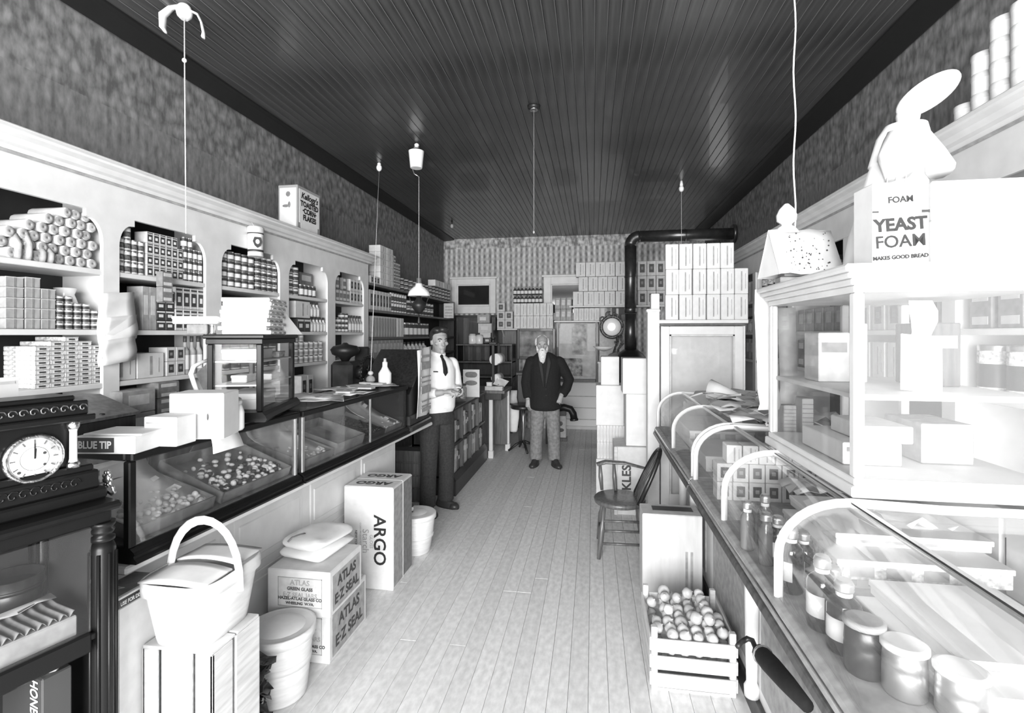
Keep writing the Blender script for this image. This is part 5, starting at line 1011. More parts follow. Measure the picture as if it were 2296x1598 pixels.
ctn('white_carton', .30, .53, 4.76, 5.05, .625, 1.10, 'tall narrow white carton standing on the pickle case', PAPER)
ctn('white_carton', .08, .265, 5.3, 5.6, 1.13, 1.42, 'small white carton beside the upper carton of the pile', PAPER)
ctn('white_carton', .03, .31, 5.25, 5.6, .72, 1.128, 'squat white carton on the thin stacked packets', PAPER)
for r in range(2):
    for c in range(9): put('thin_packet', goods('cw', .03, .3, .17), (.055 + c * .0315, 5.42, .375 + r * .171), 0, f"thin pale packet on edge under squat white carton, {ORD[c]} from aisle, {ROW[r]}", 'packet', 'thin packets on edge')
ctn('white_carton', .03, .34, 5.25, 5.6, 0, .373, 'low carton on the floor under the thin stacked packets', CARD)
def ck(t, w, d_, h):
    part(t, 'cleat', WOODL, lambda b: (b.bbox(0, .03, -.012, 0, 0, h, .002), b.bbox(w - .03, w, -.012, 0, 0, h, .002)))
    text(t, 'PICKLES', .11, (.115, -.001, h * .42), (0, 0, 1), (-1, 0, 0), DARK, bold=.003); text(t, 'UNC', .075, (w - .09, -.001, .16), (0, 0, 1), (-1, 0, 0), GREY, bold=.002)
    part(t, 'print', GREY, lambda b: [b.box(w - .06 + q * .012, w - .055 + q * .012, -.0012, 0, .06, h * .8) for q in range(2)])
ctn('pickle_case', .19, .555, 4.72, 5.12, 0, .62, 'wooden pickle case with upright lettering behind the small chair', CARD, ck, 'case')
def wb(t, w, d_, h):
    part(t, 'slot', DARK, lambda b: b.box(.07, w - .04, d_ * .35, d_ * .75, h + .002, h + .004)); part(t, 'print', GREY, lambda b: [b.box(w - .1 + q * .03, w - .085 + q * .03, -.0012, 0, .06, h * .6) for q in range(2)])
ctn('wood_case', .30, .655, 3.2, 3.4, 0, .545, 'pale tall wooden case standing between small chair and onion crate', mat('new_pine', .6, .65, n=(4, .08, (6, 6, 1))), wb, 'case')
# small armchair
CH = thing('small_chair', 'dark turned wooden small chair with bowed spindle back by the pickle case', 'chair', (.2, 3.95, 0))
part(CH, 'seat', WOODM, lambda b: b.rings([(0, 0, .365, .175, .185), (0, 0, .37, .19, .2), (0, 0, .395, .195, .205), (.0, 0, .405, .185, .195), (0, 0, .4, .05, .05)], 24))
def leg(b, x, y, dx, dy): b.tube([(x + dx, y + dy, 0), (x + dx * .8, y + dy * .8, .07), (x + dx * .7, y + dy * .7, .1), (x + dx * .4, y + dy * .4, .22), (x + dx * .3, y + dy * .3, .25), (x, y, .37)], [.013, .016, .02, .022, .016, .014], 10)
for x, y, dx, dy in ((-.12, -.14, -.04, -.05), (-.12, .14, -.04, .05), (.13, -.12, .06, -.05), (.13, .12, .06, .05)): part(CH, 'leg', WOODM, lambda b: leg(b, x, y, dx, dy))
for z_, k in ((.11, .75), (.2, .5), (.27, .35)): part(CH, 'stretcher', WOODM, lambda b: b.tube([(-.12 - .04 * k, -.14 - .05 * k, z_), (.13 + .06 * k, -.12 - .05 * k, z_)], .010, 8))
part(CH, 'stretcher', WOODM, lambda b: b.tube([(-.15, -.16, .14), (-.15, .16, .14)], .010, 8))
bow = [(.13 + .17 * (math.sin(PI * k / 16) ** .6) , -.16 * math.cos(PI * k / 16), .4 + .38 * (math.sin(PI * k / 16) ** .6)) for k in range(17)]
part(CH, 'back_bow', WOODD, lambda b: b.tube(bow, .016, 8))
for k in range(5):
    yy = -.1 + k * .05; part(CH, 'spindle', WOODM, lambda b: b.tube([(.13, yy, .4), (.2, yy * .96, .56), (.295 - .2 * yy * yy * 6, yy * .92, .76 - yy * yy * 4)], [.013, .02, .009], 8, flat=.5))
part(CH, 'arm', WOODM, lambda b: (b.tube([(-.17, .19, .6), (-.1, .2, .62), (.05, .19, .62), (.2, .13, .6)], [.03, .034, .026, .018], 10, flat=.5))); part(CH, 'arm_post', WOODM, lambda b: [b.tube([(x, .17, .4), (x - .01, .185, .5), (x - .015, .195, .61)], [.012, .018, .011], 8) for x in (-.13, -.02)])
# onion crate
OC = thing('onion_crate', 'slatted open crate heaped with onions on the floor by the counter', 'crate', (.27, 2.42, 0))
w, d_ = .37, .42
for z0 in (.02, .1, .18): part(OC, 'slat', WOODL, lambda b: b.bbox(0, w, -.01, 0, z0, z0 + .062, .002)); part(OC, 'slat', WOODL, lambda b: b.bbox(-.01, 0, 0, d_, z0, z0 + .062, .002)); part(OC, 'slat', WOODL, lambda b: b.bbox(w, w + .01, 0, d_, z0, z0 + .062, .002)); part(OC, 'slat', WOODL, lambda b: b.bbox(0, w, d_, d_ + .01, z0, z0 + .062, .002))
for x in (.012, w - .012):
    for y in (.012, d_ - .012): part(OC, 'corner_post', WOODL, lambda b: b.bbox(x - .014, x + .014, y - .014, y + .014, 0, .29, .003))
part(OC, 'bottom', WOODL, lambda b: b.box(0, w, 0, d_, 0, .012))
me_on = []
for q in range(3):
    b = MB(); r = (.0275, .0295, .025)[q]; b.lathe([(.004, -r), (r * .6, -r * .85), (r, -r * .2), (r, r * .2), (r * .6, r * .7), (r * .15, r * .9), (r * .08, r * 1.08)], 12); me_on.append(b.mesh('onion', [ONION]))
placed = []; k = 0
for layer, zz in enumerate((.12, .18, .24, .3)):
    for i in range(6):
        for j in range(7):
            if i in (0, 5) and j in (0, 6): continue
            if layer < 2 and (i not in (0, 5) and j not in (0,)): continue
            if layer == 2 and (i in (0, 5)) and random.random() < .3: continue
            if layer == 3 and (i in (0, 5) or j in (0, 6) or random.random() < .35): continue
            x = .27 + .036 + i * .0596 + random.uniform(-.002, .002); y = 2.42 + .034 + j * .0588 + random.uniform(-.002, .002)
            o = put('onion', random.choice(me_on), (x, y, zz + random.uniform(-.002, .002)), random.uniform(0, 6), 'round pale onion heaped in the slatted crate on the floor', 'onion', 'onions in the slatted crate')
            o.rotation_euler = (random.uniform(-1.2, 1.2), random.uniform(-1.2, 1.2), random.uniform(0, 6))
# dark umbrella slung under the counter edge
um = thing('umbrella', 'dark rolled umbrella with crook handle leaning at the counter edge by the onion crate', 'umbrella', tuple(aX(1790, 1540, .56)))
pa, pb = aX(1698, 1455, .6), aX(1762, 1528, .62)
dv = (pb - pa)
part(um, 'canopy', COAT, lambda b: b.tube([pa, pa + dv * .12, pa + dv * .5, pb, pb + dv * .6], [.012, .03, .034, .03, .02], 12), True)
hk = [pa + dv * .05, pa - dv * .1, pa - dv * .2 + Vector((0, 0, .012)), pa - dv * .26 + Vector((-.012, 0, .012)), pa - dv * .22 + Vector((-.04, 0, 0)), pa - dv * .12 + Vector((-.06, 0, -.01))]
part(um, 'handle', WOODD, lambda b: b.tube(hk, .01, 8), True); part(um, 'band', NICKEL, lambda b: b.tube([pa + dv * .2, pa + dv * .23], .036, 12), True)
# ---------------------------------------------------------------- stovepipe
SPp = thing('stovepipe', 'black iron stovepipe rising and elbowing toward the wall', 'stovepipe', (.5, 7.0, 2.0))
pz = 2.975; xx = .5
part(SPp, 'riser', GALV, lambda b: (b.cyl((xx, 7, 1.95), (xx, 7, pz - .12), .078, n=20), b.lathe([(.082, 2.42), (.084, 2.43), (.082, 2.44)], 20, (xx, 7, 0)), b.lathe([(.085, 1.94), (.085, 2.0), (.08, 2.01)], 20, (xx, 7, 0))), True)
part(SPp, 'elbow', GALV, lambda b: b.tube([(xx + .12 * (1 - math.cos(a)), 7, pz - .12 + .12 * math.sin(a)) for a in [PI / 2 * k / 6 for k in range(7)]], .08, 18), True)
part(SPp, 'flue', GALV, lambda b: (b.cyl((xx + .12, 7, pz), (1.84, 7, pz), .077, n=20), b.cyl((xx + .7, 7, pz), (xx + .72, 7, pz), .081, n=20), b.cyl((1.8, 7, pz), (1.84, 7, pz), .12, n=20)), True)
ST = thing('heating_stove', 'black iron heating stove under the pipe behind the cartons', 'stove', (.5, 7.0, 0))
part(ST, 'body', IRON, lambda b: b.lathe([(.2, .2), (.24, .25), (.25, .6), (.22, .66), (.24, .7), (.23, 1.3), (.16, 1.4), (.09, 1.45)], 24)); part(ST, 'collar', GALV, lambda b: b.lathe([(.08, 1.44), (.08, 1.93)], 20)); part(ST, 'base', IRON, lambda b: b.lathe([(.26, .14), (.28, .16), (.28, .2), (.2, .22)], 24))
for a in (.8, 2.4, 3.9, 5.5): part(ST, 'leg', IRON, lambda b: b.tube([(.22 * math.cos(a), .22 * math.sin(a), .16), (.27 * math.cos(a), .27 * math.sin(a), .08), (.27 * math.cos(a), .27 * math.sin(a), 0)], [.03, .02, .025], 8))
# ---------------------------------------------------------------- back wall shelves and goods
def bboard(name, label, x0, x1, y0, y1, z, th=.025, m=W):
    t = thing(name, label, 'shelf', (x0, y0, z)); part(t, 'board', m, lambda b: b.bbox(x0, x1, y0, y1, z - th, z, .003), True)
    for x in (x0 + .08, x1 - .08): part(t, 'bracket', m, lambda b: b.prism([(y1, z - th), (y1, z - .16), (y1 - .02, z - .16), (y0 + .04, z - th)], 0, x - .01, x + .01), True)
    return t
BY = 8.58
CF = 'from back door'
bboard('wall_shelf', 'pale shelf on the papered back wall carrying bottles and cartons', -1.64, -.66, BY - .02, YB - .002, 1.755)
rack('tall pale carton on bottle shelf', 'carton', 'carton', 'pale cartons on the bottle shelf', 'cw', 'Y', BY, 1.756, 1152, 1240, 735, 6, 2, 2.19, .14, counted=CF)
rack('white-necked dark bottle above the pale cartons', 'bottle', 'bottle', 'bottles above the pale cartons', 'bd', 'Y', BY + .02, 2.192, 1150, 1216, 670, 8, 2, 2.48, .1, counted=CF, fill=.95)
rack('upright white carton beside the bottle shelf cartons', 'carton', 'carton', 'upright cartons on the bottle shelf', 'cb', 'Y', BY, 1.756, 1114, 1150, 730, 2, [3, 2], 2.2, .14, counted=CF)
bboard('wall_shelf', 'pale shelf under the blocked window carrying small cartons', -.655, .13, BY - .02, YB - .06, 1.885)
rack('small flower-printed carton on window shelf', 'carton', 'carton', 'small cartons on the window shelf', 'cg', 'Y', BY, 1.886, 1244, 1282, 716, 3, 2, 2.28, .12, counted=CF)
rack('slim white carton on window shelf', 'carton', 'carton', 'slim cartons on the window shelf', 'cw', 'Y', BY, 1.886, 1286, 1344, 716, 5, 1, 2.1, .12, counted=CF)
bboard('wall_shelf', 'upper pale shelf on the back wall behind the stovepipe', -.4, 1.2, BY - .02, YB - .06, 2.135)
for r_, (pa_, pb_, nn, z0_, z1_, w_) in enumerate(((1284, 1404, 5, 2.136, 2.38, 'lowest'), (1297, 1407, 5, 2.381, 2.625, 'middle'), (1291, 1402, 5, 2.626, 2.87, 'top'))): rack(f'plain white carton behind stovepipe, {w_} row', 'carton', 'carton', 'plain white cartons behind the stovepipe', 'cw', 'Y', BY, z0_, pa_, pb_, 640, nn, 1, z1_, .16, counted=CF, fill=.96, jit=.01)
rack('plain pale carton beyond stovepipe', 'carton', 'carton', 'pale cartons beyond the stovepipe', 'cb', 'Y', BY, 2.136, 1430, 1492, 684, 3, 3, 2.87, .16, counted='from the stovepipe', fill=.96, jit=.01)
def framed(name, label, px0, py0, px1, py1, y, fw, fm, inner, cat, extra=None):
    a, c_ = aY(px0, py0, y), aY(px1, py1, y); t = thing(name, label, cat, (a.x, y, c_.z)); w, h = c_.x - a.x, a.z - c_.z
    part(t, 'frame', fm, lambda b: (b.bbox(0, fw, -.03, 0, 0, h, .004), b.bbox(w - fw, w, -.03, 0, 0, h, .004), b.bbox(fw, w - fw, -.03, 0, 0, fw, .004), b.bbox(fw, w - fw, -.03, 0, h - fw, h, .004)))
    part(t, 'picture', inner, lambda b: b.box(fw, w - fw, -.012, -.004, fw, h - fw))
    if extra: extra(t, w, h)
    return t
framed('framed_picture', 'dark-framed mottled picture behind the bearded man', 1160, 737, 1245, 805, 8.55, .04, WOODD, mat('mottled_print', .15, .5, n=(7, .9)), 'picture')
def ad(t, w, h):
    part(t, 'pasted_sheet', CARD, lambda b: b.box(.06, w * .37, -.014, -.012, h * .62, h - .06)); part(t, 'pasted_sheet', CARD, lambda b: b.box(w * .74, w - .06, -.014, -.012, h * .5, h - .06)); part(t, 'inset_picture', mat('pale_scene_print', .42, .6, n=(9, .5)), lambda b: b.box(w * .38, w * .72, -.015, -.012, h * .44, h - .05))
    part(t, 'scene', mat('grey_scene_print', .3, .6, n=(12, .85)), lambda b: b.box(.07, w * .62, -.0135, -.012, .1, h * .38)); part(t, 'ledge', CREAM, lambda b: b.bbox(.05, w - .05, -.03, -.012, .05, .1, .003))
framed('framed_poster', 'large black-framed pale poster on the back wall between the men and cartons', 1247, 718, 1342, 856, 8.75, .045, WOODD, mat('poster_sheet', .5, .6, n=(6, .25)), 'poster', ad)
tb_ = thing('notice_board', 'grey board leaning on the back wall behind the ornate scale', 'board', (-.1, 8.7, 1.0))
a, c_ = aY(1344, 720, 8.6), aY(1408, 800, 8.6); part(tb_, 'board', CREAM, lambda b: b.bbox(a.x, c_.x, 8.6, 8.63, c_.z - .5, a.z, .004), True)
# ornate scale with round dial
sc0 = aY(1372, 810, 7.6)
OS = thing('counter_scale', 'ornate iron scale with round white dial atop the cartons by the stovepipe', 'scale', (sc0.x, 7.6, sc0.z + .002))
hz = aY(1373, 733, 7.6).z - sc0.z
Tm = Matrix.Translation((0, 0, hz)) @ Matrix.Rotation(PI / 2, 4, 'X')
part(OS, 'dial', PORC, lambda b: b.lathe([(.13, -.01), (.13, .015), (.05, .017)], 30, M=Tm)); part(OS, 'rim', mat('scale_casting', .09, .45, .4, n=(40, .8), bump=.5), lambda b: b.tube([(.155 * math.cos(2 * PI * k / 30), 0, hz + .155 * math.sin(2 * PI * k / 30)) for k in range(31)], .026, 8))
[part(OS, 'scroll', MATS['scale_casting'], lambda b: b.tube([(cx + r * (1 - t / 10) * math.cos(t * .8 + ph), -.01, cz + r * (1 - t / 10) * math.sin(t * .8 + ph)) for t in range(9)], .014, 6)) for cx, cz, r, ph in ((-.14, hz + .1, .06, 0), (-.05, hz + .18, .05, 1), (.06, hz + .17, .05, 2), (.13, hz - .14, .05, 1), (.1, hz - .22, .06, 3))]
part(OS, 'column', MATS['scale_casting'], lambda b: b.tube([(.1, 0, hz - .12), (.12, 0, hz - .24), (.07, 0, hz - .32), (.06, 0, .1), (.03, 0, .03)], [.05, .06, .04, .06, .09], 12)); part(OS, 'base', IRON, lambda b: b.prism([(-.1, 0), (.16, 0), (.14, .08), (.05, .14), (-.04, .1)], 1, -.12, .1)); part(OS, 'pan', PAPER, lambda b: b.lathe([(.02, .13), (.09, .15), (.16, .2), (.155, .2), (.08, .155)], 20, (-.12, -.02, .02)))
stt = thing('scale_stand', 'pale boxed stand under the ornate scale behind the white cartons', 'stand', (sc0.x, 7.6, 0)); part(stt, 'body', CARD, lambda b: b.bbox(-.2, .2, -.14, .16, 0, sc0.z - .002, .006))
part(stt, 'top', W, lambda b: b.bbox(-.21, .21, -.15, .17, sc0.z - .025, sc0.z - .001, .003))
# dark storage cabinet against the dark door and desk before it
DC = thing('dark_cabinet', 'tall dark open cabinet against the back door with jars on its ledge', 'cabinet', (-2.0, 8.45, 0))
part(DC, 'back', WOODD, lambda b: (b.box(-2.3, -1.66, 8.7, 8.72, 0, 1.95), b.box(-1.66, -1.34, 8.7, 8.72, 0, 1.48)), True)
for x, zz in ((-2.3, 1.95), (-1.685, 1.95), (-1.36, 1.463)): part(DC, 'upright', WOODD, lambda b: b.bbox(x, x + .025, 8.32, 8.7, 0, zz, .003), True)
for z in (.95, 1.2, 1.49): part(DC, 'shelf', WOODM, lambda b: b.bbox(-2.3, -1.335, 8.3, 8.7, z - .025, z, .003), True)
part(DC, 'pigeonhole', WOODM, lambda b: [b.bbox(-2.2 + k * .15, -2.19 + k * .15, 8.4, 8.7, 1.2, 1.465, .002) for k in range(6)], True)
for k, (px, w_, top, m, lb) in enumerate(((1058, .13, 748, PORC, 'first squat white jar on the dark cabinet ledge'), (1074, .13, 750, PORC, 'second squat white jar on the dark cabinet ledge'))):
    p = aY(px, 770, 8.36); t = thing('jar', lb, 'jar', (p.x, 8.4, 1.491)); h = aY(px, top, 8.4).z - 1.49
    part(t, 'body', m, lambda b: b.lathe([(w_ * .45, 0), (w_ * .5, .01), (w_ * .5, h * .8), (w_ * .4, h * .86)], 16)); part(t, 'lid', CREAM, lambda b: b.lathe([(w_ * .44, h * .84), (w_ * .44, h * .96), (w_ * .3, h)], 16))
for px0, px1, t0, t1, m, lb in ((1085, 1101, 757, 769, SPECKD, 'small dark-labelled carton on the dark cabinet ledge'), (1070, 1098, 705, 724, GREY, 'grey carton topmost of the pile on dark cabinet ledge'), (1072, 1104, 725, 746, CREAM, 'cream carton in the pile on dark cabinet ledge'), (1076, 1100, 746, 757, CARD, 'white carton lowest of the pile on dark cabinet ledge')):
    a, c_ = aY(px0, t0, 8.5), aY(px1, t1, 8.5); t = thing('carton', lb, 'carton', (a.x, 8.5, c_.z)); w_, h = c_.x - a.x, a.z - c_.z
    part(t, 'body', m, lambda b: b.bbox(0, w_, 0, .12, 0, h, .003)); part(t, 'label', PAPER, lambda b: b.box(w_ * .2, w_ * .7, -.0015, 0, h * .3, h * .7))
for k, px in enumerate((975, 1000, 1018)):
    pass
# low dark bookcase counter with compartments
LB = thing('low_bookcase', 'low dark compartmented case with ledger rows behind the clerk', 'bookcase', (-1.41, 5.0, 0))
XA, XB, YA, YB2, ZT2 = -1.85, -1.41, 4.98, 6.5, .9
part(LB, 'top', WOODD, lambda b: b.bbox(XA, XB + .02, YA, YB2, ZT2 - .03, ZT2, .005), True); part(LB, 'plinth', WOODD, lambda b: (b.bbox(XA, XB + .03, YA, YB2, 0, .16, .006), b.prism([(XB, .16), (XB + .03, .16), (XB, .22)], 1, YA, YB2)), True)
[part(LB, 'end', WOODD, lambda b: b.bbox(XA, XB, q, q + .03, .16, ZT2 - .03, .003), True) for q in (YA, YB2 - .03)]; part(LB, 'back', WOODD, lambda b: b.box(XA, XA + .02, YA, YB2, .16, ZT2 - .03), True)
for z in (.2, .52): part(LB, 'shelf', WOODD, lambda b: b.bbox(XA, XB + .004, YA, YB2, z - .025, z, .003), True)
for k in range(1, 4): part(LB, 'upright', WOODM, lambda b: b.bbox(XA, XB + .006, YA + k * .38 - .01, YA + k * .38 + .01, .16, ZT2 - .03, .003), True)
bmats = [GREY, CREAM, MID, DIM, SPECKL]
for ri, z in enumerate((.201, .521)):
    y = YA + .05; k = 0
    while y < YB2 - .12:
        w_ = random.choice((.05, .07, .06, .085)); h = random.uniform(.2, .29)
        if any(abs(y + w_ / 2 - (YA + q * .38)) < w_ / 2 + .015 for q in (1, 2, 3)): y += .012; continue
        bk_ = thing('ledger', f"{['grey', 'cream', 'brown', 'dim', 'speckled'][k % 5]} ledger in low bookcase {['lower', 'upper'][ri]} row, {ORD[k]} from the clerk", 'book', (XB - .02, y, z), 0, f"ledgers in the low bookcase {['lower', 'upper'][ri]} row")
        part(bk_, 'cover', bmats[k % 5], lambda b: b.bbox(-.2, 0, 0, w_ - .006, 0, h, .003)); part(bk_, 'spine_label', PAPER, lambda b: b.box(0, .001, .008, w_ - .014, h * .55, h * .75))
        y += w_; k += 1
# things on the low bookcase
pc2 = thing('poster_card', 'upright printed showcard on the low bookcase beside the clerk', 'card', (-1.45, 6.05, ZT2)); a, c_ = aY(1038, 828, 5.9), aY(1075, 868, 5.9)
part(pc2, 'card', PAPER, lambda b: b.bbox(a.x, c_.x, 5.9, 5.91, ZT2, a.z, .002), True); part(pc2, 'panel', MID, lambda b: (b.prism([((a.x + c_.x) / 2 + .075 * math.copysign(abs(math.cos(t)) ** .5, math.cos(t)), c_.z + .15 + .035 * math.sin(t)) for t in [2 * PI * k / 20 for k in range(20)]], 1, 5.897, 5.9), b.prism([((a.x + c_.x) / 2 + .075 * math.cos(t), c_.z + .05 + .03 * math.sin(t)) for t in [2 * PI * k / 20 for k in range(20)]], 1, 5.897, 5.9)), True)
gj = thing('glass_jar', 'wide glass jar of pale lumps on the low bookcase by the clerk', 'jar', (-1.5, 5.5, ZT2)); part(gj, 'glass', DUSTY, lambda b: b.lathe([(.09, 0), (.1, .01), (.1, .15), (.085, .17), (.09, .18)], 20)); o = part(gj, 'sweets', [CREAM, GREY], lambda b: [b.ball((random.uniform(-.055, .055), random.uniform(-.055, .055), .03 + .09 * random.random()), .022, .018, .016, 6, mi=k % 2) for k in range(30)]); o['kind'] = 'stuff'
part(gj, 'lid', DIM, lambda b: (b.lathe([(.092, .18), (.092, .195), (.02, .2)], 20), b.ball((0, 0, .21), .015, .015, .015, 8)))
# roll cutter desk with white leg
RT = thing('cutter_table', 'dark table with white legs carrying the paper roll cutter', 'table', (-1.4, 6.6, 0))
part(RT, 'top', WOODM, lambda b: b.bbox(-2.0, -1.15, 6.53, 7.15, .87, .91, .005), True); part(RT, 'apron', WOODD, lambda b: b.bbox(-1.95, -1.2, 6.58, 7.1, .78, .87, .003), True)
for x, y in ((-1.35, 6.62), (-1.2, 7.08), (-1.93, 7.08)): part(RT, 'leg', W, lambda b: (b.bbox(x - .025, x + .025, y - .025, y + .025, .1, .87, .004), b.bbox(x - .035, x + .035, y - .035, y + .035, 0, .1, .006)), True)
part(RT, 'modesty_board', WOODM, lambda b: b.bbox(-1.93, -1.2, 7.0, 7.02, .1, .8, .003), True)
RCt = thing('roll_cutter', 'upright iron paper cutter holding two white rolls on the dark table', 'paper cutter', (-1.34, 6.8, .9115))
part(RCt, 'standard', IRON, lambda b: (b.bbox(-.02, .02, -.1, -.08, 0, .62, .005), b.bbox(-.02, .02, .3, .32, 0, .62, .005), b.bbox(-.1, .08, -.12, .34, 0, .03, .006), b.bbox(-.05, .05, -.13, -.07, .6, .64, .006), b.lathe([(.04, .62), (.02, .65), (.03, .68), (.05, .7)], 12, (0, -.09, 0))))
for z, r in ((.40, .078), (.14, .055)): part(RCt, 'paper_roll', PAPER, lambda b: (b.cyl((.0 + .02, -.06, z), (.02, .3, z), r, n=24), b.cyl((.02, -.075, z), (.02, .315, z), .015, n=10)))
part(RCt, 'cutter_bar', NICKEL, lambda b: b.tube([(.07, -.1, .34), (.09, .3, .36)], .008, 8)); part(RCt, 'cutter_bar', NICKEL, lambda b: b.tube([(.07, -.1, .06), (.09, .3, .08)], .008, 8)); part(RCt, 'hanging_sheet', CREAM, lambda b: b.add([(.06, -.05, .16), (.2, .02, .1), (.14, -.06, .02), (.0, -.12, .07), (.06, -.053, .16), (.2, .017, .1), (.14, -.063, .02), (.0, -.123, .07)], [(0, 1, 2, 3), (7, 6, 5, 4), (0, 4, 5, 1), (1, 5, 6, 2), (2, 6, 7, 3), (3, 7, 4, 0)]))
for k in range(3): single('ledger', CREAM, lambda b: b.bbox(-1.42, -1.18, 6.54, 6.655 - .01 * k, .911 + k * .018, .928 + k * .018, .003), f"flat pale ledger on the cutter table edge, {['bottom', 'middle', 'top'][k]} of three", 'book', 'flat ledgers on the cutter table')
bxx = thing('small_box', 'small white box on the cutter table by the iron cutter', 'box', (-1.36, 6.56, .966)); part(bxx, 'body', PAPER, lambda b: b.bbox(-.04, .03, 0, .06, 0, .05, .003)); part(bxx, 'lid', PAPER, lambda b: b.bbox(-.042, .032, -.002, .062, .036, .052, .002))
# pedestal stool, hung sack, tin and dark pipe elbow round the bearded man
PS = thing('pedestal_stool', 'dark iron pedestal stool behind the bearded man', 'stool', (-.98, 7.1, 0))
part(PS, 'seat', WOODD, lambda b: b.lathe([(.17, .6), (.18, .61), (.18, .64), (.16, .66), (.05, .655)], 22)); part(PS, 'stem', NICKEL, lambda b: b.tube([(0, 0, .04), (0, 0, .2), (0, 0, .22), (0, 0, .4), (0, 0, .6)], [.022, .018, .028, .016, .03], 10))
for a in (.4, 1.97, 3.54, 5.1): part(PS, 'foot', IRON, lambda b: b.tube([(0, 0, .14), (.1 * math.cos(a), .1 * math.sin(a), .1), (.22 * math.cos(a), .22 * math.sin(a), .012)], [.02, .018, .014], 8))
a, c_ = aY(1138, 905, 7.3), aY(1164, 968, 7.3)
SK = thing('hung_sack', 'white cloth sack hanging from a dark ledge beside the bearded man', 'sack', ((a.x + c_.x) / 2, 7.3, c_.z)); h = a.z - c_.z
part(SK, 'cloth', CLOTHW, lambda b: b.rings([(.0, 0, 0, .05, .03), (0, 0, .03, .062, .045), (.0, 0, h * .5, .085, .05), (-.0, 0, h * .9, .09, .045), (-.01, 0, h, .085, .035)], 18)); part(SK, 'neck', CREAM, lambda b: b.rings([(0, 0, h, .07, .03), (.0, 0, h + .09, .055, .03), (.01, 0, h + .2, .05, .025)], 14)); part(SK, 'tie', DARK, lambda b: b.tube([(.088 * math.cos(2 * PI * k / 16), .045 * math.sin(2 * PI * k / 16), h) for k in range(17)], .012, 6))
LG = thing('desk_ledge', 'dark writing ledge behind the bearded man holding the hung sack', 'desk', (-1.1, 7.4, 0))
part(LG, 'top', WOODD, lambda b: b.bbox(-1.13, -.65, 7.38, 7.8, 1.05, 1.09, .005), True); part(LG, 'front', WOODD, lambda b: b.bbox(-1.11, -.67, 7.4, 7.43, .55, 1.05, .004), True)
for x in (-1.1, -.69): part(LG, 'leg', WOODD, lambda b: b.bbox(x - .02, x + .02, 7.6, 7.64, 0, 1.05, .004), True)
part(LG, 'hook', IRON, lambda b: b.tube([((a.x + c_.x) / 2 + .01, 7.33, 1.0), ((a.x + c_.x) / 2 + .01, 7.29, .98), ((a.x + c_.x) / 2 + .01, 7.29, c_.z + h + .18)], .006, 6), True)
p = aY(1258, 972, 7.9)
TNn = thing('tin_canister', 'tall lithographed tin on a box beside the bearded man', 'tin', (p.x, 7.9, .05)); part(TNn, 'body', CREAM, lambda b: b.bbox(-.08, .08, -.06, .06, 0, .34, .006)); part(TNn, 'lid', DIM, lambda b: b.bbox(-.082, .082, -.062, .062, .34, .42, .008)); part(TNn, 'picture', DIM, lambda b: (b.ball((0, -.061, .22), .03, .002, .035), b.ball((0, -.061, .12), .05, .002, .03)))
bs = thing('wood_block', 'low dark block under the lithographed tin', 'block', (p.x, 7.9, 0)); part(bs, 'body', WOODM, lambda b: b.bbox(-.11, .1, -.08, .08, 0, .049, .003))
pe = thing('pipe_elbow', 'black stovepipe elbow lying on a ledge beside the bearded man', 'pipe', (-.55, 7.7, .6)); e = [aY(px, py, 7.7) for px, py in ((1245, 915), (1265, 913), (1279, 917), (1285, 927), (1287, 938))]
part(pe, 'elbow', IRON, lambda b: b.tube(e, .055, 14), True); part(pe, 'collar', GALV, lambda b: b.tube([e[-1], e[-1] + Vector((.003, 0, -.03))], .064, 14), True)
part(pe, 'support', WOODD, lambda b: b.bbox(e[0].x - .1, e[0].x + .06, 7.65, 7.75, 0, e[0].z - .04, .004), True)
# plank step behind the counter end
bs2 = thing('wooden_case', 'brown plank case on the floor behind the clerk', 'case', (-1.9, 4.75, 0)); 
part(bs2, 'body', WOODM, lambda b: b.bbox(-.2, .25, 0, .2, 0, .5, .004)); part(bs2, 'slat', WOODM, lambda b: [b.bbox(-.2, .25, -.012, 0, .02 + k * .125, .13 + k * .125, .003) for k in range(4)])
# ---------------------------------------------------------------- lamps and cords from the ceiling
def cord(b, x, y, z0, z1, r=.0022): b.tube([(x, y, z0), (x, y, (z0 + z1) / 2), (x, y, z1)], r, 6)
HL = thing('hanging_lamp', 'opal-shaded oil lamp hung on a cord above the clerk', 'lamp', (-1.55, 4.35, 2.0))
part(HL, 'shade', PORC, lambda b: b.lathe([(.095, -.005), (.1, 0), (.09, .035), (.06, .07), (.035, .085), (.03, .11), (.028, .11), (.033, .08), (.055, .065), (.085, .033), (.092, .0)], 26)); part(HL, 'font', IRON, lambda b: b.lathe([(.01, -.16), (.03, -.15), (.065, -.1), (.065, -.07), (.03, -.04), (.02, -.0)], 20)); part(HL, 'frame', IRON, lambda b: [b.tube([(s * .06, 0, -.09), (s * .085, 0, -.03), (s * .09, 0, .0)], .004, 6) for s in (-1, 1)])
part(HL, 'chimney', DUSTY, lambda b: b.lathe([(.022, 0), (.03, .04), (.022, .1), (.02, .16)], 14)); part(HL, 'cord', TWINE, lambda b: (cord(b, 0, 0, .11, 1.072),))
part(HL, 'pull_weight', IRON, lambda b: b.lathe([(.012, -.26), (.016, -.24), (.008, -.2), (.004, -.16)], 10))
SB = thing('smoke_bell', 'white opal smoke bell hung close under the ceiling boards', 'smoke bell', (-1.575, 4.35, 3.15))
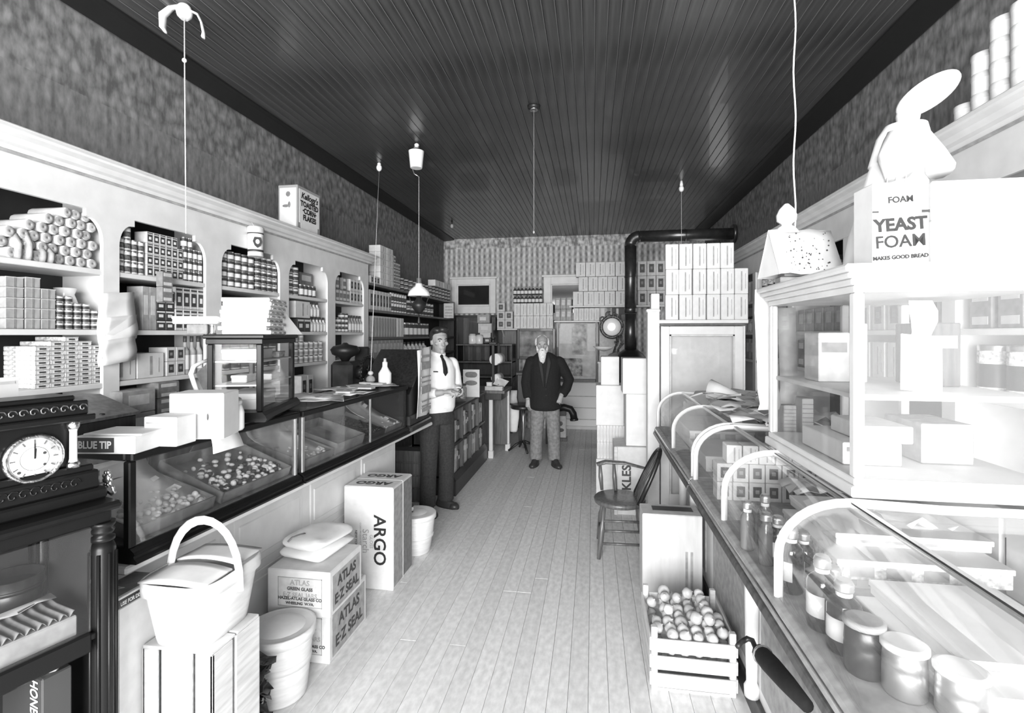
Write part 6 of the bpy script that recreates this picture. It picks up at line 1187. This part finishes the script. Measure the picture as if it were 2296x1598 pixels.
part(SB, 'bell', PORC, lambda b: b.lathe([(.05, 0), (.054, .006), (.068, .14), (.072, .155), (.066, .155), (.048, .008)], 24)); part(SB, 'rim', IRON, lambda b: b.lathe([(.07, .15), (.074, .155), (.072, .162)], 24)); part(SB, 'hook', NICKEL, lambda b: (b.tube([(-.04, 0, .005), (-.02, 0, -.05), (.022, 0, -.075)], .004, 6), b.tube([(0, 0, .15), (0, 0, .23)], .008, 8))); part(SB, 'shackle', PAPER, lambda b: (b.ball((0, 0, .175), .03, .03, .018, 12), b.ball((.004, 0, .207), .022, .022, .018, 12)))
for nm, lb, x, y, zb, m in (('ceiling_bulb', 'small clear bulb on the twine run by the side wall', -2.129, 4.8, 3.33, PORC), ('ceiling_bulb', 'small bulb and cord near the stovepipe', .98, 5.9, 3.29, PORC)):
    t = thing(nm, lb, 'bulb', (x, y, zb)); part(t, 'bulb', m, lambda b: b.ball((0, 0, 0), .028, .028, .036, 14)); part(t, 'cap', PORC, lambda b: b.lathe([(.016, .03), (.02, .036), (.012, ZC - zb)], 12))
    part(t, 'cord', TWINE, (lambda b: b.tube([(0, 0, -.03), ((-1.72 - x) * .5, (3.72 - y) * .5, (1.34 - zb) * .5), (-1.72 - x, 3.72 - y, 1.34 - zb)], .0025, 6)) if x < 0 else (lambda b: cord(b, 0, 0, -.65, -.03, .002)))
rz_ = thing('ceiling_rose', 'small ceiling rose with thin rod hanging mid room', 'lamp rod', (-.443, 3.79, ZC)); part(rz_, 'rose', IRON, lambda b: b.lathe([(.03, -.03), (.045, -.02), (.05, 0)], 16)); part(rz_, 'rim', BRASS, lambda b: b.lathe([(.032, -.034), (.034, -.03), (.03, -.027)], 16)); part(rz_, 'rod', GREY, lambda b: cord(b, 0, 0, -.95, -.03, .0016)); part(rz_, 'hook', GREY, lambda b: b.ball((0, 0, -.955), .008, .008, .012, 8))
lb_ = thing('ceiling_bulb', 'small dim bulb near the rear corner of the ceiling', 'bulb', (-2.12, 7.42, 3.3)); part(lb_, 'bulb', GREY, lambda b: b.ball((0, 0, 0), .025, .025, .035, 12)); part(lb_, 'stem', IRON, lambda b: b.lathe([(.012, .03), (.012, .08)], 8))
# lamp with rag ribbons and pull cord near the shop front
FL = thing('pendant_fixture', 'white ceiling socket with rag streamers and long pull cord above the first arches', 'ceiling light', (-2.12, 2.34, ZC))
part(FL, 'socket', PORC, lambda b: b.lathe([(.018, -.075), (.034, -.06), (.04, -.035), (.032, -.01), (.024, 0)], 16)); part(FL, 'pull_cord', TWINE, lambda b: b.tube([(0, 0, -.07), (.002, 0, -.4), (.01, .0, -1.2)], .003, 6)); part(FL, 'bead', PORC, lambda b: b.ball((0, 0, -.29), .012, .012, .012, 10))
part(FL, 'streamer', PAPER, lambda b: b.tube([(.03, 0, -.03), (.07, .01, -.05), (.1, .0, -.1), (.105, .01, -.15), (.11, 0, -.18)], [.01, .012, .01, .012, .014], 8, flat=.5)); part(FL, 'streamer', PAPER, lambda b: b.tube([(-.03, 0, -.0), (-.09, .01, -.0), (-.13, 0, -.04), (-.14, .01, -.1), (-.115, 0, -.13)], [.012, .02, .026, .022, .012], 8, flat=.5))
# ---------------------------------------------------------------- the two men
def skin_solid(parent, name, m, fn, voxel=.007, smooth=6):
    o = part(parent, name, m, fn); md = o.modifiers.new('join', 'REMESH'); md.mode = 'VOXEL'; md.voxel_size = voxel; md.use_smooth_shade = True
    s_ = o.modifiers.new('soften', 'SMOOTH'); s_.factor = .5; s_.iterations = smooth
    return o
def head(b, c, yaw, pitch=0, long=1.0):
    """head facing local -y, turned by yaw; c = centre of skull"""
    M = Matrix.Translation(c) @ Matrix.Rotation(yaw, 4, 'Z') @ Matrix.Rotation(pitch, 4, 'X')
    b.ball((0, .012, .03), .076, .093, .088, 16, M=M)                       # skull
    b.rings([(0, -.022, -.118 * long, .026, .022), (0, -.02, -.108 * long, .04, .045), (0, -.012, -.085, .052, .062), (0, -.006, -.05, .06, .078), (0, -.004, 0, .069, .088), (0, .0, .05, .068, .085)], 18, M=M)  # jaw to brow
    b.prism([(-.086, .012), (-.098, -.012), (-.108, -.034), (-.094, -.042), (-.08, -.04)], 0, -.0115, .0115, M=M)  # nose
    b.ball((0, -.1, -.032), .015, .013, .011, 8, M=M)
    b.ball((0, -.079, .022), .05, .014, .009, 10, M=M)                        # brow ridge
    b.ball((0, -.08, -.063), .026, .012, .007, 8, M=M); b.ball((0, -.078, -.074), .022, .012, .007, 8, M=M)    # lips
    b.ball((0, -.072, -.1 * long), .024, .02, .018, 8, M=M)
    for s_ in (-1, 1):
        b.ball((s_ * .045, -.06, -.02), .022, .02, .018, 8, M=M)              # cheekbones
        b.ball((s_ * .074, .012, -.008), .009, .02, .032, 8, M=M)             # ears
    return M
def face_bits(p, M, hair, brows=True):
    for s_ in (-1, 1):
        part(p, 'eye', [GREY, BLACK], lambda b: (b.ball((s_ * .03, -.0788, .004), .0115, .007, .0055, 10, M=M), b.ball((s_ * .03, -.0852, .004), .006, .0025, .0055, 8, mi=1, M=M)))
        part(p, 'eyebrow', hair, lambda b: b.tube([M @ Vector(q) for q in ((s_ * .014, -.093, .019), (s_ * .03, -.094, .025), (s_ * .048, -.083, .02))], [.004, .005, .003], 6))
    part(p, 'mouth', mat('lip_line', .16, .5), lambda b: b.tube([M @ Vector(q) for q in ((-.021, -.087, -.069), (0, -.0925, -.068), (.021, -.087, -.069))], [.0015, .0025, .0015], 6))
def hand(b, wrist, d, n, side, curl=.7, s=1.0):
    """palm and five fingers; d = direction of the fingers, n = palm normal, side = +1/-1 thumb side"""
    d = Vector(d).normalized(); n = Vector(n); n = (n - d * n.dot(d)).normalized(); t = d.cross(n) * side
    w = Vector(wrist); P_ = w + d * .085 * s
    b.tube([w - d * .01, w + d * .03 * s, w + d * .06 * s, P_], [.027 * s, .034 * s, .04 * s, .037 * s], 12, flat=.55)
    for k, (off, L_, r) in enumerate(((.03, .068, .0095), (.011, .078, .0098), (-.009, .072, .0093), (-.028, .056, .0082))):
        q = w + d * .08 * s + t * off * s; pts = [q - d * .02]; a = .15 + curl * .25; cur = q
        for seg in range(3):
            dd = d * math.cos(a) + n * math.sin(a); cur = cur + dd * L_ * s * (.42, .33, .25)[seg]; pts.append(cur); a += curl * .75
        b.tube(pts, [r * s, r * s * 1.02, r * s * .95, r * s * .75], 8)
    q = w + d * .03 * s + t * .03 * s; m1 = q + (t * .75 + d * .6 + n * .25).normalized() * .042 * s; m2 = m1 + (d * .9 + n * .45 - t * .1).normalized() * .03 * s
    b.tube([q - t * .012, q, m1, m2], [.014 * s, .014 * s, .0115 * s, .009 * s], 8)
def shoe(p, x, y, rot, m, name='shoe'):
    M = Matrix.Translation((x, y, 0)) @ Matrix.Rotation(rot, 4, 'Z')
    def f(b):
        b.rings([(0, 0, .0, .04, .125), (0, 0, .012, .045, .135), (0, .004, .022, .044, .13), (0, .01, .045, .042, .118), (0, .03, .07, .038, .085), (0, .055, .1, .036, .05), (0, .06, .13, .04, .05)], 18, M=M)
        b.rings([(0, -.085, .01, .045, .05), (0, -.085, .03, .044, .048), (0, -.08, .05, .034, .036)], 14, M=M)
    o = part(p, name, m, f)
    part(o, 'sole', BLACK, lambda b: b.rings([(0, 0, .0, .044, .132), (0, 0, .012, .047, .138)], 18, M=M))
    part(o, 'lace', DIM, lambda b: [b.tube([M @ Vector((-.02, -.01 + .02 * k, .066 + .012 * k)), M @ Vector((0, -.015 + .02 * k, .075 + .013 * k)), M @ Vector((.02, -.01 + .02 * k, .066 + .012 * k))], .0028, 5) for k in range(3)])
# clerk in shirtsleeves
A = thing('person', 'man in white shirt, dark tie and dark trousers standing with a paper in his hands', 'person', (-1.445, 4.56, 0), R(48))
HY = R(-8)
HEADC = (0.0, -.035, 1.59)
def clerk_body(b):
    head(b, HEADC, HY, R(2))
    b.rings([(0, .005, 1.4, .07, .07), (0, -.005, 1.44, .056, .058), (0, -.01, 1.5, .052, .056), (0, -.012, 1.56, .05, .055)], 16)
    b.rings([(0, 0, .86, .13, .09), (0, 0, .95, .14, .1), (0, 0, 1.1, .12, .085), (0, 0, 1.25, .145, .1), (0, .005, 1.38, .15, .09), (0, .005, 1.43, .07, .06)], 18)
    for s_ in (-1, 1):
        b.tube([(s_ * .075, .0, .9), (s_ * .088 + (.02 if s_ > 0 else -.014), .02 if s_ > 0 else -.02, .5), (s_ * .088 + (.03 if s_ > 0 else -.02), .03 if s_ > 0 else -.02, .1), (s_ * .088 + (.03 if s_ > 0 else -.02), .03 if s_ > 0 else -.02, .06)], [.075, .05, .036, .036], 12)
        b.tube([(s_ * .155, .005, 1.39), (s_ * .215, .03, 1.15), (s_ * .13, -.17, 1.12), (s_ * .075, -.235, 1.135)], [.05, .044, .036, .026], 12)
    hand(b, (.07, -.24, 1.137), (-.62, -.68, .12), (-.3, .1, -.9), -1, .9); hand(b, (-.075, -.235, 1.137), (.6, -.72, .1), (.3, .1, -.9), 1, .9)
bd = skin_solid(A, 'body', SKIN, clerk_body, .006, 3)
Mh = Matrix.Translation(HEADC) @ Matrix.Rotation(HY, 4, 'Z') @ Matrix.Rotation(R(2), 4, 'X')
face_bits(A, Mh, HAIRD)
def hair1(b):
    b.ball((0, .03, .05), .081, .093, .086, 18, M=Mh); b.ball((.02, -.03, .108), .062, .055, .034, 14, M=Mh); b.ball((-.035, -.03, .1), .045, .05, .03, 12, M=Mh)
    for s_ in (-1, 1): b.ball((s_ * .072, .02, .03), .014, .035, .045, 8, M=Mh)
    b.ball((0, .075, -.02), .062, .032, .055, 12, M=Mh)
skin_solid(A, 'hair', HAIRD, hair1, .007, 3)
def shirt1(b):
    b.rings([(0, 0, .92, .155, .115), (0, -.004, .97, .175, .135), (0, -.008, 1.06, .175, .14), (0, -.004, 1.2, .178, .13), (0, 0, 1.32, .185, .122), (0, .005, 1.4, .165, .1), (0, .005, 1.44, .1, .078), (0, .0, 1.46, .068, .066)], 22)
    for s_ in (-1, 1):
        b.ball((s_ * .158, .005, 1.375), .068, .066, .062, 12)
        b.tube([(s_ * .16, .005, 1.38), (s_ * .2, .018, 1.26), (s_ * .222, .03, 1.16), (s_ * .2, -.03, 1.115), (s_ * .15, -.13, 1.12), (s_ * .115, -.185, 1.128)], [.066, .064, .064, .06, .052, .042], 14)
skin_solid(A, 'shirt', CLOTHW, shirt1, .009, 4)
part(A, 'collar', CLOTHW, lambda b: b.tube([(.062 * math.sin(2 * PI * k / 20), -.004 - .062 * math.cos(2 * PI * k / 20), 1.475 - .014 * math.cos(2 * PI * k / 20)) for k in range(21)], .016, 8, flat=1.4))
part(A, 'necktie', COAT, lambda b: (b.ball((0, -.078, 1.45), .017, .014, .017, 10), b.tube([(0, -.08, 1.445), (.004, -.112, 1.4), (.008, -.13, 1.34), (.008, -.135, 1.3), (.006, -.136, 1.27)], [.014, .02, .026, .027, .004], 8, flat=.35)))
part(A, 'pocket_pencil', DARK, lambda b: b.tube([(-.11, -.118, 1.315), (-.07, -.13, 1.312)], .006, 6))
def pants1(b):
    b.rings([(0, .0, .82, .15, .12), (0, .0, .9, .158, .122), (0, -.002, .98, .15, .118), (0, -.002, 1.0, .148, .117)], 22)
    for s_, fy, dx in ((-1, -.02, -.02), (1, .03, .03)):
        b.tube([(s_ * .075, 0, .9), (s_ * .082 + dx * .3, fy * .3, .72), (s_ * .088 + dx * .7, fy * .8 - .01, .5), (s_ * .088 + dx, fy, .3), (s_ * .088 + dx, fy + .01, .14), (s_ * .088 + dx, fy + .01, .07)], [.098, .092, .078, .074, .074, .078], 16)
skin_solid(A, 'trousers', CLOTHD, pants1, .009, 4)
part(A, 'belt', COAT, lambda b: b.tube([(.153 * math.cos(2 * PI * k / 24), .119 * math.sin(2 * PI * k / 24) - .002, .985) for k in range(25)], .014, 6, flat=1.2)); part(A, 'buckle', NICKEL, lambda b: b.bbox(-.018, .018, -.138, -.128, .972, .998, .003))
shoe(A, -.11, -.05, R(-8), LEATH); shoe(A, .12, .02, R(20), LEATH)
AM = MW[A.name]
pp = thing('paper_slip', 'small pale slip of paper and pencil in the clerk hands', 'paper', tuple(AM @ Vector((0, -.31, 1.12))), R(48))
part(pp, 'sheet', PAPER, lambda b: b.sheet([[(-.05 + .1 * j / 3, -.03 + .1 * i / 3, .004 + .05 * (1 - i / 3) * .0 - .03 * i / 3 + .008 * math.sin(j)) for j in range(4)] for i in range(4)], t=.0012)); part(pp, 'pencil', DARK, lambda b: b.tube([(.06, -.03, .06), (-.02, .02, -.03)], .004, 6))
# bearded man in a dark coat
O = thing('person', 'white-bearded man in black coat and grey trousers standing before the picture', 'person', (-.60, 6.36, 0), R(3))
OC_ = (-.035, -.06, 1.535)
def old_body(b):
    head(b, OC_, R(4), R(6))
    b.rings([(-.01, .0, 1.36, .07, .07), (-.025, -.025, 1.42, .054, .056), (-.03, -.04, 1.48, .05, .055), (-.035, -.045, 1.52, .048, .054)], 16)
    b.rings([(0, 0, .8, .13, .09), (0, 0, .95, .15, .1), (0, 0, 1.1, .14, .1), (0, 0, 1.25, .15, .1), (0, .0, 1.35, .14, .09), (0, 0, 1.4, .07, .06)], 18)
    for s_ in (-1, 1): b.tube([(s_ * .085, .0, .9), (s_ * .105, -.02, .48), (s_ * .115, .01, .1), (s_ * .115, 0, .06)], [.08, .055, .04, .04], 12)
    b.tube([(-.17, 0, 1.33), (-.235, .02, 1.06), (-.215, -.03, .83)], [.05, .044, .03], 12); hand(b, (-.213, -.035, .82), (.08, -.1, -1), (.6, .4, 0), -1, .6)
    b.tube([(.17, 0, 1.33), (.285, .05, 1.09), (.2, -.06, .88)], [.05, .044, .03], 12); hand(b, (.2, -.06, .88), (-.35, -.2, -.9), (-.5, .5, 0), 1, .5)
skin_solid(O, 'body', SKIN, old_body, .006, 3)
Mo = Matrix.Translation(OC_) @ Matrix.Rotation(R(4), 4, 'Z') @ Matrix.Rotation(R(6), 4, 'X')
face_bits(O, Mo, HAIRW)
def beard(b):
    b.rings([(0, -.075, -.24, .018, .014), (0, -.078, -.21, .034, .024), (0, -.078, -.16, .046, .034), (0, -.068, -.11, .054, .042), (0, -.055, -.075, .054, .045)], 16, M=Mo)
    for s_ in (-1, 1): b.tube([Mo @ Vector(q) for q in ((0, -.098, -.05), (s_ * .022, -.092, -.056), (s_ * .036, -.075, -.075))], [.012, .013, .008], 8); b.tube([Mo @ Vector(q) for q in ((s_ * .064, -.01, -.02), (s_ * .06, -.03, -.06), (s_ * .045, -.05, -.1))], [.012, .017, .02], 8)
skin_solid(O, 'beard', HAIRW, beard, .006, 2)
def hair2(b):
    for s_ in (-1, 1): b.ball((s_ * .075, .03, .02), .022, .05, .055, 10, M=Mo)
    b.ball((0, .06, .02), .075, .05, .075, 14, M=Mo); b.ball((0, .02, .07), .07, .075, .05, 14, M=Mo)
skin_solid(O, 'hair', HAIRW, hair2, .007, 2)
def coat(b):
    b.rings([(0, -.01, .7, .17, .13), (0, -.005, .74, .205, .15), (0, 0, .82, .203, .145), (0, .0, .95, .195, .14), (0, 0, 1.1, .195, .138), (0, .0, 1.25, .205, .135), (0, .005, 1.34, .19, .115), (-.005, .0, 1.4, .12, .085), (-.015, -.01, 1.43, .075, .075)], 22)
    b.ball((-.17, .005, 1.31), .075, .07, .07, 12); b.ball((.17, .005, 1.31), .075, .07, .07, 12)
    b.tube([(-.17, .0, 1.32), (-.22, .01, 1.18), (-.245, .02, 1.04), (-.232, -.01, .93), (-.218, -.03, .85)], [.075, .07, .066, .06, .055], 14)
    b.tube([(.17, .0, 1.32), (.24, .03, 1.2), (.3, .05, 1.08), (.265, .0, .97), (.215, -.045, .895)], [.075, .07, .068, .062, .056], 14)
skin_solid(O, 'coat', COAT, coat, .009, 4)
part(O, 'lapel', mat('coat_lapel', .02, .8), lambda b: [b.tube([(s_ * .05 - .01, -.09, 1.4), (s_ * .055, -.13, 1.3), (s_ * .03, -.145, 1.15), (s_ * .012, -.148, 1.0)], [.012, .026, .02, .008], 8, flat=.3) for s_ in (-1, 1)]); part(O, 'button', BLACK, lambda b: [b.ball((.018, -.148, .9 + .08 * k), .009, .005, .009, 8) for k in range(4)])
def pants2(b):
    b.rings([(0, 0, .74, .16, .115), (0, 0, .85, .17, .12), (0, 0, .95, .165, .118)], 20)
    for s_ in (-1, 1): b.tube([(s_ * .08, 0, .86), (s_ * .092, -.01, .68), (s_ * .104, -.015, .48), (s_ * .112, .0, .3), (s_ * .115, .01, .14), (s_ * .115, .005, .07)], [.1, .095, .086, .08, .08, .082], 16)
skin_solid(O, 'trousers', CLOTHG, pants2, .009, 3)
shoe(O, -.13, -.06, R(-14), LEATH); shoe(O, .14, -.07, R(22), LEATH)
# ---------------------------------------------------------------- lettering curves become plain meshes
bpy.context.view_layer.update()
_dg = bpy.context.evaluated_depsgraph_get()
for o in [o for o in C.objects if o.type == 'FONT']:
    me = bpy.data.meshes.new_from_object(o.evaluated_get(_dg)); n = bpy.data.objects.new('lettering', me); C.objects.link(n)
    n.parent = o.parent; n.matrix_local = o.matrix_local.copy(); cu = o.data; bpy.data.objects.remove(o); bpy.data.curves.remove(cu)
